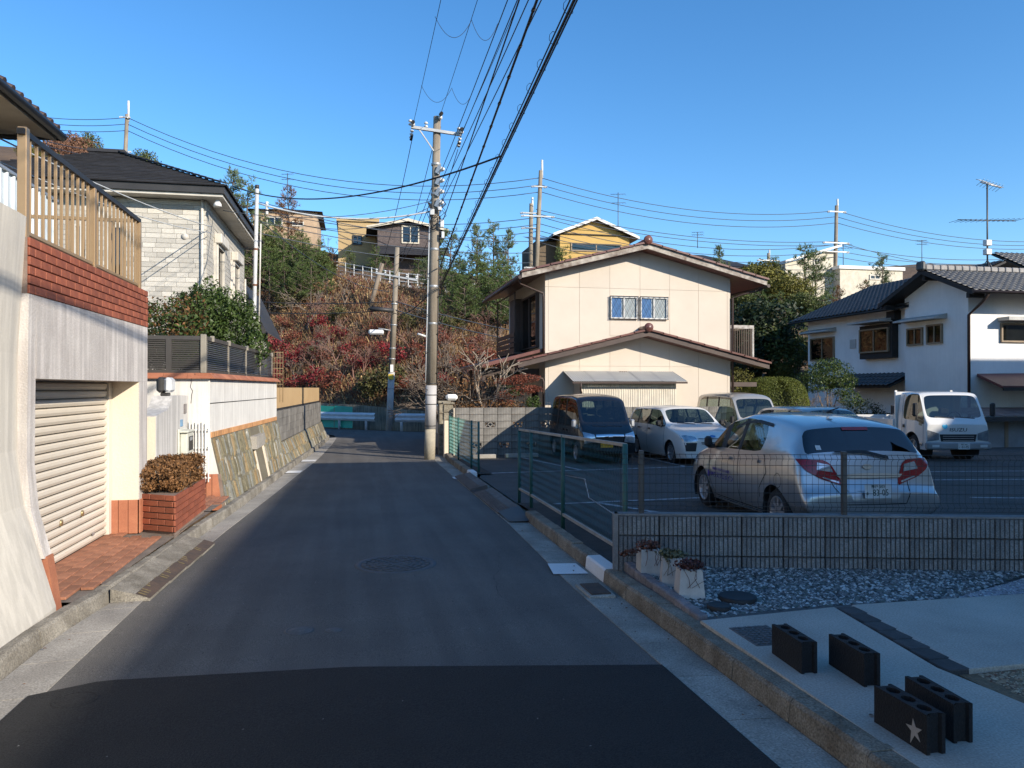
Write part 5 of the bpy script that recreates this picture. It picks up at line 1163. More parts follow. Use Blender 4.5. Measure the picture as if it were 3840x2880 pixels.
    def decal(s, name, top, bot, m_, view, off=.006, nu=10, nv=4, parent=None, thick=.0):
        """a patch between two polylines given in the side (y,z), front or rear (x,z) or top (x,y) view, laid on the body"""
        mb = MB(); dirs = {'front': Vector((0, -1, 0)), 'rear': Vector((0, 1, 0)), 'left': Vector((1, 0, 0)), 'right': Vector((-1, 0, 0)), 'top': Vector((0, 0, -1)), 'rl': Vector((.6, .8, 0)), 'rr': Vector((-.6, .8, 0))}; d = dirs[view]
        def samp(pl, t):
            if len(pl) == 1: return pl[0]
            seg = [math.hypot(b[0] - a[0], b[1] - a[1]) for a, b in zip(pl, pl[1:])]; T_ = t * sum(seg)
            for (a, b), l in zip(zip(pl, pl[1:]), seg):
                if T_ <= l + 1e-9: k = T_ / l if l else 0; return (a[0] + (b[0] - a[0]) * k, a[1] + (b[1] - a[1]) * k)
                T_ -= l
            return pl[-1]
        def fn(u, v):
            a, b = samp(bot, u), samp(top, u); p = (lerp(a[0], b[0], v), lerp(a[1], b[1], v))
            if view in ('front', 'rear'): o = Vector((p[0], 0, p[1])) - d * 5
            elif view in ('rl', 'rr'): o = Vector(((.8 if view == 'rl' else -.8) * p[0], -.6 * p[0], p[1])) - d * 5
            elif view == 'top': o = Vector((p[0], p[1], 0)) - d * 5
            else: o = Vector((0, p[0], p[1])) - d * 5
            h = s.hit(o, d)
            if h is None: h = s.last.copy(); c = o + d * (h - o).dot(d); h = c
            s.last = h; return tuple(h - d * off)
        s.last = Vector((0, 0, 0)) - d * (s.L / 2 if view in ('front', 'rear') else s.W)
        mb.grid(fn, nu, nv); o = mb.build(name, m_, parent or s.root, local=True); return o
    def seam(s, pts, view, w=.006, name='panel_gap', m_=None):
        for a, b in zip(pts, pts[1:]):
            d = Vector((b[0] - a[0], b[1] - a[1])); d.normalize(); n = Vector((-d.y, d.x)) * w
            s.decal(name, [(a[0] + n.x, a[1] + n.y), (b[0] + n.x, b[1] + n.y)], [(a[0] - n.x, a[1] - n.y), (b[0] - n.x, b[1] - n.y)], m_ or M_black, view, .003, 8, 1)
    def plate(s, p, rot, small, big, yellow=False, kana='さ', sc=1):
        r = MB().cbox((-.165 * sc, -.004, -.0825 * sc), (.165 * sc, .0, .0825 * sc), .003).build('number_plate', M_plateY if yellow else M_plate, s.root, local=True); r.location = p; r.rotation_euler = rot
        ik = M_black if yellow else M_ink; q = (math.pi / 2, 0, 0)
        text(r, small, .045 * sc, ik, (0, -.006, .05 * sc), q); text(r, big, .105 * sc, ik, (.03 * sc, -.006, -.022 * sc), q, sx=.82); text(r, kana, .04 * sc, ik, (-.135 * sc, -.006, -.03 * sc), q)
        return r
    def seats(s, rows, w=.5, z=.35, h=.62, m_=M_seat):
        for y, n in rows:
            for i in range(n):
                x = (i - (n - 1) / 2) * s.W * (1.0 if n == 2 else .62)
                mb = MB(); mb.cbox((x - w / 2, y - .25, z - .2), (x + w / 2, y + .28, z + .1), .05); mb.cbox((x - w / 2, y - .36, z), (x + w / 2, y - .22, z + h), .05); mb.cbox((x - .13, y - .38, z + h + .03), (x + .13, y - .28, z + h + .2), .04); mb.build('seat', m_, s.root, local=True)
    def dash(s, y, z, x_wheel):
        MB().cbox((-s.W * .88, y - .3, z - .3), (s.W * .88, y + .25, z), .06).build('dashboard', M_dash, s.root, local=True)
        mb = MB(); c = Vector((x_wheel, y - .42, z + .02)); ring = []
        for k in range(17): a = k * 2 * math.pi / 16; ring.append(c + Vector((.17 * math.cos(a), .06 * math.sin(a), .16 * math.sin(a))))
        mb.tube(ring, .014, 6, cap=False); mb.tube([c + Vector((-.16, 0, 0)), c + Vector((.16, 0, 0))], .012, 5); mb.build('steering_wheel', M_trim, s.root, local=True)
    def mirror(s, sx, p, m_=M_trim, sz=(.1, .05, .075)):
        x, y, z = p; MB().cbox((sx * x - sz[0] if sx < 0 else sx * x, y - sz[1], z - sz[2]), (sx * x if sx < 0 else sx * x + sz[0], y + sz[1], z + sz[2]), .03).cbox((sx * x - .05, y - .02, z - sz[2] - .02), (sx * x + .05, y + .04, z - .03), .01).build('door_mirror', m_, s.root, local=True)
    def wiper(s, pts, view='front', w=.012): s.seam(pts, view, w, 'wiper', M_trim)

def lotz(y): return gz(y) + .035
# --------------------------------------------------------------- silver hatchback in the front row
#        s    zb   z2   zbelt ztop crown  wb   w2   wbelt wtop wroof
HB = [(0.00, .22, .45, .60, .63, .03, .58, .66, .60, .54, .44), (.10, .19, .48, .66, .70, .04, .66, .735, .69, .62, .50), (.45, .17, .56, .77, .81, .04, .72, .80, .745, .69, .56),
      (.86, .17, .62, .86, .90, .03, .735, .825, .77, .70, .60), (1.02, .17, .64, .885, .96, .02, .735, .83, .775, .73, .66), (1.38, .17, .66, .91, 1.22, .05, .735, .835, .78, .665, .61), (1.52, .17, .67, .915, 1.28, .06, .735, .835, .78, .645, .585),
      (1.92, .17, .68, .925, 1.345, .075, .735, .84, .78, .63, .57), (2.0, .17, .68, .925, 1.347, .08, .735, .84, .78, .627, .566), (2.62, .19, .70, .95, 1.325, .085, .735, .84, .785, .615, .56),
      (2.95, .22, .74, .98, 1.295, .085, .735, .84, .79, .62, .555), (3.24, .27, .76, 1.0, 1.255, .085, .735, .835, .785, .63, .56), (3.33, .29, .78, 1.0, 1.225, .07, .73, .83, .78, .64, .575), (3.52, .31, .78, .94, .975, .05, .72, .82, .775, .70, .63), (3.60, .32, .68, .79, .82, .05, .71, .815, .77, .69, .62), (3.64, .32, .56, .62, .64, .04, .70, .81, .77, .69, .6), (3.74, .33, .48, .55, .57, .03, .68, .80, .76, .67, .55)]
cells = {(4, 3): 'quarter_window', (5, 3): 'quarter_trim', (6, 3): 'side_window', (7, 3): 'pillar_trim', (8, 3): 'side_window', (4, 5): 'windscreen', (4, 6): 'windscreen', (5, 5): 'windscreen', (5, 6): 'windscreen', (12, 5): 'rear_window', (12, 6): 'rear_window', (12, 4): 'rear_window'}
hatch = Car('silver_hatchback', 'silver hatchback seen from behind through the wire mesh fence', 'car', (5.73, 9.40, lotz(9.5)), R(-4), HB, cells, P_silver, G_car, bulge=(.12, .06))
c = hatch; c.wheels((.72, 3.02), .275, 1.56, zc=.275, spokes=8); c.finish(glassmap={'rear_window': G_dark})
yb0 = -c.L / 2 + .02
for sx in (-1, 1):
    vv_ = 'rl' if sx < 0 else 'rr'
    c.decal('tail_light', [(.34, .945), (.62, .935), (.69, .89), (.82, .675)], [(.34, .93), (.46, .82), (.60, .735), (.815, .66)], M_red, vv_, .012, 16, 6)
    c.decal('lamp_insert', [(.56, .91), (.68, .88)], [(.56, .83), (.72, .80)], M_lamp, vv_, .02, 5, 4); c.decal('lamp_insert', [(.62, .755), (.78, .70)], [(.62, .74), (.78, .682)], M_lamp, vv_, .018, 5, 2)
    v = 'left' if sx < 0 else 'right'
    for y0, y1, z in ((.1, .28, .80), (-.75, -.57, .835)): c.decal('door_handle', [(y0, z + .02), (y1, z + .02)], [(y0, z - .02), (y1, z - .02)], P_silver, v, .028, 6, 2)
    for pts in ([(.88, .87), (.82, .5), (.70, .28)], [(-.16, 1.30), (-.10, .9), (-.17, .62), (-.16, .22)], [(-.86, .93), (-.98, .72), (-.80, .52), (-.78, .4)], [(.70, .235), (-.78, .235)]): c.seam(pts, v)
    c.decal('visor', [(.2, 1.22), (-.05, 1.30), (-.4, 1.335), (-.78, 1.30)], [(.2, 1.185), (-.05, 1.262), (-.4, 1.297), (-.78, 1.262)], M_trim, v, .012, 14, 2)
    c.decal('headlamp', [(1.3, .80), (1.78, .60)], [(1.45, .72), (1.8, .52)], M_lamp, v, .008, 6, 3)
    c.mirror(sx, (.83, .72, .98), P_silver if 0 else M_trim)
    c.decal('fender_reflection_strip', [(.66, .215), (-.74, .215)], [(.66, .2), (-.74, .2)], M_chrome, v, .004, 8, 1)
c.decal('chrome_garnish', [(-.40, .775), (0, .79), (.40, .775)], [(-.36, .74), (0, .735), (.36, .74)], M_chrome, 'rear', .022, 12, 2)
c.decal('plate_recess', [(-.34, .72), (.34, .72)], [(-.27, .5), (.27, .5)], P_silver, 'rear', .004, 6, 3)
c.seam([(-.5, .9), (-.44, .64), (-.36, .46), (.36, .46), (.44, .64), (.5, .9)], 'rear', .005)
c.decal('rear_diffuser', [(-.62, .27), (-.3, .3), (.3, .3), (.62, .27)], [(-.55, .24), (.55, .24)], M_trim, 'rear', .01, 8, 2)
c.decal('brake_light', [(-.16, 1.29), (.16, 1.29)], [(-.16, 1.255), (.16, 1.255)], M_red, 'rear', .012, 6, 2)
c.decal('rear_wiper', [(-.36, 1.03), (.0, 1.04), (.27, .97)], [(-.36, 1.015), (.0, 1.005), (.27, .935)], M_trim, 'rear', .03, 8, 1)
c.decal('emblem', [(-.06, .865), (-.03, .885), (.03, .885), (.06, .865)], [(-.06, .855), (-.03, .83), (.03, .83), (.06, .855)], M_chrome, 'rear', .015, 8, 2)
c.decal('sticker', [(-.55, 1.09), (-.49, 1.09)], [(-.55, 1.04), (-.49, 1.04)], M_plate, 'rear', .008, 3, 2)
pl_y = yb0 - .085
c.plate((.0, pl_y - .0, .61), (R(-6), 0, 0), '神戸 503', '83-05', kana='ま', sc=.95)
text(c.root, 'Vitz', .075, M_chrome, (-.33, c.hit((-.33, -9, .69), (0, 1, 0)).y - .006, .69), (math.pi / 2, 0, 0))
text(c.root, 'ハウスプロメイン', .095, M_inkB, (-.845, .33, .52), (math.pi / 2, 0, -math.pi / 2)); text(c.root, '株式会社', .04, M_inkB, (-.845, .70, .53), (math.pi / 2, 0, -math.pi / 2)); text(c.root, '不動産トータルシステム事業', .045, M_inkB, (-.845, .38, .605), (math.pi / 2, 0, -math.pi / 2))
MB().add([(-.846, .84, .48), (-.846, .76, .48), (-.846, .78, .57), (-.846, .82, .57)], [(0, 1, 2, 3)]).build('logo', M_inkB, c.root, local=True)
MB().lathe([(0, 0), (.04, 0), (.025, .03), (0, .035)], (0, -.95, 1.43), 10).tube([(0, -.95, 1.46), (0, -1.15, 1.50)], .008, 5).build('roof_aerial', M_trim, c.root, local=True)
fc = MB(); ringp = [(-1.27 + .085 * math.cos(a), .66 + .085 * math.sin(a)) for a in [k * math.pi / 8 for k in range(17)]]; c.seam(ringp, 'left', .003, 'fuel_flap_gap')
c.seats(((.15, 2), (-.75, 3)), .42, .36, .52); c.dash(.75, .86, .3)
# --------------------------------------------------------------- black kei van
def van_stations(L, W, H, hood=.42, hz=.78, sl=.0):
    w = W / 2; return [(0.0, .26, .50, .66, .70, .03, w * .88, w * .93, w * .9, w * .82, w * .7), (.08, .22, .55, .74, .80, .03, w * .94, w * .985, w * .95, w * .88, w * .75), (.24, .2, .6, .83, .90, .02, w * .95, w, w * .965, w * .9, w * .8),
        (.36, .2, .62, .87, .99, .02, w * .95, w, w * .965, w * .9, w * .82), (.72, .2, .64, .88, H - .22, .05, w * .95, w, w * .965, w * .87, w * .8), (.82, .2, .65, .88, H - .16, .07, w * .95, w, w * .965, w * .86, w * .78), (1.02, .2, .65, .88, H - .13, .11, w * .95, w, w * .965, w * .86, w * .78),
        (1.55, .2, .65, .88, H - .12, .12, w * .95, w, w * .965, w * .86, w * .78), (1.64, .2, .65, .88, H - .12, .12, w * .95, w, w * .965, w * .86, w * .78), (2.35, .2, .65, .88, H - .12, .12, w * .95, w, w * .965, w * .86, w * .78), (2.44, .2, .65, .88, H - .12, .12, w * .95, w, w * .965, w * .86, w * .78),
        (L - .24, .2, .65, .88, H - .13, .11, w * .95, w, w * .965, w * .86, w * .78), (L - .1, .2, .65, .88, H - .16, .09, w * .95, w * .99, w * .955, w * .86, w * .78), (L - .06, .22, .64, .87, H - .26, .05, w * .94, w * .985, w * .95, w * .86, w * .78), (L, .24, .62, .82, .92, .02, w * .92, w * .97, w * .94, w * .86, w * .78)]
vcells = {(4, 3): 'side_window', (5, 3): 'side_window', (6, 3): 'side_window', (3, 3): 'quarter_window', (8, 3): 'side_window', (10, 3): 'side_window', (7, 3): 'pillar_trim', (9, 3): 'pillar_trim', (3, 5): 'windscreen', (3, 6): 'windscreen', (13, 5): 'rear_window', (13, 6): 'rear_window', (13, 4): 'rear_window'}
def van_detail(c, W, H, grille, pl, big, small, yellow, lampm=M_lamp, chrome=True):
    w = W / 2; f = c.L / 2
    for sx in (-1, 1):
        c.decal('headlamp', [(sx * w * .56, .74), (sx * w * .92, .80)], [(sx * w * .5, .55), (sx * w * .9, .52)], lampm, 'front', .012, 8, 5)
        v = 'left' if sx < 0 else 'right'
        for pts in ([(f - .4, .86), (f - .42, .5)], [(f - 1.6, H - .15), (f - 1.6, .25)], [(f - 2.4, H - .15), (f - 2.4, .5)], [(f - .9, .235), (f - 2.2, .235)]): c.seam(pts, v)
        for y0 in (f - 1.5, f - 1.85): c.decal('door_handle', [(y0, .80), (y0 + .14, .80)], [(y0, .76), (y0 + .14, .76)], M_trim, v, .02, 4, 1)
        c.mirror(sx, (w * .99, f - .5, .98), M_metal if yellow else M_trim, (.11, .06, .1))
    if chrome: c.decal('chrome_bar', [(-w * .5, .735), (0, .745), (w * .5, .735)], [(-w * .5, .68), (0, .685), (w * .5, .68)], M_chrome, 'front', .02, 10, 2)
    c.decal('grille', [(-w * .48, .66), (w * .48, .66)], [(-w * .45, .56), (w * .45, .56)], grille, 'front', .01, 8, 3)
    c.decal('emblem', [(-.055, .73), (.055, .73)], [(-.055, .67), (.055, .67)], M_chrome, 'front', .03, 5, 2)
    c.decal('air_intake', [(-w * .6, .42), (w * .6, .42)], [(-w * .55, .33), (w * .55, .33)], M_trim, 'front', .01, 8, 2)
    c.seam([(-w * .93, .48), (w * .93, .48)], 'front', .005)
    c.wiper([(-w * .55, .915), (-.02, .935)]); c.wiper([(0, .915), (w * .5, .935)])
    h = c.hit((0, 5, .5), (0, -1, 0)); c.plate((pl, h.y + .03, .5), (0, 0, math.pi), small, big, yellow, sc=.95)
    c.seats(((f - 1.35, 2), (f - 2.3, 2)), .45, .55, .55); c.dash(f - .62, .9, w * .5 * (-1))
    MB().cbox((-.09, f - .86, H - .36), (.09, f - .83, H - .29), .01).build('rear_view_mirror', M_trim, c.root, local=True)
bv = Car('black_van', 'black kei van with yellow plate parked nose out by the block wall', 'van', (6.02, 19.45, lotz(19)), math.pi, van_stations(3.2, 1.42, 1.72), vcells, P_black, G_car)
bv.wheels((.62, 2.75), .265, 1.36, zc=.265); bv.finish(glassmap={'side_window': G_dark, 'quarter_window': G_car}); van_detail(bv, 1.42, 1.72, M_trim, .1, '••-••', '神戸 480', True)
MB().box((-.35, 1.0, .905), (-.12, 1.02, .96)).build('dashboard_card', M_plate, bv.root, local=True)
sv = Car('silver_van', 'silver beige kei van with dark mirrors parked near the round hedge', 'van', (11.45, 21.75, lotz(21.5)), math.pi, van_stations(3.2, 1.42, 1.76), vcells, P_beige, G_car)
sv.wheels((.62, 2.75), .265, 1.36, zc=.265); sv.finish(); van_detail(sv, 1.42, 1.76, M_trim, 0, '26-18', '神戸 480', False, chrome=False)
# --------------------------------------------------------------- wagons
def wagon_stations(L, W, H):
    w = W / 2; return [(0.0, .2, .44, .60, .64, .03, w * .80, w * .88, w * .84, w * .75, w * .6), (.1, .17, .5, .68, .73, .03, w * .9, w * .96, w * .92, w * .82, w * .66), (.5, .16, .58, .80, .84, .04, w * .93, w * .99, w * .95, w * .86, w * .72), (.98, .16, .62, .87, .91, .03, w * .93, w, w * .955, w * .88, w * .78),
        (1.1, .16, .63, .89, .96, .02, w * .93, w, w * .955, w * .88, w * .8), (1.62, .16, .64, .90, H - .14, .07, w * .93, w, w * .955, w * .8, w * .72), (1.75, .16, .64, .90, H - .1, .08, w * .93, w, w * .955, w * .79, w * .7), (2.2, .16, .64, .91, H - .09, .09, w * .93, w, w * .955, w * .79, w * .7), (2.28, .16, .64, .91, H - .09, .09, w * .93, w, w * .955, w * .79, w * .7),
        (2.95, .16, .64, .91, H - .1, .09, w * .93, w, w * .955, w * .79, w * .7), (3.03, .16, .64, .91, H - .1, .09, w * .93, w, w * .955, w * .79, w * .7), (L - .35, .18, .64, .91, H - .12, .08, w * .93, w * .99, w * .95, w * .79, w * .7), (L - .22, .2, .64, .9, H - .17, .05, w * .92, w * .985, w * .94, w * .8, w * .72), (L - .06, .22, .62, .86, .92, .03, w * .9, w * .97, w * .93, w * .85, w * .76), (L, .24, .55, .7, .74, .03, w * .87, w * .95, w * .91, w * .82, w * .7)]
wcells = {(4, 3): 'quarter_window', (5, 3): 'side_window', (6, 3): 'side_window', (7, 3): 'pillar_trim', (8, 3): 'side_window', (9, 3): 'pillar_trim', (10, 3): 'side_window', (4, 5): 'windscreen', (4, 6): 'windscreen', (12, 5): 'rear_window', (12, 6): 'rear_window'}
def wagon_detail(c, W, H, big, small, full=True):
    w = W / 2; f = c.L / 2
    for sx in (-1, 1):
        v = 'left' if sx < 0 else 'right'
        c.decal('headlamp', [(sx * w * .56, .70), (sx * w * .8, .735), (sx * w * .93, .72)], [(sx * w * .52, .60), (sx * w * .75, .585), (sx * w * .92, .60)], M_lamp, 'front', .012, 10, 4)
        c.decal('fog_panel', [(sx * w * .54, .56), (sx * w * .9, .56)], [(sx * w * .58, .36), (sx * w * .87, .36)], M_trim, 'front', .01, 6, 3)
        for pts in ([(f - 1.12, .88), (f - 1.1, .3)], [(f - 2.24, H - .12), (f - 2.24, .25)], [(f - 3.0, .9), (f - 2.95, .45)]): c.seam(pts, v)
        for y0 in (f - 2.15, f - 2.9): c.decal('door_handle', [(y0, .82), (y0 + .16, .82)], [(y0, .785), (y0 + .16, .785)], M_trim, v, .022, 4, 1)
        c.mirror(sx, (w * .99, f - 1.28, .97), M_trim, (.13, .06, .07))
    c.decal('grille_bar', [(-w * .5, .665), (w * .5, .665)], [(-w * .48, .65), (w * .48, .65)], M_trim, 'front', .01, 8, 1); c.decal('grille', [(-w * .42, .575), (w * .42, .575)], [(-w * .4, .525), (w * .4, .525)], M_trim, 'front', .01, 8, 1)
    c.decal('grille_bar', [(-w * .42, .555), (w * .42, .555)], [(-w * .42, .545), (w * .42, .545)], c.paint, 'front', .018, 8, 1)
    c.decal('air_intake', [(-w * .4, .36), (w * .4, .36)], [(-w * .38, .30), (w * .38, .30)], M_trim, 'front', .01, 8, 1)
    c.decal('emblem', [(-.07, .715), (-.03, .735), (.03, .735), (.07, .715)], [(-.07, .7), (-.03, .68), (.03, .68), (.07, .7)], mat('blue_chrome', (.25, .35, .55), .12, metal=1, fine=0), 'front', .02, 8, 2)
    c.wiper([(-w * .6, .955), (-.02, .985)]); c.wiper([(0, .955), (w * .55, .985)])
    h = c.hit((0, 5, .45), (0, -1, 0)); c.plate((0, h.y + .03, .44), (0, 0, math.pi), small, big, sc=.95)
    c.seats(((f - 1.85, 2), (f - 2.7, 3)), .45, .38, .5); c.dash(f - 1.3, .9, -w * .45)
ww_ = Car('white_wagon', 'white station wagon parked between the black van and the silver van', 'car', (8.3, 18.95, lotz(18.5)), math.pi, wagon_stations(3.95, 1.6, 1.4), wcells, P_whitec, G_car, bulge=(.12, .05))
ww_.wheels((.76, 3.1), .275, 1.52, zc=.275); ww_.finish(); wagon_detail(ww_, 1.6, 1.4, '38-40', '神戸 430')
sw = Car('silver_wagon', 'silver wagon mostly hidden behind the silver hatchback', 'car', (10.75, 16.4, lotz(16)), math.pi, wagon_stations(3.95, 1.6, 1.39), wcells, P_beige, G_car, bulge=(.12, .05))
sw.wheels((.76, 3.1), .275, 1.52, zc=.275); sw.finish(); wagon_detail(sw, 1.6, 1.39, '51-27', '神戸 300')
# --------------------------------------------------------------- white flatbed truck
def trk():
    w = .78; H = 1.76
    return [(0.0, .30, .55, .72, .92, .02, w * .97, w, w * .99, w * .97, w * .85), (.05, .28, .58, .80, 1.0, .01, w * .985, w, w * 1.0, w * .985, w * .9), (.12, .28, .6, .92, 1.07, .01, w * .985, w, w, w * .985, w * .92), (.40, .28, .6, .98, H - .12, .03, w * .985, w, w, w * .93, w * .86), (.5, .28, .6, 1.0, H - .07, .04, w * .985, w, w, w * .92, w * .84), (.62, .28, .6, 1.0, H - .06, .05, w * .985, w, w, w * .92, w * .84),
            (1.18, .28, .6, 1.02, H - .06, .05, w * .985, w, w, w * .92, w * .84), (1.3, .28, .6, 1.02, H - .06, .05, w * .985, w, w, w * .92, w * .84), (1.45, .28, .6, 1.02, H - .07, .05, w * .985, w, w, w * .92, w * .84)]
tcells = {(2, 5): 'windscreen', (2, 6): 'windscreen', (2, 3): 'quarter_window', (3, 3): 'side_window', (4, 3): 'side_window', (5, 3): 'side_window'}
tk_rz = math.pi - R(11.5)
ax = Vector((-math.sin(R(11.5)), -math.cos(R(11.5)), 0)); fc_ = Vector((14.78, 16.72, 0)); cc = fc_ - ax * .725
tk = Car('flatbed_truck', 'white flatbed truck with large front lettering parked before the white house', 'truck', (cc.x, cc.y, lotz(cc.y)), tk_rz, trk(), tcells, P_truck, G_car, bulge=(.05, .01), capparts={})
c = tk; c.wheels((.72,), .31, 1.5, tyre_w=.2, zc=.31, Ra=.4, spokes=5, cover=M_metal); c.finish(under=.3)
f = c.L / 2; w = .78
for sx in (-1, 1):
    v = 'left' if sx < 0 else 'right'
    c.decal('headlamp', [(sx * w * .62, .70), (sx * w * .98, .79)], [(sx * w * .62, .54), (sx * w * .98, .50)], M_lamp, 'front', .015, 8, 4)
    c.decal('front_window', [(f - .36, 1.1), (f - .22, 1.02)], [(f - .36, .90), (f - .20, .88)], G_car, v, .006, 4, 4)
    for pts in ([(f - .14, .98), (f - .16, .4)], [(f - 1.22, 1.66), (f - 1.22, .45)]): c.seam(pts, v)
    c.decal('door_handle', [(f - 1.16, .88), (f - 1.05, .88)], [(f - 1.16, .80), (f - 1.05, .80)], M_trim, v, .015, 3, 2)
    c.decal('marker_lamp', [(f - .3, .45), (f - .18, .45)], [(f - .3, .38), (f - .18, .38)], M_lamp, v, .015, 3, 2)
    MB().cbox((sx * .98 - .055, f - .22, 1.12), (sx * .98 + .055, f - .1, 1.46), .03).build('door_mirror', M_trim, c.root, local=True)
    MB().tube([(sx * .79, f - .1, 1.0), (sx * .98, f - .06, 1.06), (sx * .98, f - .12, 1.2)], .012, 5).build('mirror_arm', M_trim, c.root, local=True)
c.decal('grille', [(-w * .6, .68), (w * .6, .68)], [(-w * .55, .50), (w * .55, .50)], M_trim, 'front', .01, 8, 3)
for z in (.64, .585, .53): c.decal('grille_bar', [(-w * .5, z), (w * .5, z)], [(-w * .5, z - .015), (w * .5, z - .015)], M_metal, 'front', .02, 8, 1)
MB().cbox((-.8, f - .06, .3), (.8, f + .1, .48), .03).build('bumper', mat('grey_bumper', (.3, .3, .3), .5, fine=.02), c.root, local=True)
for sx in (-1, 1): MB().cbox((sx * .6 - .09, f + .101, .36), (sx * .6 + .09, f + .108, .42), .003).build('fog_lamp', M_plate, c.root, local=True)
h = c.hit((0, 9, .79), (0, -1, 0)); text(c.root, 'ISUZU', .13, M_trim, (.0, h.y + .006, .79), (R(97), 0, math.pi), sx=1.25)
rg = [(.33 + .065 * math.cos(a), .88 + .065 * math.sin(a)) for a in [math.pi * k / 10 for k in range(21)]]; c.decal('round_sticker', rg[:11], rg[10:][::-1], mat('sky_blue_sticker', (.05, .5, .8), .5, fine=0), 'front', .006, 10, 4)
c.plate((-.1, f + .11, .385), (0, 0, math.pi), '神戸 400', '61-95', kana='さ', sc=.9)
c.wiper([(-.5, 1.075), (-.02, 1.11)]); c.wiper([(.02, 1.075), (.5, 1.11)])
c.seats(((f - 1.0, 2),), .5, .6, .5); c.dash(f - .42, 1.04, -.38)
MB().box((-.25, f - .44, 1.045), (.6, f - .2, 1.05)).build('dashboard_cloth', mat('cyan_cloth', (.2, .5, .55), .9), c.root, local=True)
mb = MB(); mb.box((-.8, -4.4, .62), (.8, -.85, .68)); mb.build('bed_floor', M_dark, c.root, local=True)
for sx in (-1, 1):
    for i in range(2): MB().cbox((sx * .82 - .02, -4.4 + i * 1.78, .66), (sx * .82 + .02, -2.64 + i * 1.78, 1.0), .008).build('side_gate', P_truck, c.root, local=True)
    MB().box((sx * .7 - .06, -4.2, .4), (sx * .7 + .06, -.6, .52)).build('chassis_rail', M_dark, c.root, local=True)
    mb = MB(); mb.lathe([(.2, -sx * .0), (.31, sx * -.01), (.31, -sx * .22), (.1, -sx * .22)], (sx * .75, -3.4, .31), 22, axis='x'); mb.disc((sx * .74, -3.4, .31), .2, 18, axis='x'); mb.build('wheel', M_rubber, c.root, local=True)
MB().cbox((-.8, -.86, .66), (.8, -.8, 1.74), .01).build('headboard', P_truck, c.root, local=True); MB().cbox((-.82, -4.44, .66), (.82, -4.4, 1.0), .008).build('tail_gate', P_truck, c.root, local=True)
for x in (-.78, .72): MB().box((x, -.9, .66), (x + .06, -.861, 1.78)).build('headboard_post', P_truck, c.root, local=True)
for y in (-4.3, -3.2, -2.1, -1.05): MB().box((-.83, y, 1.0), (-.79, y + .04, 1.3)).build('stake', M_dark, c.root, local=True)
MB().box((-.825, -4.3, 1.03), (-.80, -1.0, 1.28)).build('bed_net', mat('dark_bed_net', (.05, .052, .06), .9), c.root, local=True)
# ================================================================ FENCES AND LOW WALL ROUND THE PARKING LOT
M_exag = mat('exposed_aggregate_block', (.21, .21, .205), .9, (.14, .14, .14), 5, bump=.5, bs=120, fine=.1, fs=60, vor=130, vlo=.68, vhi=1.4, rnd=.1)
M_exsm = mat('split_block_end', (.26, .25, .24), .92, (.17, .165, .16), 8, bump=.7, bs=60)
lw = T('ribbed_block_wall', 'low wall of ribbed exposed aggregate blocks in front of the silver hatchback', 'wall', (4.8, 5.93, 0)); ROOT[lw.name] = Vector((4.8, 5.93, 0))
blk = MB(); bl_, bh_ = .355, .172; blk.box((-bl_ / 2 + .002, -.045, -bh_ / 2 + .002), (bl_ / 2 - .002, .045, bh_ / 2 - .002))
for i in range(9):
    x = -bl_ / 2 + (i + .5) * bl_ / 9
    blk.add([(x - .0165, -.0452, -bh_ / 2 + .004), (x + .0165, -.0452, -bh_ / 2 + .004), (x + .0165, -.0452, bh_ / 2 - .004), (x - .0165, -.0452, bh_ / 2 - .004), (x - .0145, -.064, -bh_ / 2 + .006), (x + .0145, -.064, -bh_ / 2 + .006), (x + .0145, -.064, bh_ / 2 - .006), (x - .0145, -.064, bh_ / 2 - .006)],
            [(4, 5, 6, 7), (0, 1, 5, 4), (1, 2, 6, 5), (2, 3, 7, 6), (3, 0, 4, 7)])
blm = blk.mesh('ribbed_block', M_exag); wa = math.atan2(PWD.y, PWD.x); wlen = 6.9
for r in range(4):
    for i in range(19):
        q = PW0 + PWD * (.03 + (i + (.5)) * (bl_ + .006)); wlink('ribbed_block', blm, lw, (q.x, q.y, .515 - .089 - r * (bh_ + .005)), (0, 0, wa))
nrm = Vector((PWD.y, -PWD.x, 0))
c0, c1 = PW0, PW0 + PWD * wlen
MB().beam(c0 + Vector((0, 0, .522)), c1 + Vector((0, 0, .522)), .115, .016).build('coping', M_exsm, lw)
e_ = MB(); e_.obox(PW0 + PWD * .008 + Vector((0, 0, .2)), PWD * .021, nrm * .06, (0, 0, .33)); e_.build('end_face', M_exsm, lw)
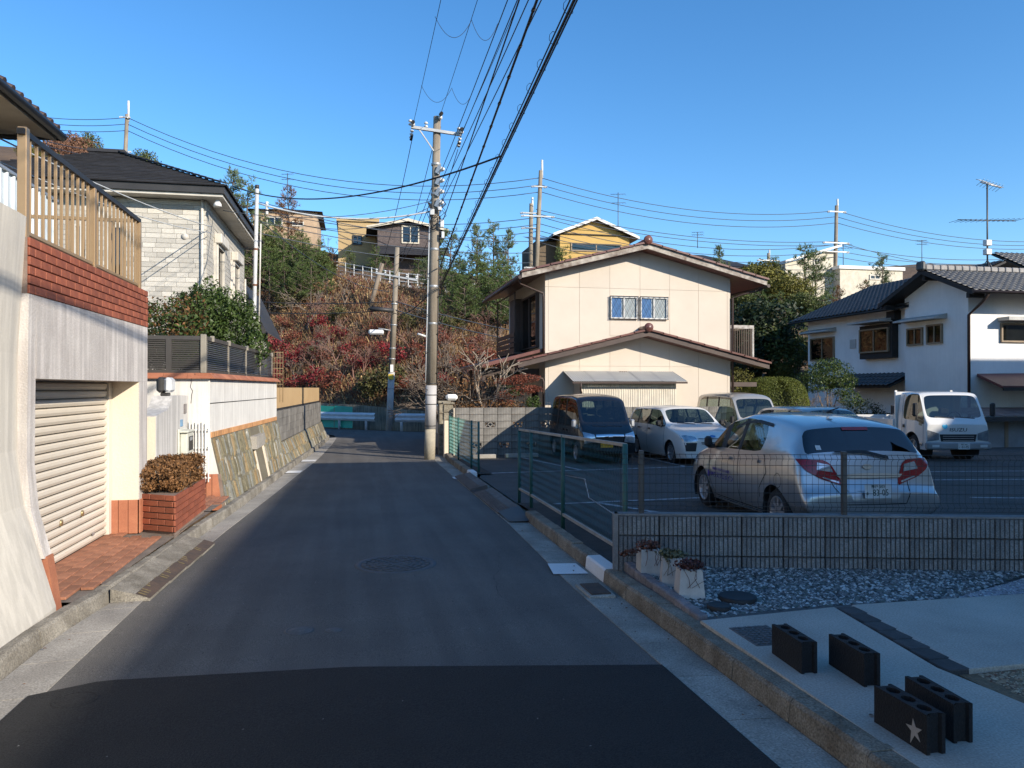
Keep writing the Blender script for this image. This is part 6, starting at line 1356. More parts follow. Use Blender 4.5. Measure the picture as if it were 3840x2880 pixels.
# wire mesh fence on the wall
mf = T('wire_mesh_fence', 'brown wire mesh fence with square posts on the ribbed block wall', 'fence', (4.8, 5.93, .52))
M_wire = mat('brown_coated_wire', (.05, .045, .04), .5, fine=0)
post_t = [.24, 2.02, 3.8, 5.6]
for t in post_t:
    p = PW0 + PWD * t; MB().cbox((-.022, -.022, .4), (.022, .022, 1.09), .004).build('post', mat('brown_post', (.085, .08, .075), .5, fine=.02), mf).matrix_local = Matrix.Translation(p - ROOT[mf.name]) @ Matrix.Rotation(wa, 4, 'Z') @ Matrix.Translation((4.8, 5.93, .52))
prof = [(.56, 0), (.575, 0), (.605, .035), (.635, 0), (.70, 0), (.79, 0), (.88, 0), (.97, 0), (1.0, 0), (1.025, .035), (1.05, 0), (1.065, 0)]
for k, (a, b) in enumerate(((.05, 2.0), (2.0, 3.78), (3.78, 5.58), (5.58, 6.9))):
    m = MB(); n = int((b - a) / .0515)
    for i in range(n + 1):
        t = lerp(a, b, i / n); q = PW0 + PWD * t + nrm * .028; m.tube([q + nrm * d + Vector((0, 0, z)) for z, d in prof], .0021, 4, cap=False)
    for z, d in ((.565, 0), (.605, .035), (.64, 0), (.72, 0), (.80, 0), (.88, 0), (.965, 0), (1.025, .035), (1.06, 0)):
        m.tube([PW0 + PWD * a + nrm * (.031 + d) + Vector((0, 0, z)), PW0 + PWD * b + nrm * (.031 + d) + Vector((0, 0, z))], .0024, 4, cap=False)
    m.build('wire_mesh', M_wire, mf)
# chain-link fences
M_net = mat('green_coated_wire', (.03, .1, .085), .5, fine=0); M_netO = mat('faded_green_wire', (.12, .26, .22), .6, fine=0)
def chain(name, label, posts, ztop, zbot, netm, rails=True, th=.0023):
    r = T(name, label, 'fence', (posts[0][0], posts[0][1], 0)); P = [Vector((x, y, 0)) for x, y in posts]
    for i, p in enumerate(P): MB().tube([(p.x, p.y, gz(p.y) + .02), (p.x, p.y, ztop(p.y) + .01)], .024, 10).build('post', M_green, r)
    for i, (a, b) in enumerate(zip(P, P[1:])):
        L = (b - a).length
        if rails:
            A, B = a + Vector((0, 0, ztop(a.y))), b + Vector((0, 0, ztop(b.y))); MB().beam(A, B, .034, .03).build('top_rail', M_alu, r)
            A, B = a + Vector((0, 0, zbot(a.y))), b + Vector((0, 0, zbot(b.y))); MB().beam(A, B, .03, .032).build('bottom_rail', M_alu, r)
        m = MB(); n = int(L / .048); k = 22
        for j in range(n + 1):
            pts = []
            for s_ in range(k + 1):
                t = (j + (.5 if s_ % 2 else -.5) * .98) / n; t = max(0, min(1, t)); q = a.lerp(b, t); pts.append((q.x + (.004 if s_ % 2 else -.004), q.y, lerp(zbot(q.y), ztop(q.y), s_ / k)))
            m.tube(pts, th, 3, cap=False, smooth=False)
        m.build('wire_netting', netm, r)
    return r
chain('chain_link_fence', 'green chain-link fence with pale rails between the road and the parking lot', ((2.40, 6.68), (2.43, 8.95), (2.46, 10.8), (2.45, 11.58)), lambda y: lerp(1.13, 1.01, (y - 6.7) / 4.9), lambda y: .16 - .012 * (y - 6.7), M_net)
chain('chain_link_fence', 'short faded green chain-link fence at the far corner by the utility pole', ((2.55, 16.25), (2.52, 17.1), (2.5, 19.2), (2.5, 21.1)), lambda y: .92 - .008 * (y - 16.2), lambda y: -.05 - .01 * (y - 16.2), M_netO, False, .003)
MB().tube([(3.0, 10.9, gz(10) + .5), (3.02, 10, .42), (2.8, 9.1, .3), (2.6, 7.6, .35), (2.5, 6.9, .15)], .006, 5).build('loose_wire', M_metal, None, 'pale loose wire drooping along the inside of the green chain-link fence', 'wire', loc=(2.8, 9, .3))
# ================================================================ ROADSIDE FITTINGS
M_rampR = mat('brown_ribbed_ramp', (.17, .145, .125), .85, (.1, .085, .075), 5, bump=.4, rnd=.12)
def ramp(label, y0, y1, n):
    r = T('kerb_ramp', label, 'kerb ramp', (2.1, (y0 + y1) / 2, gz(y0)), group='kerb ramps at the parking lot entrance')
    for i in range(n):
        a, b = lerp(y0, y1, i / n) + .004, lerp(y0, y1, (i + 1) / n) - .004; z = gz(a)
        xi, xo = fR(a) + .01, kR(a) + .02
        MB().add([(xi, a, z + .025), (xo, a, z + .1), (xo, b, z + .1), (xi, b, z + .025), (xi, a, z - .02), (xo, a, z - .02), (xo, b, z - .02), (xi, b, z - .02)], [(0, 1, 2, 3), (0, 4, 5, 1), (3, 2, 6, 7), (3, 7, 4, 0)]).build('ramp_plate', M_rampR, r)
        for j in range(5):
            t = .06 + j * .11; x = lerp(xi, xo, t); zz = z + lerp(.025, .1, t) + .002
            MB().add([(x, a + .02, zz), (x + .018, a + .02, zz + .004), (x + .018, b - .02, zz + .004), (x, b - .02, zz), (x + .009, a + .02, zz + .014), (x + .009, b - .02, zz + .014)], [(0, 4, 5, 3), (4, 1, 2, 5)]).build('ramp_rib', M_rampR, r)
ramp('ribbed brown kerb ramp nearer the camera with a dark end wedge', 10.75, 13.05, 4); ramp('ribbed brown kerb ramp beyond the open drain slot', 13.55, 15.85, 4)
MB().grid(lambda u, v: (lerp(fR(10) + .02, kR(10) + .03, u), lerp(9.95, 10.74, v) + .12 * (1 - u) * v, gz(10) + .02 + .08 * u * v), 6, 5).build('ramp_wedge', M_charc, None, 'dark wedge closing the near end of the brown kerb ramp', 'ramp end', loc=(2.1, 10.4, gz(10)))
MB().box((1.97, 13.08, gz(13) - .02), (2.3, 13.52, gz(13) + .012)).build('drain_slot', M_black, None, 'open dark drain slot between the two ribbed kerb ramps', 'drain', loc=(2.1, 13.3, gz(13)))
dg = T('drain_grate', 'rusty drain cover set in the right gutter beside the mossy kerb', 'drain cover', (1.98, 6.27, gz(6.2)))
MB().cbox((1.87, 6.06, gz(6.2) - .02), (2.1, 6.48, gz(6.2) + .022), .008).build('frame', M_gutR, dg); MB().cbox((1.9, 6.1, gz(6.2) + .02), (2.07, 6.44, gz(6.2) + .034), .004).build('lid', M_rust, dg)
M_iron = mat('worn_cast_iron', (.115, .113, .11), .7, (.08, .079, .078), 20, bump=.6, bs=40)
mh = T('manhole_cover', 'round cast iron manhole cover with raised pattern in the middle of the road', 'manhole cover', (.38, 7.72, gz(7.7)))
c = (.38, 7.72, gz(7.7))
MB().lathe([(.40, -.003), (.40, .006), (.345, .007), (.34, .002)], c, 40).build('frame', mat('grey_frame_ring', (.12, .12, .122), .8), mh)
m = MB().lathe([(.335, 0), (.335, .006), (.0, .006)], c, 40); m.build('lid', M_iron, mh)
m = MB()
for k in range(5):
    r0 = .06 + k * .062
    for j in range(4 + k * 4):
        a = 2 * math.pi * (j + .3 * k) / (4 + k * 4); d = Vector((math.cos(a), math.sin(a), 0)); t = Vector((-d.y, d.x, 0)); w_ = .7 * math.pi * r0 / (4 + k * 4)
        m.obox(Vector(c) + d * r0 + Vector((0, 0, .009)), d * .016, t * w_, (0, 0, .004))
m.build('raised_pattern', M_iron, mh)
for (x, y, r_, l) in ((-.4, 5.66, .085, 'small round iron valve lid in the road nearer the left'), (-.16, 5.62, .05, 'tiny round iron lid just right of the small valve lid'), (-1.5, 4.58, .1, 'round iron lid half buried in the fresh black asphalt')):
    z = gz(y) + (.012 if y < 4.7 else 0); m = MB().lathe([(r_ * 1.2, -.002), (r_ * 1.18, .004), (r_, .005), (r_ * .98, .002), (r_ * .93, .005), (r_ * .3, .006), (0, .006)], (x, y, z), 24); m.build('valve_lid', M_iron if y > 5 else M_asph2, None, l, 'valve lid', 'round iron lids in the road', loc=(x, y, z))
sc_ = T('square_cover', 'dark square drain cover with raised grid beside the black hollow blocks', 'drain cover', (2.52, 4.48, .078))
MB().cbox((2.385, 4.3, .04), (2.66, 4.66, .083), .004).build('lid', M_iron, sc_); m = MB()
for i in range(7):
    for j in range(9): m.obox((2.415 + i * .036, 4.33 + j * .038, .085), (.013, .004 * (-1) ** (i + j), 0), (.004, .013, 0), (0, 0, .003))
m.build('raised_grid', M_iron, sc_)
for (x, y, r_, l) in ((2.8, 5.33, .14, 'larger dark round lid lying in the grey pebbles'), (2.55, 5.13, .085, 'smaller dark round lid at the edge of the grey pebbles')): MB().lathe([(r_, 0), (r_, .03), (r_ * .95, .036), (r_ * .8, .032), (0, .034)], (x, y, .06), 28).build('pit_lid', mat('black_plastic_lid', (.02, .021, .023), .6), None, l, 'pit lid', 'dark lids in the pebbles', loc=(x, y, .06))
# --- pebbles
def pebbles(name, poly, n, size, cols, seed, z=.055, kind='stuff'):
    rs = rng(seed); P = np.array(poly, float); lo, hi = P.min(0), P.max(0); pts = []
    def ins(q):
        c = np.zeros(len(q), bool); k = len(P)
        for i in range(k):
            a, b = P[i], P[(i + 1) % k]; c ^= ((a[1] > q[:, 1]) != (b[1] > q[:, 1])) & (q[:, 0] < (b[0] - a[0]) * (q[:, 1] - a[1]) / (b[1] - a[1] + 1e-12) + a[0])
        return c
    q = rs.uniform(lo, hi, (int(n * 3), 2)); q = q[ins(q)][:n]; n = len(q)
    base = np.array([(1, 0, 0), (.3, .9, 0), (-.8, .5, 0), (-.7, -.6, 0), (.4, -.9, 0), (0, 0, .7), (.1, .1, -.7)]) * 1.0
    F = [(0, 1, 5), (1, 2, 5), (2, 3, 5), (3, 4, 5), (4, 0, 5)]
    s = size * rs.uniform(.55, 1.35, n); a = rs.uniform(0, 6.28, n); ca, sa = np.cos(a), np.sin(a); sx = rs.uniform(.8, 1.4, n); B = base[None] + rs.normal(0, .14, (n, 7, 3))
    X = B[:, :, 0] * (s * sx)[:, None]; Y = B[:, :, 1] * s[:, None]; Z = B[:, :, 2] * (s * .8)[:, None]
    v = np.stack([X * ca[:, None] - Y * sa[:, None] + q[:, :1], X * sa[:, None] + Y * ca[:, None] + q[:, 1:2], Z + (z + rs.uniform(0, size * .5, n))[:, None]], 2).reshape(-1, 3)
    f = (np.array(F)[None] + (np.arange(n) * 7)[:, None, None]).reshape(-1, 3)
    mi = np.repeat(rs.choice(len(cols), n, p=[c[1] for c in cols]), 5)
    me = npmesh(name, v, f, [c[0] for c in cols], mi); me.shade_smooth()
    return prop(link(name, me), kind=kind)
peb = lambda nm, c: mat('pebble_' + nm, c, .75, tuple(x * .8 for x in c), 30, isl=.25, fine=0)
pw, pg, pd, pgr, plv, pt1, pt2, pt3 = peb('white', (.55, .54, .5)), peb('grey', (.23, .225, .215)), peb('dark', (.085, .085, .083)), peb('green', (.14, .155, .13)), peb('lavender', (.34, .33, .35)), peb('tan', (.36, .24, .14)), peb('cream', (.5, .38, .25)), peb('rust', (.2, .1, .06))
pebbles('pebble_gravel', [(2.37, 6.5), (2.37, 4.98), (3.3, 5.06), (4.45, 5.06), (5.9, 5.72)], 13000, .0165, [(pw, .24), (pg, .3), (pd, .26), (pgr, .2)], 3)
pebbles('lavender_gravel', [(4.45, 5.06), (8.4, 5.05), (7.6, 5.18), (5.9, 5.62)], 9000, .012, [(plv, .7), (pw, .2), (pg, .1)], 4)
pebbles('tan_gravel', [(3.40, 3.70), (5.2, 3.86), (5.2, 2.75), (3.5, 2.7), (3.38, 3.3)], 9000, .0115, [(pt1, .5), (pt2, .35), (pt3, .15)], 5, z=.045)
tb = MB(); tb.box((3.3, 2.4, .0), (9, 3.92, .048)); tb.build('tan_gravel_bed', mat('tan_grit', (.25, .17, .1), .95, (.15, .1, .06), 40, bump=1, bs=80), kind='structure')
# --- granite edging
M_gran = mat('pink_granite_sett', (.26, .235, .235), .92, (.17, .15, .15), 12, bump=1, bs=50, fine=.2, rnd=.15)
ed = T('granite_edging', 'row of rough pinkish granite setts between kerb and pebbles', 'edging', (2.33, 5.8, .05))
y = 4.93
for i in range(11):
    L = .15 + RND.uniform(-.015, .015); x = lerp(2.295, 2.335, i / 10); MB().cbox((x, y + .003, -.02), (x + .085 + RND.uniform(-.008, .008), y + L - .003, .095 + RND.uniform(-.008, .008)), .01).build('sett', M_gran, ed); y += L
# --- white planters with succulents
M_pot = mat('white_clay_planter', (.6, .58, .54), .85, (.46, .43, .39), 3, bump=.2, fine=.06, streak=.12)
M_suc = [mat('dark_red_succulent', (.1, .03, .025), .5, (.05, .018, .016), 8, isl=.5, fine=0), mat('grey_green_succulent', (.14, .15, .07), .5, (.1, .07, .04), 8, isl=.5, fine=0), mat('red_brown_succulent', (.17, .06, .035), .5, (.09, .035, .022), 8, isl=.5, fine=0)]
for k, (x, y, rz_, w_, h_, mi, lab) in enumerate(((2.44, 6.22, -.1, .085, .24, 2, 'square white planter nearest the ribbed wall with red brown succulents spilling left'), (2.50, 5.86, -.3, .085, .24, 1, 'middle tapered white planter with grey green succulents'), (2.49, 5.5, -.2, .095, .235, 0, 'front tapered white planter with dark red trailing succulents'))):
    p = T('planter', lab, 'planter', (x, y, .045), rz_, 'white planters with succulents'); ROOT[p.name] = Vector()
    m = MB(); b_ = w_ * (1.0 if k == 0 else .86 + .2); t_ = w_ * .93
    if k: b_, t_ = w_ * 1.06, w_ * .86
    m.add([(-b_, -b_, 0), (b_, -b_, 0), (b_, b_, 0), (-b_, b_, 0), (-t_, -t_, h_), (t_, -t_, h_), (t_, t_, h_), (-t_, t_, h_), (-t_ + .015, -t_ + .015, h_), (t_ - .015, -t_ + .015, h_), (t_ - .015, t_ - .015, h_), (-t_ + .015, t_ - .015, h_), (-t_ + .015, -t_ + .015, h_ - .02), (t_ - .015, -t_ + .015, h_ - .02), (t_ - .015, t_ - .015, h_ - .02), (-t_ + .015, t_ - .015, h_ - .02)],
          [(0, 1, 5, 4), (1, 2, 6, 5), (2, 3, 7, 6), (3, 0, 4, 7), (4, 5, 9, 8), (5, 6, 10, 9), (6, 7, 11, 10), (7, 4, 8, 11), (8, 9, 13, 12), (9, 10, 14, 13), (10, 11, 15, 14), (11, 8, 12, 15), (3, 2, 1, 0)])
    m.build('pot', M_pot, p, local=True); MB().quad((-t_ + .01, -t_ + .01, h_ - .018), (t_ - .01, -t_ + .01, h_ - .018), (t_ - .01, t_ - .01, h_ - .018), (-t_ + .01, t_ - .01, h_ - .018)).build('soil', M_soil, p, local=True)
    bl = [((-.02, -.02, h_ + .02), (.09, .09, .045)), ((.05, 0, h_ + .02), (.07, .07, .035))]
    if k == 0: bl += [((-.13 - .05 * i, -.06, h_ - .01 - .012 * i), (.045, .03, .022)) for i in range(3)]
    link('foliage', leaf_mesh('succulent', bl, 520, .026, M_suc[mi], 40 + k, .6, .4, .2), p)
    st = MB(); rs = random.Random(k)
    for i in range(4):
        a = rs.uniform(-2.6, -.4); q = Vector((t_ * math.cos(a), -t_, h_)); pts = [q + Vector((0, .03, .01)), q + Vector((.0, -.02, -.0)), q + Vector((rs.uniform(-.05, .05), -.03, -.06)), q + Vector((rs.uniform(-.09, .09), -.035, -.13))]; st.tube(pts, .002, 4)
    st.build('runner', M_suc[mi], p, local=True)
# --- black hollow blocks
M_blkp = mat('black_painted_block', (.013, .013, .014), .85, (.008, .008, .009), 10, bump=.7, bs=90, fine=.2)
def hollow(L=.34, Tk=.092, H=.172):
    m = MB(); hl, ht = L / 2, Tk / 2; hx = L * .105; hy = Tk * .29; cs_ = [-L * .29, 0, L * .29]
    def hole(cx): return [(cx + hx * (1 if sx else -1) * f, hy * g) for sx, f, g in ((1, .45, 1), (1, 1, .3), (1, 1, -.3), (1, .45, -1), (0, .45, -1), (0, 1, -.3), (0, 1, .3), (0, .45, 1))]
    for z, fl in ((H, False), (0, True)):
        xs_ = [-hl] + [(a + b) / 2 for a, b in zip(cs_, cs_[1:])] + [hl]
        for i, cx in enumerate(cs_):
            h = hole(cx); o = [(xs_[i + 1], ht), (xs_[i + 1], ht), (xs_[i + 1], -ht), (xs_[i + 1], -ht), (xs_[i], -ht), (xs_[i], -ht), (xs_[i], ht), (xs_[i], ht)]
            if i == 0: o[5] = (-hl + .016, -ht * .5); o[6] = (-hl + .016, ht * .5)
            if i == 2: o[1] = (hl - .016, ht * .5); o[2] = (hl - .016, -ht * .5)
            vs = [(a, b, z) for a, b in h] + [(a, b, z) for a, b in o]; fs = [(k, (k + 1) % 8, (k + 1) % 8 + 8, k + 8) for k in range(8)]
            m.add(vs, fs if not fl else [f[::-1] for f in fs])
    for cx in cs_:
        h = hole(cx); m.add([(a, b, H) for a, b in h] + [(a, b, 0.02) for a, b in h], [((k + 1) % 8, k, k + 8, (k + 1) % 8 + 8) for k in range(8)] + [list(range(8, 16))])
    for s_ in (-1, 1):
        m.quad((-hl, s_ * ht, 0), (hl, s_ * ht, 0), (hl, s_ * ht, H), (-hl, s_ * ht, H)) if s_ < 0 else m.quad((hl, ht, 0), (-hl, ht, 0), (-hl, ht, H), (hl, ht, H))
        P = [(s_ * hl, -ht), (s_ * hl, -ht * .62), (s_ * (hl - .016), -ht * .5), (s_ * (hl - .016), ht * .5), (s_ * hl, ht * .62), (s_ * hl, ht)]
        for a, b in zip(P, P[1:]): m.quad((a[0], a[1], 0), (b[0], b[1], 0), (b[0], b[1], H), (a[0], a[1], H))
    return m.mesh('hollow_block', M_blkp)
hm = hollow()
for i, (x, y, a, l) in enumerate(((2.45, 4.0, 1.52, 'black hollow concrete block standing next to the square drain cover'), (2.67, 3.77, 1.51, 'black hollow concrete block standing alone nearest the dark paver strip'), (2.645, 3.12, 1.50, 'black hollow concrete block hidden partly behind the one with the star'), (2.435, 3.05, 1.575, 'black hollow concrete block with a pale star on its side'))):
    o = link('hollow_block', hm, None, (x, y, .0785), (0, 0, a)); prop(o, l, 'concrete block', 'black hollow blocks on the slab'); ROOT[o.name] = Vector((x, y, .0785)); last = o
st = [((.052 if k % 2 == 0 else .02) * math.sin(k * math.pi / 5 + .15) - .095, (.05 if k % 2 == 0 else .02) * math.cos(k * math.pi / 5 + .15) + .075) for k in range(10)]
st[5] = (st[5][0], st[5][1]); st[4] = (st[4][0], st[4][1] - .02)
star = MB(); star.prism(st, .0462, .0475, 'xz'); so_ = star.build('star', mat('pale_star_paint', (.42, .38, .34), .8), None); so_.parent = last; so_.location = (0, 0, 0)
# --- fallen leaves and grit
M_dry = mat('dry_leaf', (.2, .09, .04), .8, (.11, .05, .025), 3, isl=.5, fine=0)
rs = rng(77); n = 160; P = np.stack([np.concatenate([rs.uniform(-2.05, -1.75, n // 2), rs.uniform(1.9, 2.45, n - n // 2)]), rs.uniform(3, 21, n), np.zeros(n)], 1); P[:, 2] = [gz(y) + (.012 if x < 2.15 else .125) for x, y in P[:, :2]]
v, q = leaf_quads(P, np.tile([0, 0, 1.0], (n, 1)), .028, rs, .6, .15); prop(link('fallen_leaves', npmesh('fallen_leaves', v, q, M_dry)), kind='stuff')
n = 260; P = np.stack([rs.uniform(-1.7, 1.85, n), rs.uniform(2.2, 16, n), np.zeros(n)], 1); P[:, 2] = [gz(y) + (.014 if y < 4.7 else .002) for y in P[:, 1]]
v, q = leaf_quads(P, np.tile([0, 0, 1.0], (n, 1)), .012, rs, .8, .2); prop(link('road_grit', npmesh('road_grit', v, q, [M_black, pg], np.arange(n) % 2)), kind='stuff')
# ================================================================ HOUSES OUT OF FRAME WHOSE SHADE FALLS ON THE STREET
def plain_house(name, label, x0, x1, y0, y1, h, wm, faces):
    r = T(name, label, 'house', ((x0 + x1) / 2, (y0 + y1) / 2, -.1))
    MB().box((x0 + .5, y0 + .5, -.3), (x1 - .5, y1 - .5, h - .1)).build('wall', wm, r)
    cx0, cx1, cy0, cy1 = x0 + (y1 - y0) / 2 if x1 - x0 > y1 - y0 else (x0 + x1) / 2 - .1, x1 - (y1 - y0) / 2 if x1 - x0 > y1 - y0 else (x0 + x1) / 2 + .1, (y0 + y1) / 2, (y0 + y1) / 2
    if x1 - x0 <= y1 - y0: cy0, cy1 = y0 + (x1 - x0) / 2, y1 - (x1 - x0) / 2
    rz_ = h + .28 * min(x1 - x0, y1 - y0) / 2
    MB().add([(x0, y0, h), (x1, y0, h), (x1, y1, h), (x0, y1, h), (cx0, cy0, rz_), (cx1, cy0, rz_), (cx1, cy1, rz_), (cx0, cy1, rz_), (x0, y0, h - .18), (x1, y0, h - .18), (x1, y1, h - .18), (x0, y1, h - .18)],
             [(0, 1, 5, 4), (1, 2, 6, 5), (2, 3, 7, 6), (3, 0, 4, 7), (4, 5, 6, 7), (0, 8, 9, 1), (1, 9, 10, 2), (2, 10, 11, 3), (3, 11, 8, 0), (8, 11, 10, 9)]).build('roof', M_slate, r)
    for axis, p, s_, a in faces:
        for zf in (.9, 3.7, 6.5):
            if zf + 1.3 < h - .4: win(r, axis, p, a, a + 1.6, zf, zf + 1.3, s_, M_offw, .06, .06, 1)
    return r
plain_house('tall_house', 'tall cream house beside the slab driveway whose shade covers the street', 11.78, 24.4, -15, 4.0, 9, M_creamw, [('x', 12.28, -1, -11), ('x', 12.28, -1, -7), ('x', 12.28, -1, -2.5), ('y', 3.5, 1, 14), ('y', 3.5, 1, 19)]).rotation_euler = (0, 0, R(-2.2))
plain_house('tall_house', 'tall pale house squeezed between the cream and the grey tall houses', 26.4, 30.1, -9, 4.0, 9, M_creamw, [('y', 3.5, 1, 27)])
plain_house('tall_house', 'tall grey house past the parking lot whose shade falls on the white house', 30.2, 45, 2, 12.35, 9, mat('grey_render', (.4, .4, .4), .9), [('y', 11.85, 1, 32), ('y', 11.85, 1, 38), ('x', 30.7, -1, 4.5)])
# ================================================================ FOOT OF THE HILL: RETAINING WALL AND GUARDRAILS
M_mossw = mat('mossy_concrete_wall', (.36, .31, .24), .95, (.22, .19, .14), 1.2, bump=.6, streak=.4, fine=.15)
hw = MB(); hxs = [x * 1.0 for x in range(-14, 15)]
for a, b in zip(hxs, hxs[1:]):
    A, B = (a, yb(a) - .3), (b, yb(b) - .3); ta, tb_ = interp(a, [(-6, .95), (0, .8), (3, .55), (14, .5)]), interp(b, [(-6, .95), (0, .8), (3, .55), (14, .5)])
    hw.add([(A[0], A[1], -.5), (B[0], B[1], -.5), (B[0], B[1] + .08, tb_), (A[0], A[1] + .08, ta), (B[0], B[1] + .6, tb_), (A[0], A[1] + .6, ta)], [(0, 1, 2, 3), (3, 2, 4, 5)])
hw.build('hill_retaining_wall', M_mossw, None, 'mossy concrete retaining wall at the foot of the red hillside', 'wall', loc=(0, 39, -.4))
M_grail = mat('guardrail_white', (.62, .66, .7), .45, (.5, .54, .58), 3, fine=.04)
def guard(label, P, posts):
    r = T('guardrail', label, 'guardrail', (P[0][0], P[0][1], -.36))
    a, b = Vector((*P[0], 0)), Vector((*P[1], 0)); d = (b - a).normalized(); n = Vector((d.y, -d.x, 0))
    if n.y > 0: n = -n
    pf = [(0, .02), (.03, .07), (.065, .1), (.065, .15), (.02, .2), (.02, .24), (.065, .29), (.065, .34), (.03, .37), (0, .42)]
    vs = [a + n * p + Vector((0, 0, q + .05)) for p, q in pf] + [b + n * p + Vector((0, 0, q + .05)) for p, q in pf]; k = len(pf)
    MB().add(vs, [(i, i + k, i + k + 1, i + 1) for i in range(k - 1)], 0, True).build('beam', M_grail, r)
    for t in posts: p = a.lerp(b, t); MB().tube([(p.x, p.y + .06, -.4), (p.x, p.y + .06, .4)], .06, 10).build('post', M_grail, r)
    return r
g1 = guard('white corrugated guardrail at the road end with green sheets behind it', ((-5.2, 42.6), (.85, 37.0)), (.05, .3, .55, .72, .93))
guard('shorter white guardrail right of the thin pole at the road end', ((1.75, 36.15), (6.5, 34.2)), (.06, .32, .6, .9))
M_gsheet = mat('green_safety_sheet', (.03, .42, .32), .5, (.025, .34, .25), 3, fine=.03)
for i in range(2):
    t0, t1 = .53 + i * .15, .675 + i * .15; a = Vector((lerp(-5.2, .85, t0), lerp(42.6, 37.0, t0) + .22)); b = Vector((lerp(-5.2, .85, t1), lerp(42.6, 37.0, t1) + .22))
    o = MB().add([(a.x, a.y, -.3), (b.x, b.y, -.3), (b.x, b.y, .74), (a.x, a.y, .78), (a.x, a.y + .03, -.3), (b.x, b.y + .03, -.3), (b.x, b.y + .03, .74), (a.x, a.y + .03, .78)], [(0, 1, 2, 3), (5, 4, 7, 6), (3, 2, 6, 7), (1, 5, 6, 2), (4, 0, 3, 7)]).build('green_sheet', M_gsheet, None, ('left green safety sheet leaning behind the white guardrail', 'right green safety sheet leaning behind the white guardrail')[i], 'safety sheet', 'green sheets behind the guardrail', loc=(a.x, a.y, -.3))
# ================================================================ ROAD ON THE HILL AND ITS HOUSES
def hp(u, d):                                            # point of the hill at a picture column, d metres beyond the hill's foot
    y = 45.
    for _ in range(12): x = atx(u, 1455, 1).x; dr = ray(u, 1455); x = y * dr.x / dr.y; y = yb(x) + d
    return Vector((x, y, hill(x, y)))
def zat(u, v, p): d = ray(u, v); return CAM.z + d.z * p.y / d.y
M_rail = mat('white_handrail', (.66, .66, .64), .6, fine=.03)
rw_ = T('hill_railing', 'white railing on a concrete edge along the road up the hill', 'railing', (0, 53, 8)); e = MB(); rb = MB(); k = 0
for i in range(60):
    x0, x1 = -14 + i * .6, -14 + (i + 1) * .6; y0, y1 = yb(x0) + 15.2, yb(x1) + 15.2; z0, z1 = zr(x0), zr(x1)
    e.add([(x0, y0, z0 - .55), (x1, y1, z1 - .55), (x1, y1, z1 + .12), (x0, y0, z0 + .12), (x1, y1 + .4, z1 + .12), (x0, y0 + .4, z0 + .12)], [(0, 1, 2, 3), (3, 2, 4, 5)])
    MB().box((x0 - .03, y0 + .1, z0 + .1), (x0 + .03, y0 + .16, z0 + .95)).build('post', M_rail, rw_)
    for zz in (.35, .62, .9): rb.beam((x0, y0 + .13, z0 + zz), (x1, y1 + .13, z1 + zz), .05, .05)
e.build('concrete_edge', M_white, rw_); rb.build('rail', M_rail, rw_)
def hbox(u0, u1, vt, vb_, d, dep):                        # front face of a hill house from picture columns
    m = hp((u0 + u1) / 2, d); a, b = at(u0, vt, m.y), at(u1, vt, m.y); return a.x, b.x, m.y, m.y + dep, zat((u0 + u1) / 2, vb_, m), zat((u0 + u1) / 2, vt, m)
def house(name, label, box, wm, roofm, roof, wins, over=.5, rh=1.2, extra=None):
    x0, x1, y0, y1, zb_, zt = box; zb_ = min(zb_, hill((x0 + x1) / 2, y0) - .5); r = T(name, label, 'house', ((x0 + x1) / 2, y0, zb_))
    MB().box((x0, y0, zb_), (x1, y1, zt)).build('wall', wm, r); xm, ym = (x0 + x1) / 2, (y0 + y1) / 2; o = over
    if roof == 'flat': MB().box((x0 - .15, y0 - .15, zt + .005), (x1 + .15, y1 + .15, zt + .3)).build('parapet', roofm, r)
    elif roof == 'gable':
        MB().prism([(x0, zt), (x1, zt), (xm, zt + rh)], y0 + .002, y1, 'xz').build('gable', wm, r); s_ = rh / (xm - x0)
        for e_, a in ((-1, x0 - o), (1, x1 + o)):
            MB().prism([(a, zt - s_ * o + .02), (xm, zt + rh + .02), (xm, zt + rh + .2), (a, zt - s_ * o + .2)], y0 - .5, y1 + .4, 'xz').build('roof', roofm[0], r)
            MB().prism([(a, zt - s_ * o + .0), (xm, zt + rh - .02), (xm, zt + rh + .22), (a, zt - s_ * o + .22)], y0 - .55, y0 - .505, 'xz').build('barge_board', roofm[1], r)
    elif roof == 'hip':
        MB().add([(x0 - o, y0 - o, zt), (x1 + o, y0 - o, zt), (x1 + o, y1 + o, zt), (x0 - o, y1 + o, zt), (xm - .6, ym, zt + rh), (xm + .6, ym, zt + rh)], [(0, 1, 5, 4), (1, 2, 5), (2, 3, 4, 5), (3, 0, 4), (0, 3, 2, 1)]).build('roof', roofm, r)
    elif roof == 'mono': MB().prism([(x0 - o, zt), (x1 + o, zt + rh), (x1 + o, zt + rh + .2), (x0 - o, zt + .2)], y0 - .4, y1 + .3, 'xz').build('roof', roofm, r); MB().prism([(x0, zt), (x1, zt), (x1, zt + rh * .9)], y0 + .002, y1, 'xz').build('gable', wm, r)
    for (u0, u1, v0, v1, fm, cur) in wins:
        a, b = at(u0, v0, y0), at(u1, v1, y0); win(r, 'y', y0, a.x, b.x, b.z, a.z, -1, fm, .1, .08, 1, None, True, cur)
    return r
M_beige = mat('beige_render', (.5, .36, .24), .9, fine=.04); M_tan = mat('tan_render', (.46, .33, .17), .92, (.42, .3, .155), .6, fine=.03); M_brickD = mat('dark_brick_cladding', (.13, .105, .1), .9, (.075, .06, .06), 3, fine=.3, fs=12)
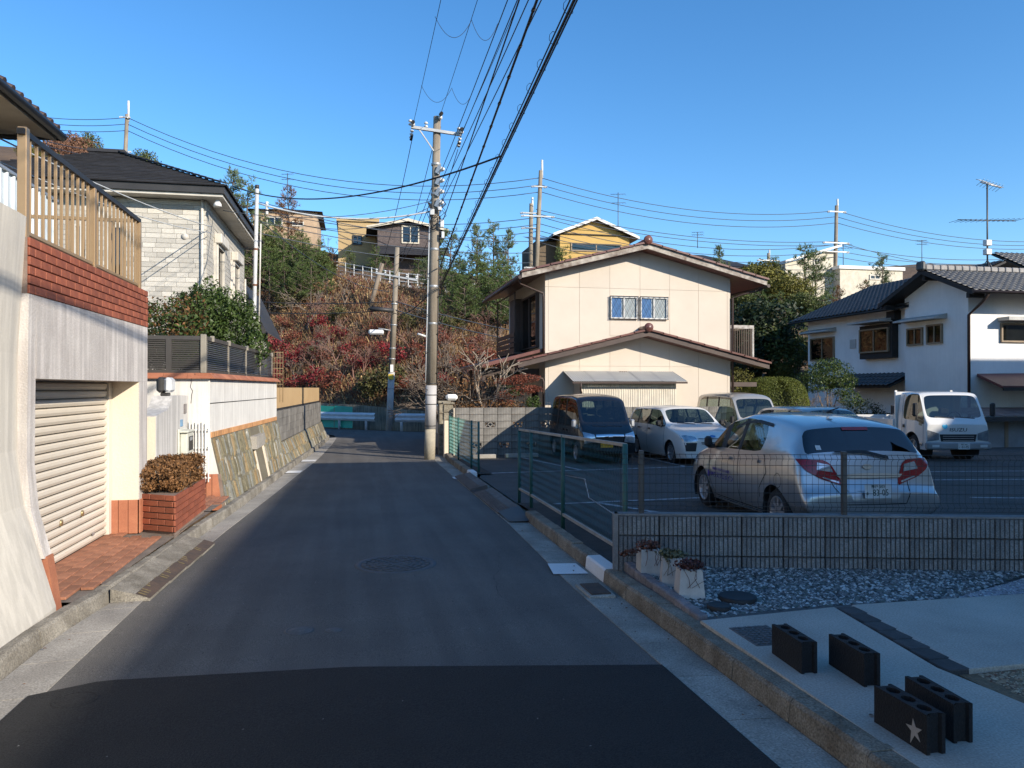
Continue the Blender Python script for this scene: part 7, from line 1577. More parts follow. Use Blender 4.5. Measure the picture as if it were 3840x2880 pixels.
M_yellow = mat('yellow_ochre_wall', (.55, .37, .13), .9, (.5, .33, .11), .6, fine=.03); M_creamH = mat('pale_cream_render', (.68, .62, .5), .9, fine=.03); M_tealc = mat('teal_curtain', (.1, .4, .33), .9)
house('beige_house', 'beige house with dark roof among the trees at the hill top on the left', hbox(948, 1190, 792, 900, 30, 8), M_beige, M_slate, 'hip', [(1000, 1060, 812, 848, M_offw, None), (1095, 1140, 830, 850, M_offw, None)], .5, 1.1)
bb = hbox(1268, 1416, 832, 1000, 27, 7); house('tan_block_house', 'plain tan rendered block joined to the dark brick house on the hill', bb, M_tan, M_tan, 'flat', [(1322, 1358, 882, 920, M_charc, None)])
bx = hbox(1416, 1640, 858, 1010, 27.2, 9); hb_ = house('brick_house', 'dark brick clad house with cream trimmed low gable on the hill', bx, M_brickD, (M_slate, M_creamH), 'gable', [(1506, 1572, 846, 915, M_creamH, mat('pale_blue_room', (.2, .3, .38), .8))], .9, .55)
MB().add([(bx[0] - .2, bx[2] - 1.6, zat(1550, 968, Vector((0, bx[2], 0)))), (bx[1] + .9, bx[2] - 1.6, zat(1550, 968, Vector((0, bx[2], 0)))), (bx[1] + .9, bx[2] - .01, zat(1550, 925, Vector((0, bx[2], 0)))), (bx[0] - .2, bx[2] - .01, zat(1550, 925, Vector((0, bx[2], 0))))], [(0, 1, 2, 3)]).build('pent_roof', M_slate, hb_)
yy = hbox(2100, 2360, 882, 1010, 25, 9); yh = house('yellow_house', 'yellow ochre house with white trimmed gable above the cream house roof', yy, M_yellow, (M_ktile, M_white), 'gable', [(2140, 2330, 910, 948, M_tanw, M_tealc)], .7, 1.2)
a = hbox(2015, 2098, 900, 1010, 25.5, 6); MB().box((a[0], a[2] + .6, a[4] - 2), (a[1], a[3], a[5])).build('side_wing', mat('brown_siding', (.16, .12, .08), .9), yh)
MB().add([(a[0] - .4, a[2] + .2, a[5]), (a[1], a[2] + .2, a[5]), (a[1], a[3] - 2, a[5] + 1), (a[0] - .4, a[3] - 2, a[5] + 1)], [(0, 1, 2, 3)]).build('wing_roof', M_ktile, yh)
MB().box((yy[0] - .05, yy[2] - .12, yy[5] - .02), (yy[1] + .05, yy[2] - .002, yy[5] + .06)).build('belt_board', M_dwood, yh)
house('dark_roof_house', 'house with a dark hipped roof rising behind the cream house', hbox(2590, 2800, 1003, 1060, 28, 9), mat('brown_render', (.15, .11, .08), .9), M_slate, 'hip', [], .8, 1.9)
house('pale_house', 'pale cream house with single pitch roof behind the pine on the right', hbox(2945, 3140, 990, 1100, 26, 8), M_creamH, M_white, 'mono', [(3050, 3075, 968, 995, M_offw, None)], .2, 1.6)
house('pale_house', 'low pale cream flat roofed house right of the hill pole', hbox(3150, 3385, 1012, 1100, 25, 8), M_creamH, M_white, 'flat', [(3260, 3300, 1030, 1050, M_offw, None)])
# ================================================================ HILL VEGETATION
hillc = [(mat('straw_grass', (.46, .33, .16), .9, (.32, .21, .1), 1, isl=.4, fine=0, transl=.2), .34), (mat('russet_grass', (.3, .165, .085), .9, (.2, .105, .055), 1, isl=.4, fine=0, transl=.2), .42), (mat('brown_twig', (.2, .14, .1), .95, (.12, .085, .06), 1, isl=.3, fine=0), .14), (mat('dull_red_leaf', (.18, .035, .03), .8, (.11, .022, .02), 1, isl=.4, fine=0, transl=.2), .10)]
rs = rng(5); n = 60000; X = rs.uniform(-16, 14, n); Dd = rs.uniform(0.0, 14.6, n) ; keep = rs.uniform(0, 1, n) < .55 + .45 * np.sin(X * .8 + np.sin(Dd * .9) * 2) ** 2; X, Dd = X[keep], Dd[keep]; n = len(X)
YY = np.array([yb(x) for x in X]) + Dd; ZZ = np.array([hill(x, y) for x, y in zip(X, YY)]) - .05
H = rs.uniform(.15, .7, n) * (.6 + .5 * np.sin(X * .6 + 1.3 * np.cos(Dd * .7)) ** 2) * (1 - .25 * (Dd > 11)); A = rs.uniform(0, 6.28, n); wd = rs.uniform(.014, .04, n); L1 = rs.normal(0, .5, (n, 2)) * H[:, None]
b0 = np.stack([X, YY, ZZ], 1); o = np.stack([np.cos(A) * wd, np.sin(A) * wd, 0 * A], 1); tip = b0 + np.stack([L1[:, 0], L1[:, 1], H], 1)
v = np.stack([b0 - o, b0 + o, tip + o * .35, tip - o * .35], 1).reshape(-1, 3)
prop(link('slope_undergrowth', npmesh('slope_undergrowth', v, np.arange(4 * n).reshape(n, 4), [m for m, w_ in hillc], rs.choice(4, n, p=[w_ for m, w_ in hillc]))), kind='stuff')
rs = rng(6); n = 26000; X = rs.uniform(-15, 13, n); Dd = rs.uniform(0, 14, n); YY = np.array([yb(x) for x in X]) + Dd; ZZ = np.array([hill(x, y) for x, y in zip(X, YY)]) + rs.uniform(0, .35, n)
v, q = leaf_quads(np.stack([X, YY, ZZ], 1), np.tile([0, -.5, 1.0], (n, 1)), .13, rs, .6, .7); prop(link('leaf_litter', npmesh('leaf_litter', v, q, [m for m, w_ in hillc], rs.choice(4, n, p=[.3, .45, .05, .2]))), kind='stuff')
M_redl = mat('nandina_red_leaf', (.3, .03, .036), .6, (.17, .022, .024), 2, isl=.5, fine=0, transl=.3); M_redb = mat('rust_red_leaf', (.27, .085, .05), .6, (.17, .05, .03), 2, isl=.5, fine=0, transl=.3); M_olive = mat('olive_leaf', (.13, .12, .04), .6, (.075, .075, .025), 2, isl=.45, fine=0, transl=.25)
def proto(name, parts):                                   # list of (part name, mesh)
    return [(a, b) for a, b in parts]
def put(name, label, cat, p, sc, rz_, parts, group=None):
    r = T(name, label, cat, p, rz_, group); r.scale = sc if isinstance(sc, (tuple, list)) else (sc, sc, sc)
    for pn, me in parts: link(pn, me, r)
    return r
def stems_mesh(h, k, seed, m_, spread=.35, r0=.03):
    mb = MB(); rn = random.Random(seed)
    for i in range(k):
        a = rn.uniform(0, 6.28); s_ = rn.uniform(.1, spread) * h; mb.tube([(0, 0, -.2), (math.cos(a) * s_ * .4, math.sin(a) * s_ * .4, h * .5), (math.cos(a) * s_, math.sin(a) * s_, h * rn.uniform(.8, 1.05))], [r0, r0 * .7, r0 * .25], 4, cap=False)
    return mb.mesh('stems', m_)
def shrubp(m_, seed, n=380, size=.125): return [('foliage', leaf_mesh('shrub_foliage', [((.0, 0, .75), (.62, .6, .42)), ((.35, .1, .95), (.4, .4, .3)), ((-.35, -.1, .6), (.42, .42, .34))], n, size, m_, seed, .5, .25, .3)), ('stems', stems_mesh(.9, 6, seed, M_bark))]
redP = [shrubp(M_redl, 60 + i) for i in range(3)] + [shrubp(M_redb, 70 + i) for i in range(3)]; olP = [shrubp(M_olive, 80 + i, 650, .11) for i in range(2)]
rn = random.Random(21); occ = []
reds = [(1030, 1.2), (1075, 2.2), (1110, .8), (1150, 2.6), (1180, 1.0), (1045, 3.4), (1210, 3.0), (1240, .7), (1275, 1.6), (1300, 3.8), (1340, 2.6), (1370, 4.4), (1395, 3.2), (1420, 2.0), (1160, 4.2), (1215, 5.2), (1270, 5.6), (1100, 5), (1320, 6), (1350, 5), (1065, 6), (1440, 4.6), (1500, 1.0), (1540, 2), (1580, .7), (1560, 4), (1610, 2.8), (1660, 1.6), (1700, 3.6), (1740, 2.4), (1800, 3.2), (1850, 4.4), (1900, 3.4), (1520, 5.6), (1640, 5), (1780, 5.4), (1870, 2), (1470, 3.2), (1035, 4.6), (1085, .4), (1130, 3.5), (1190, 6.4), (1410, 6.4), (1245, 4), (1385, 1)]
reds = [r_ for i_, r_ in enumerate(reds) if i_ % 5 != 3]
for i, (u, d) in enumerate(reds):
    p = hp(u, d); k = rn.choice((0, 1, 2, 0, 1, 2, 3, 4, 5)) if u < 1480 else rn.choice((3, 4, 5, 3, 0)); s_ = rn.uniform(.75, 1.25)
    put('red_shrub', ('crimson leaved shrub on the brown hillside' if k < 3 else 'rust red twiggy shrub on the brown hillside'), 'shrub', p, (s_, s_, s_ * rn.uniform(.8, 1.15)), rn.uniform(0, 6), redP[k], 'crimson shrubs on the hillside' if k < 3 else 'rust red shrubs on the hillside')
for i, (u, d, s_) in enumerate(((1425, .6, 1.7), (1470, .9, 1.5), (1385, .2, 1.1), (1180, 3.6, .9), (1530, 7, 1.2), (1260, 7.5, 1.2), (1090, 8, 1.4), (1700, 7, 1.3))):
    put('olive_shrub', 'rounded olive bush behind the guardrail' if i < 3 else 'olive green shrub among the red shrubs of the slope', 'shrub', hp(u, d), (s_, s_, s_ * .85), i, olP[i % 2], 'olive bushes behind the guardrail' if i < 3 else 'olive shrubs on the slope')
# bare trees
M_twig = mat('grey_brown_twig', (.26, .205, .16), .95, (.17, .13, .1), 4, fine=.1); M_twigR = mat('reddish_twig', (.3, .17, .13), .95, (.2, .11, .085), 4, fine=.1)
bareP = []
for i in range(4):
    mb, en = branch_tree((0, 0, -.15), 1.0, 100 + i, 5, .028, .5, (2, 3), trunk=.3, minr=.0035, sides=6); bareP.append([('branches', mb.mesh('branches', M_twig if i % 2 == 0 else M_twigR))])
bare = [(1090, 640, 9), (1180, 600, 9.5), (1150, 560, 6.5), (1225, 610, 7), (1290, 610, 11), (1330, 650, 12), (1385, 560, 13), (1440, 540, 22), (1520, 545, 22), (1560, 600, 12), (1600, 640, 10), (1640, 690, 6), (1680, 700, 4), (1730, 640, 9), (1760, 660, 5.5), (1800, 690, 4), (1830, 430, 24), (1860, 640, 8), (1900, 660, 5), (1480, 680, 8), (1410, 660, 9), (1030, 640, 8), (1320, 700, 6), (1240, 700, 5), (1250, 470, 26), (2050, 540, 22), (1990, 545, 23), (1010, 760, 4), (1570, 720, 3.5)]
for i, (u, vt, d) in enumerate(bare):
    p = hp(u, d); h_ = max(1.8, zat(u, vt * 1.736, p) - p.z); k = i % 4; put('bare_tree', 'leafless grey brown tree on the hillside' if k % 2 == 0 else 'leafless reddish twigged tree on the hillside', 'tree', p, (h_ * .95, h_ * .95, h_ * .85), rn.uniform(0, 6), bareP[k], 'leafless grey trees on the hillside' if k % 2 == 0 else 'leafless reddish trees on the hillside')
rq = random.Random(31)
for i in range(56):
    u = rq.uniform(990, 1930); d = rq.uniform(.3, 9.5); p = hp(u, d); h_ = rq.uniform(1.1, 2.4); k = rq.randint(0, 3)
    put('twiggy_shrub', 'low leafless ' + ('grey' if k % 2 == 0 else 'reddish') + ' twiggy shrub on the slope', 'shrub', p, (h_ * 1.1, h_ * 1.1, h_), rq.uniform(0, 6), bareP[k], ('grey' if k % 2 == 0 else 'reddish') + ' twiggy shrubs on the slope')
# pines
def pine_mesh(seed, m_, slim=1.0, whorls=9):
    rn2 = random.Random(seed); tr_ = MB(); pts = []; dirs = []
    tr_.tube([(0, 0, -.1), (rn2.uniform(-.02, .02), 0, .4), (rn2.uniform(-.03, .03), rn2.uniform(-.02, .02), .98)], [.022, .015, .004], 6, cap=False)
    for w_ in range(whorls):
        t = .25 + .72 * w_ / (whorls - 1)
        for j in range(rn2.randint(4, 6)):
            a = rn2.uniform(0, 6.28); L = (.34 * (1 - t) ** .75 + .05) * slim * rn2.uniform(.7, 1.2); z0 = t + rn2.uniform(-.02, .02); rise = L * rn2.uniform(.1, .5)
            p0 = Vector((0, 0, z0)); p1 = Vector((math.cos(a) * L, math.sin(a) * L, z0 + rise)); tr_.tube([p0, p0.lerp(p1, .6) + Vector((0, 0, -.01)), p1], [.007, .005, .002], 3, cap=False)
            for s_ in range(int(5 + L * 26)):
                f = rn2.uniform(.35, 1.05); q = p0.lerp(p1, f) + Vector((rn2.gauss(0, .022), rn2.gauss(0, .022), rn2.gauss(0.008, .018))); pts.append(q); dirs.append(Vector((math.cos(a) * .5 + rn2.gauss(0, .5), math.sin(a) * .5 + rn2.gauss(0, .5), .8)))
    P = np.repeat(np.array(pts), 9, 0); rs2 = rng(seed); N = np.repeat(np.array(dirs), 9, 0) + rs2.normal(0, .55, (len(P), 3)); N /= np.linalg.norm(N, axis=1)[:, None]
    S_ = np.cross(N, rs2.normal(0, 1, (len(P), 3))); S_ /= np.linalg.norm(S_, axis=1)[:, None]; l_ = rs2.uniform(.03, .055, len(P))[:, None]
    v = np.stack([P - S_ * .0028, P + S_ * .0028, P + N * l_ + S_ * .001, P + N * l_ - S_ * .001], 1).reshape(-1, 3)
    return [('crown', npmesh('pine_crown', v, np.arange(len(v)).reshape(-1, 4), m_)), ('trunk', tr_.mesh('pine_trunk', M_bark))]
M_pine = mat('pine_needles', (.14, .185, .05), .6, (.08, .12, .032), 2, isl=.4, fine=0, transl=.2); M_pineB = mat('pale_pine_needles', (.17, .215, .1), .6, (.11, .15, .065), 2, isl=.4, fine=0, transl=.2); M_pineR = mat('browned_pine_needles', (.26, .13, .06), .7, (.16, .085, .04), 2, isl=.4, fine=0, transl=.2)
pineP = [pine_mesh(200, M_pine), pine_mesh(201, M_pine, 1.25), pine_mesh(202, M_pineB, .8), pine_mesh(203, M_pineB, 1.0), pine_mesh(204, M_pineR, 1.0), pine_mesh(205, M_pine, 1.5, 7)]
pines = [(990, 505, 11.5, 1), (1030, 500, 12, 5), (1095, 515, 11.5, 0), (1140, 525, 12, 1), (1185, 540, 11.5, 5), (1210, 545, 12, 1), (1125, 570, 8.5, 1), (1065, 575, 8, 5), (950, 500, 9, 1), (1010, 540, 8, 5), (1060, 520, 10, 0), (1115, 545, 9.5, 1), (1165, 560, 9, 5), (1225, 575, 10, 0), (1655, 560, 11, 0), (1700, 590, 8, 5), (1740, 600, 7.5, 1), (1790, 560, 9, 0), (1835, 580, 9, 1), (1870, 570, 10, 0), (1915, 590, 7, 5), (1650, 650, 7, 1), (1600, 560, 12.5, 3), (870, 372, 13, 2), (925, 392, 12, 3), (985, 470, 12.5, 1), (1045, 480, 22, 0), (1080, 410, 23, 4), (1130, 500, 13, 1), (1170, 530, 12, 5), (1200, 520, 21.5, 0), (1245, 540, 13, 4), (1310, 570, 22, 1), (1410, 535, 22, 0), (1450, 555, 21, 5), (1568, 560, 22, 0), (1610, 590, 13, 2), (1690, 500, 22, 3), (1720, 560, 14, 1), (1755, 570, 10, 1), (1790, 490, 21, 2), (1815, 600, 12, 0), (1850, 485, 22, 3), (1885, 560, 13, 1), (1905, 500, 21.5, 2), (1925, 610, 10, 0), (1700, 640, 9, 1), (1780, 640, 8.5, 5), (1880, 640, 8, 1), (1665, 620, 12, 0), (1100, 600, 12, 0), (1040, 570, 12, 1), (970, 560, 11, 0),
         (2110, 540, 22, 0), (2700, 535, 22, 2), (3020, 535, 19, 1), (3060, 545, 21, 5), (3310, 555, 17, 3), (3240, 610, 20, 4), (2860, 640, 12, 1), (2930, 650, 14, 0), (3000, 650, 14, 1), (3080, 640, 13, 5), (3150, 620, 15, 4), (3200, 650, 13, 1), (3280, 620, 14, 4), (2960, 690, 9, 0), (3040, 700, 9, 1), (2850, 600, 16, 5), (2900, 560, 24, 0), (3350, 640, 15, 0), (2820, 570, 24, 5)]
nm = {0: 'dark green pine', 1: 'broad dark green pine', 2: 'slim pale green pine', 3: 'pale green pine', 4: 'browned dying pine', 5: 'flat topped green pine'}
for i, (u, vt, d, k) in enumerate(pines):
    p = hp(u, d); h_ = max(2.2, zat(u, vt * 1.736, p) - p.z); side = 'hill left of the cream house' if u < 2000 else 'hill right of the cream house'
    put('pine_tree', f'{nm[k]} on the {side}', 'tree', p, (h_ * .95 if h_ < 5 else h_ * .8, h_ * .95 if h_ < 5 else h_ * .8, h_), rn.uniform(0, 6), pineP[k], f'{nm[k]}s on the {side}')
# broadleaf evergreens
M_ever = mat('evergreen_crown_leaf', (.12, .14, .038), .55, (.065, .085, .022), .6, isl=.45, fine=0, transl=.2); M_everY = mat('yellow_green_leaf', (.2, .18, .035), .6, (.11, .11, .025), .6, isl=.45, fine=0, transl=.2)
def ever(seed, m_): return [('crown', leaf_mesh('evergreen_crown', [((0, 0, .58), (.36, .36, .3)), ((.22, .05, .72), (.24, .24, .22)), ((-.2, .1, .7), (.25, .25, .22)), ((.02, -.2, .5), (.28, .24, .24)), ((-.22, -.1, .42), (.22, .22, .2)), ((.05, 0, .85), (.18, .18, .14))], 5200, .045, m_, seed, .5, .5, .22)), ('trunk', stems_mesh(.7, 4, seed, M_bark, .3, .035))]
everR = ever(305, mat('reddish_brown_leaf', (.26, .14, .085), .8, (.17, .085, .055), 1, isl=.4, fine=0, transl=.2))
everP = [ever(300, M_ever), ever(301, M_ever), ever(302, M_everY), ever(303, M_leafD)]
for u, vt, d, k, w_ in ((1010, 500, 13, 0, 1.2), (1070, 520, 12.5, 0, 1.3), (1150, 545, 13, 1, 1.2), (1215, 560, 12.5, 0, 1.1), (1105, 580, 11, 3, 1.3), (1730, 600, 12, 0, 1), (1860, 600, 11, 1, 1), (1900, 640, 9, 0, 1), (520, 322, 40, 1, .9), (210, 330, 34, 2, 1.2), (120, 312, 38, 2, 1.2), (340, 372, 36, 2, 1.2), (600, 400, 32, 3, 1.0), (640, 420, 28, 1, 1), (700, 440, 24, 0, 1), (760, 430, 22, 1, 1), (840, 470, 16, 0, 1.1), (910, 500, 13, 3, 1.1),
                      (2830, 640, 2.0, 3, 1.2), (2900, 690, 1.5, 0, 1.2), (2800, 740, 1.0, 3, 1.2), (2870, 560, 21, 2, 1.3), (2950, 590, 18, 2, 1.2), (3010, 630, 14, 0, 1.3), (3100, 650, 12, 1, 1.3), (3200, 660, 12, 0, 1.4), (2990, 720, 4, 1, 1.2), (3080, 740, 3, 0, 1.2), (2930, 780, .5, 2, 1), (3300, 640, 15, 2, 1.2), (3400, 640, 16, 1, 1.3), (2700, 600, 16, 2, 1.2), (2760, 610, 14, 0, 1.2)):
    p = hp(u, d); h_ = max(2., zat(u, vt * 1.736, p) - p.z); kn = ('dull green', 'deep green', 'yellowish green', 'very dark green')[k]; side = ('skyline behind the slate roof' if u < 800 else 'slope above the red shrubs') if u < 2000 else 'slope behind the round hedge'
    put('evergreen_tree', f'{kn} evergreen on the {side}', 'tree', p, (h_ * w_, h_ * w_, h_), rn.uniform(0, 6), everP[k], f'{kn} evergreens on the {side}')
p = hp(318, 40); put('conifer', 'pointed dark conifer on the far left skyline', 'tree', p, (3.5, 3.5, zat(318, 492, p) - p.z), 0, everP[0])
for i, (u, vt, d) in enumerate(((255, 272, 38), (230, 285, 36), (290, 300, 37))): p = hp(u, d); h_ = zat(u, vt * 1.736, p) - p.z; put('bare_tree', 'soft reddish brown tree on the far left skyline', 'tree', p, (h_ * .9, h_ * .9, h_ * .9), i, everR, 'reddish trees on the far left skyline')
# ================================================================ GARDEN PLANTS AT THE CREAM HOUSE AND BY THE LOT
mb, en = branch_tree((3.72, 23.4, -.3), 2.5, 500, 4, .1, .6, (2, 4), trunk=.45, taper=.62, sides=8, minr=.014); kt = T('pruned_tree', 'pale barked hard pruned garden tree with knobby branches behind the block wall', 'tree', (3.72, 23.4, -.3)); mb.build('branches', M_barkL, kt)
mb, en = branch_tree((3.1, 23.2, -.3), 2.7, 501, 5, .09, .6, (3, 4), trunk=.38, minr=.008); t2 = T('garden_tree', 'twiggy multi stemmed garden tree left of the pruned tree', 'tree', (3.1, 23.2, -.3)); mb.build('branches', M_bark, t2)
link('withered_leaves', leaf_mesh('withered', [((-.0, .1, 1.9), (.9, .7, .6))], 700, .06, M_hedgeB, 503, .6, .2, .3), t2)
mb, en = branch_tree((2.75, 24, -.3), 2.9, 504, 5, .07, .6, (2, 4), trunk=.36, minr=.007); t3 = T('garden_tree', 'thin leafless garden tree nearest the gate pillar', 'tree', (2.75, 24, -.3)); mb.build('branches', M_twig, t3)
shrub('cloud_shrub', 'cloud pruned shrub with red brown leaf pads behind the block wall', 'shrub', (4.85, 22.8, -.3), [((4.6, 22.8, 1.85), (.5, .4, .13)), ((5.0, 22.7, 1.95), (.45, .4, .14)), ((4.95, 22.7, 1.6), (.5, .35, .14)), ((4.45, 22.7, 1.45), (.35, .3, .12)), ((5.2, 22.8, 1.65), (.3, .3, .1)), ((4.4, 22.8, 1.25), (.3, .25, .12))], 3600, .05, M_redb, 510, 9)
shrub('garden_shrub', 'small bright green shrub at the foot of the cloud pruned shrub', 'shrub', (5.25, 22.6, -.3), [((5.2, 22.6, 1.2), (.25, .22, .2)), ((4.6, 22.6, 1.5), (.2, .2, .12))], 900, .05, M_leafG, 511, 3)
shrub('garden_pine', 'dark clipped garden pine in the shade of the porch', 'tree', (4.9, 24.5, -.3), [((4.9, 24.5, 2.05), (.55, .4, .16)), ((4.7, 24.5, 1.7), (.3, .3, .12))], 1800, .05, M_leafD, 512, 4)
shrub('garden_shrub', 'brown leaved undergrowth behind the block wall', 'shrub', (3.6, 22.6, -.3), [((3.1 + .35 * i, 22.5 + .2 * (i % 2), .95), (.35, .3, .35)) for i in range(6)], 1500, .07, M_hedgeB, 513, 8)
th_ = T('round_hedge', 'large clipped round topped yellow green hedge beside the cream house', 'hedge', (14.65, 25.2, -.3)); rs = rng(520); n = 26000; D_ = rs.normal(0, 1, (n, 3)); D_ /= np.linalg.norm(D_, axis=1)[:, None]; D_[:, 2] = np.abs(D_[:, 2]) if True else 0
E_ = np.sign(D_) * np.abs(D_) ** .55; E_ *= np.array([1.22, .9, 2.35]) * (1 - rs.uniform(0, .06, n))[:, None]; v, q = leaf_quads(E_ + [0, 0, .02], D_, .045, rs, .5, .7); link('foliage', npmesh('hedge_foliage', v, q, M_topiary), th_)
shrub('camellia_tree', 'small camellia tree with pale forked trunk between round hedge and white house', 'tree', (17.4, 26, -.3), [((17.3, 26, 2.15), (.95, .8, .5)), ((16.8, 26, 1.85), (.6, .6, .4)), ((17.9, 26, 1.8), (.6, .6, .45)), ((18.1, 25.7, 1.2), (.5, .4, .3)), ((17.4, 26, 2.5), (.5, .5, .3))], 7000, .075, M_leafG, 521, 7)
mb, en = branch_tree((16.6, 25.3, -.3), 1.7, 522, 5, .05, .6, (3, 4), trunk=.35, minr=.006); t4 = T('bare_shrub', 'pale leafless shrub at the foot of the camellia tree', 'shrub', (16.6, 25.3, -.3)); mb.build('branches', M_twig, t4)
shrub('yellow_shrub', 'yellow green shrub between the cream house eave and the round hedge', 'shrub', (14.2, 27.5, -.3), [((14.2, 27.5, 1.9), (.8, .7, .6))], 1700, .08, M_everY, 523, 3)
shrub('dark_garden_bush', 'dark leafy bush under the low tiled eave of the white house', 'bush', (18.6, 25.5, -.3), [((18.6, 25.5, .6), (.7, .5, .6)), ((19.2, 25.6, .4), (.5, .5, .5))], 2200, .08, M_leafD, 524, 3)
# ================================================================ UTILITY POLES AND WIRES
M_pole = mat('weathered_concrete_pole', (.33, .28, .215), .92, (.24, .2, .15), 1.5, bump=.3, fine=.08, streak=.25, streak_s=(5, 5, .3)); M_poleL = mat('pale_pole_sleeve', (.46, .44, .42), .8, (.38, .36, .34), 2, fine=.04)
M_ins = mat('white_porcelain', (.72, .72, .7), .25, fine=0); M_cable = mat('black_cable', (.012, .013, .016), .6, fine=0); M_cabW = mat('white_cable', (.6, .62, .62), .5, fine=0); M_cabB = mat('blue_grey_cable', (.05, .065, .085), .6, fine=0); M_far = mat('far_steel_wire', (.06, .075, .1), .6, fine=0); M_gal = mat('pole_galvanised', (.42, .43, .43), .5, metal=.5)
def insul(mb, p, n=2, ax=(0, 1, 0), r=.055):
    p = Vector(p); a = Vector(ax).normalized()
    for i in range(n):
        c = p + a * (.09 * i); mb.tube([c, c + a * .02, c + a * .05, c + a * .07], [r * .4, r, r * .8, r * .35], 10)
PX0, PX1, PY, PT = 1.92, 2.12, 20.75, 8.98
px = lambda z: lerp(PX0, PX1, (z + .3) / (PT + .3))
up_ = T('utility_pole', 'tall leaning concrete utility pole at the right road edge carrying the thick cables', 'utility pole', (PX0, PY, -.3))
MB().tube([(px(-.35), PY, -.35), (px(.55), PY, .55)], [.146, .144], 20).build('foot', mat('pale_yellow_pole_foot', (.5, .44, .32), .9, (.36, .32, .24), 3), up_)  # foot in a paler, yellower tone than the sleeve above
MB().tube([(px(.55), PY, .55), (px(1.72), PY, 1.72)], [.15, .148], 20).build('sleeve', M_poleL, up_)
MB().tube([(px(1.72), PY, 1.72), (px(5), PY, 5), (px(PT), PY, PT)], [.138, .122, .1], 20).build('shaft', M_pole, up_)
for z in (.62, 1.2, 1.45, 1.76): MB().lathe([(.152, 0), (.155, .01), (.152, .025)], (px(z), PY, z), 20).build('band', M_charc, up_)
for i, z in enumerate((1.6, 2.05, 2.6, 3.1, 3.6, 4.1, 4.6, 5.1, 5.6)): s_ = 1 if i % 2 else -1; MB().tube([(px(z) + s_ * .1, PY - .1, z), (px(z) + s_ * .24, PY - .16, z + .03)], .011, 6).build('step_bolt', M_charc, up_)
for z in (7.65, 6.85, 5.35, 4.35, 3.35): MB().lathe([(.125, 0), (.132, .01), (.132, .06), (.125, .07)], (px(z), PY, z), 18).build('clamp_band', M_gal, up_)
MB().beam((px(8.55) - .70, PY - .12, 8.62), (px(8.55) + .66, PY - .12, 8.5), .075, .075).build('cross_arm', M_gal, up_); MB().beam((px(8.5) - .48, PY - .13, 8.56), (px(7.9) - .08, PY - .11, 8.02), .03, .03).build('arm_brace', M_gal, up_)
m = MB()
for x, z in ((px(8.5) - .66, 8.62), (px(8.5) + .64, 8.5)):
    insul(m, (x, PY - .3, z + .02), 2, (0, 1, .3)); insul(m, (x, PY + .05, z - .02), 3, (-.15 if x < 2 else -.2, 1, -1.3)); insul(m, (x - .06, PY - .12, z + .04), 2, (0, 0, 1))
insul(m, (px(8.5) - .3, PY - .12, 8.63), 2, (0, 0, 1)); insul(m, (px(PT) + .06, PY - .25, 8.9), 2, (.1, 1, .1)); m.build('insulator', M_ins, up_)
m = MB()
for x, z in ((px(8.5) - .66, 8.68), (px(8.5) + .64, 8.58), (px(PT) + .08, PT - .02)): m.tube([(x, PY - .36, z), (x, PY - .1, z + .05)], .05, 8); m.tube([(x, PY + .1, z - .2), (x - .02, PY + .22, z - .3)], .04, 8)
m.build('insulator_cover', M_black, up_)
m = MB()
for i, z in enumerate((7.5, 7.2, 6.9, 6.6)): m.beam((px(z) + .02, PY - .13, z - .08), (px(z) + .1, PY - .2, z + .1), .07, .12); insul(m, (px(z) + .13, PY - .16, z), 2, (.3, -1, 0), .05)
m.build('rack_insulator', M_ins, up_)
jb = MB(); rj = random.Random(4)
for i in range(16):
    z = rj.uniform(5.9, 6.6); a = rj.uniform(0, 6.28); q = Vector((px(z), PY - .14, z)); r_ = rj.uniform(.12, .3); jb.tube([q + Vector((-r_ * .8, 0, .1)), q + Vector((-r_ * .5, -.05, -.12)), q + Vector((r_ * .3, -.08, -r_ * .5)), q + Vector((r_, -.04, .05)), q + Vector((r_ * .6, 0, .2))], .009, 4, cap=False)
jb.build('jumper_loop', M_cable, up_)
for x, z, s_ in ((.17, 6.05, (.05, .05, .1)), (.1, 6.45, (.05, .05, .05)), (-.1, 6.35, (.06, .05, .08)), (.2, 5.75, (.04, .04, .09))): MB().cbox((px(z) + x - s_[0], PY - .2 - s_[1], z - s_[2]), (px(z) + x + s_[0], PY - .2 + s_[1], z + s_[2]), .012).build('service_box', M_ins, up_)
for x, r_, m_ in ((-.15, .014, M_cabW), (-.12, .012, M_cabB), (.13, .012, M_charc)): MB().tube([(px(6.3) + x, PY - .06, 6.3), (px(3.2) + x * 1.05, PY - .05, 3.2), (px(1.8) + x * 1.08, PY - .05, 1.8)], r_, 6).build('riser_pipe', m_, up_)
MB().tube([(px(3) - .12, PY, 3.02), (px(3) - .4, PY - .1, 3.1)], .03, 8).build('lamp_arm', M_ins, up_)
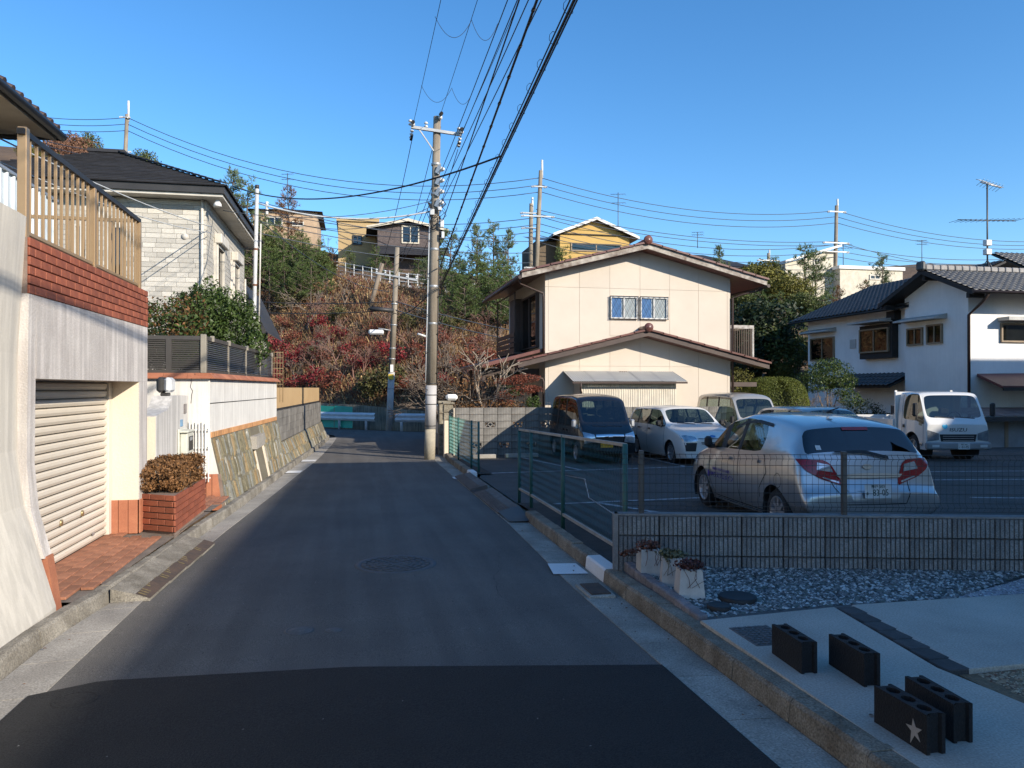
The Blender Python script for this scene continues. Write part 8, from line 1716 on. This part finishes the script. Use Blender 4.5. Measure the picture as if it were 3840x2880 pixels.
# second pole
q2 = T('utility_pole', 'thinner concrete pole with a street lamp in front of the red hillside', 'utility pole', (1.5, 36.75, -.4)); P2 = Vector((1.5, 36.75, 0)); p2x = lambda z: lerp(1.5, 1.86, z / 8.3)
MB().tube([(p2x(-.4), P2.y, -.4), (p2x(2.4), P2.y, 2.4)], [.16, .155], 14).build('sleeve', M_poleL, q2); MB().tube([(p2x(2.4), P2.y, 2.4), (p2x(8.3), P2.y, 8.3)], [.15, .11], 14).build('shaft', M_pole, q2)
MB().box((p2x(2.2) - .15, P2.y - .2, 2.05), (p2x(2.2) + .1, P2.y - .16, 2.3)).build('yellow_notice', mat('yellow_notice', (.65, .45, .05), .6), q2); MB().box((p2x(2.7) - .08, P2.y - .18, 2.4), (p2x(2.7) + .06, P2.y - .15, 2.75)).build('white_notice', M_white, q2)
MB().beam((p2x(6.9) - .95, P2.y - .15, 7.05), (p2x(6.9) + 1.0, P2.y - .15, 6.75), .08, .08).build('cross_arm', M_gal, q2); m = MB()
for t in (-.9, -.5, .5, .95): insul(m, (p2x(6.9) + t, P2.y - .15, 6.95 - t * .15), 2, (0, 0, 1), .06)
m.build('insulator', M_ins, q2); MB().tube([(p2x(4.3), P2.y, 4.35), (p2x(4.3) - .7, P2.y - .2, 4.45)], .03, 6).build('lamp_arm', M_gal, q2)
MB().cbox((p2x(4.2) - 1.15, P2.y - .35, 4.15), (p2x(4.2) - .45, P2.y - .1, 4.38), .06).build('lamp_head', M_ins, q2)
for z in (5.6, 4.6, 3.5, 3.0, 1.6): MB().lathe([(.16, 0), (.17, .02), (.16, .05)], (p2x(z), P2.y, z), 14).build('clamp_band', M_gal, q2)
# leaning old wood post on the slope
p = hp(1405, 9.5); MB().tube([p + Vector((-.35, 0, -.3)), p + Vector((.45, .3, zat(1405, 985, p) - p.z))], .14, 8).build('old_post', mat('bleached_wood', (.25, .2, .15), .9), None, 'bleached leaning wooden post among the trees below the hill road', 'post', loc=p)
# poles on the hill
def hillpole(label, u0, u1, vt, y, arms, d=None, white=0):
    b = at(u0, 1200, y); zb_ = hill(b.x, y) - .5; t = at(u1, vt, y); r = T('hill_pole', label, 'utility pole', (b.x, y, zb_)); L = t.z - zb_; a0 = Vector((b.x, y, zb_)); a1 = Vector((t.x, y, t.z - L * white))
    MB().tube([a0, a1], [.2, .15], 10).build('shaft', M_pole, r)
    if white: MB().tube([a1 - Vector((-.1, 0, .6)), Vector((t.x + .1, y, t.z))], .09, 8).build('top_extension', M_ins, r)
    for z, w_ in arms: c = a1 + (a0 - a1).normalized() * z; MB().beam(c + Vector((-w_, -.18, .0)), c + Vector((w_, -.18, 0)), .1, .1).build('cross_arm', M_gal, r); m = MB(); [insul(m, c + Vector((s_ * w_, -.2, .0)), 3, (-.9, 0, -.2), .1) for s_ in (-1, 1)]; m.build('insulator', M_ins, r)
    return a1
hA1 = hillpole('pole with a tall white top rising behind the slate roof on the far left', 455, 477, 378, 70, ((.3, .3), (3.2, .5)), white=.1)
hB1 = hillpole('taller of two hill poles standing above the left eave of the cream house', 2004, 2028, 600, 58, ((1.3, .5), (3.6, 1.2), (7.6, .8)), white=.07)
hillpole('shorter hill pole close to the left of the taller one', 1988, 1992, 740, 60, ((.8, .7), (2.0, .6)), white=.06)
hC1 = hillpole('hill pole in front of the pale houses on the right', 3130, 3137, 746, 62, ((.6, .8), (3.4, 1.2), (4.2, 1.2), (9, 1.0)), white=.06)
hillpole('small distant pole with double arms right of the dark roofed house', 2880, 2882, 936, 75, ((.8, 1.2), (1.6, 1.4)), white=.1)
NW = [0]
def wire(label, a, b, sag, r, m_=M_cable, name='power_line', cat='power line', group=None, n=18, bead=0):
    a, b = Vector(a), Vector(b); pts = [a.lerp(b, t) - Vector((0, 0, sag * 4 * t * (1 - t))) for t in [i / n for i in range(n + 1)]]
    m = MB().tube(pts, r, 5 if r < .02 else 8)
    if bead:
        for i in range(bead):
            t = (i + .5) / bead; p = a.lerp(b, t) - Vector((0, 0, sag * 4 * t * (1 - t))); m.tube([p + Vector((0, -.03, .0)), p + Vector((0, .03, -.0))], r * 1.5, 6)
    o = m.build(name, m_, None, label, cat, group, loc=a); return pts
FY = -14.0
for x, z, l in ((px(8.5) - .66, 8.62, 'high thin wire from the left end of the cross arm over the road'), (px(PT) + .06, 8.95, 'high thin wire from the pole top over the road'), (px(8.5) + .64, 8.5, 'high thin wire from the right end of the cross arm over the road')):
    wire(l, (x, PY - .3, z), (x - .08, FY, z + .25), .35, .006)
for i, z in enumerate((7.5, 7.2, 6.9, 6.6)): wire(('uppermost', 'second', 'third', 'lowest')[i] + ' of the four middle wires strung from the pole rack over the road', (px(z) + .14, PY - .25, z), (px(z) + .12 + .09 * i, FY, z + .75 - .05 * i), .25, .0085, group='four middle wires over the road')
wire('single dark cable right of the four middle wires over the road', (px(6.2) + .2, PY - .2, 6.15), (1.3, FY, 7.2), .1, .011)
c1 = wire('thick black cable bundle over the road, left of the looped one', (px(4.9) + .15, PY - .15, 4.9), (1.5, FY, 7.75), .0, .016, name='telecom_cable', cat='cable', n=30, bead=44)
m = MB(); a_, b_ = Vector((px(4.5) + .16, PY - .12, 4.35)), Vector((1.3, FY, 5.85)); sg = .0
P_ = lambda t: a_.lerp(b_, t) - Vector((0, 0, sg * 4 * t * (1 - t)))
for dx, dz, r_ in ((0, 0, .0145), (.032, .015, .009), (-.02, .032, .008), (.012, -.03, .008)): m.tube([P_(i / 30) + Vector((dx, 0, dz)) for i in range(31)], r_, 6)
lc = T('looped_cable', 'thickest black cable bundle over the road with spiral hanger loops', 'cable', a_); m.build('strand', M_cable, lc); lo = MB()
for i in range(62):
    t = (i + .5) / 62; p = P_(t); lo.tube([p + Vector((-.015, 0, .03)), p + Vector((-.04, .03, .05)), p + Vector((-.055, .08, .04)), p + Vector((-.05, .12, .015)), p + Vector((-.02, .15, -.01)), p + Vector((.02, .14, -.025)), p + Vector((.032, .1, -.03)), p + Vector((.02, .06, -.03))], .003, 4, cap=False)
lo.build('hanger_loops', M_cable, lc, kind='stuff')
pj = P_(.30)
wire('dark service drop from the looped cable to the stone house roof', pj, (-3.1, 20.4, 6.75), .45, .014, name='service_drop', cat='wire', n=24)
for i, (a, b, s_, r_, m_, l) in enumerate((((px(6.4) - .1, PY - .1, 6.4), (-2.58, 21.3, 6.55), .3, .022, M_cabW, 'white service cable sagging from the big pole to the white mast'), ((px(6.5) - .1, PY, 6.55), (-2.55, 21.3, 6.35), .55, .009, M_cabB, 'thin grey wire just below the white service cable'), ((px(6.7) - .1, PY, 6.7), (-3.3, 20.3, 6.1), .3, .009, M_cabB, 'thin wire from the big pole to the eave of the stone house'),
        ((-3.5, 19.9, 5.6), (-4.4, 10.36, 4.75), .1, .012, M_cabW, 'pale wire crossing the stone blocks towards the brown tiled eave'), ((-3.5, 19.9, 5.45), (-4.5, 10.36, 4.5), .15, .01, M_cabW, 'lower pale wire crossing in front of the stone blocks'), ((-2.66, 21.3, 6.2), (1.6, 36.6, 6.2), .5, .012, M_cabB, 'wire from the white mast to the thin pole'))): wire(l, a, b, s_, r_, m_, 'service_wire', 'wire')
for i, (dx, z) in enumerate(((-.66, 8.35), (-.0, 8.6), (.6, 8.2))): wire(('left', 'middle', 'right')[i] + ' thin wire running from the big pole down to the thin pole', (px(8.5) + dx, PY + .2, z), (p2x(7) + dx * 1.2, P2.y, 7.15 - .1 * i), .35, .010, M_cabB, group='wires between the two street poles')
for i, z in enumerate((7.4, 7.1)): wire(('upper', 'lower')[i] + ' slack wire between the pole rack and the thin pole', (px(z), PY + .1, z), (p2x(7.5), P2.y, 7.9 - .4 * i), .45, .010, M_cabB, group='slack wires between the two street poles')
for i, (za, zb_) in enumerate(((5.75, 4.9), (5.35, 4.6))):
    l = at(700, (1105, 1150)[i], 36.5); wire(('upper', 'lower')[i] + ' dark cable across the red hillside left of the thin pole', l, (p2x(za), P2.y - .1, za - .0), .25, .022, M_cable, 'telecom_cable', 'cable'); rr_ = at(2060, (1262, 1300)[i], 36.0); wire(('upper', 'lower')[i] + ' dark cable across the red hillside right of the thin pole', (p2x(za), P2.y - .1, za), rr_, .15, .022, M_cabB, 'telecom_cable', 'cable')
p = at(1432, 1160, 36.4); MB().tube([p + Vector((-.55, 0, .03)), p + Vector((.55, 0, -.05))], .1, 8).build('cable_closure', M_charc, None, 'dark cylindrical splice hanging on the cable left of the thin pole', 'cable closure', loc=p)
wire('cable from the thin pole up to the big pole foot clamp', (p2x(5.2), P2.y, 5.2), (px(4.4), PY, 4.35), .3, .018, M_cable, 'telecom_cable', 'cable')
for i, (y, xa, xb) in enumerate(((18.0, 1.47, 2.18), (18.0, 2.18, 2.7), (14.6, 1.45, 2.15), (14.6, 2.15, 2.67))):
    wire('thin jumper loop hanging ' + ('nearer the pole, between the left and middle', 'nearer the pole, between the middle and right', 'farther from the pole, between the left and middle', 'farther from the pole, between the middle and right')[i] + ' high wires', (xa, y, 8.72), (xb, y + .05, 8.72), .36, .005, M_cable, 'jumper_loop', 'wire', 'jumper loops between the high wires')
# power lines along the hill crest
for i in range(6):
    k = i % 3; lower = i >= 3; dz = -(.25 if not lower else 3.3) - k * .55; nm_ = ('upper', 'lower')[lower] + ' trio of hill crest lines, ' + ('top', 'middle', 'bottom')[k] + ' wire'
    a, b, c = hA1 + Vector((0, 0, dz)), hB1 + Vector((0, 0, dz - .3)), hC1 + Vector((0, 0, dz - .2))
    l0 = at(-60, (395, 415, 432, 448, 462, 475)[i], 75)
    wire(nm_ + ' left of the white topped pole', l0, a, .6, .028, M_far, group='hill crest lines'); wire(nm_ + ' between the left and middle hill poles', a, b, 2.6, .028, M_far, group='hill crest lines'); wire(nm_ + ' between the middle and right hill poles', b, c, 1.3, .026, M_far, group='hill crest lines'); wire(nm_ + ' running off to the right', c, at(3950, (905, 918, 930, 955, 968, 980)[i], 62), .9, .026, M_far, group='hill crest lines')
for i, (u0, v0, u1, v1, y0, y1) in enumerate(((800, 715, 1995, 905, 50, 58), (740, 770, 1995, 948, 50, 58), (760, 820, 1995, 985, 50, 58), (2010, 905, 3135, 1080, 58, 62), (2010, 880, 3135, 1010, 58, 62), (2010, 785, 3135, 905, 58, 62), (3140, 905, 3900, 1010, 62, 62), (2010, 800, 3135, 918, 58, 62), (3140, 1000, 3900, 1085, 62, 62))):
    wire(('long', 'longer', 'low')[i % 3] + ' lower line ' + ('above the tan block house', 'grazing the brick house roof', 'crossing the brick house front', 'just over the dark roofed house', 'above the yellow house', 'high between the hill poles', 'right of the right hill pole', 'second high one between the hill poles', 'low at the right edge')[i], at(u0, v0, y0), at(u1, v1, y1), .9, .026, M_far, group='lower hill lines')
# aerials on the far roofs
def aerial(label, u, v0, v1, y, w_):
    a = at(u, v0, y); b = at(u, v1, y); m = MB().tube([a, b], .035, 5)
    for k in range(2):
        c = b.lerp(a, .04 + .16 * k); m.tube([c + Vector((-w_, 0, 0)), c + Vector((w_, 0, .1))], .02, 4)
        for j in range(6): q = c + Vector((lerp(-w_, w_, j / 5), 0, 0)); m.tube([q + Vector((-.05, -.3, -.1)), q + Vector((.05, .3, .12))], .012, 3)
    m.build('roof_aerial', M_mast, None, label, 'aerial', 'aerials on the far roofs', loc=a)
aerial('tall aerial beside the right side of the yellow gable', 2318, 925, 722, 66, .7); aerial('aerial above the beige house roof', 1078, 770, 650, 72, .5); aerial('thin aerial right of the dark hipped roof', 2616, 930, 870, 72, .6); aerial('aerial beside the right hill pole', 3162, 1000, 915, 70, 1.0); aerial('faint aerial above the low pale house', 3457, 985, 900, 70, .6)
# ================================================================ LABELS THAT TELL LIKE THINGS APART
ORD = 'first second third fourth fifth sixth seventh eighth ninth tenth eleventh twelfth thirteenth fourteenth fifteenth sixteenth seventeenth eighteenth'.split()
bpy.context.view_layer.update()
bylab = {}
for o in S.objects:
    if o.parent is None and o.get('category') and o.get('label'): bylab.setdefault(o['label'], []).append(o)
def ucol(o): q = o.matrix_world.translation - CAM; return q.dot(RT) / max(.1, q.dot(FW))
for l, os_ in bylab.items():
    if (2 <= len(os_) <= 12 or 'pine' in l and len(os_) <= 18) and len(l.split()) <= 12:
        os_.sort(key=ucol)
        for i, o in enumerate(os_): o['label'] = l + ', ' + ORD[i] + ' from the left'
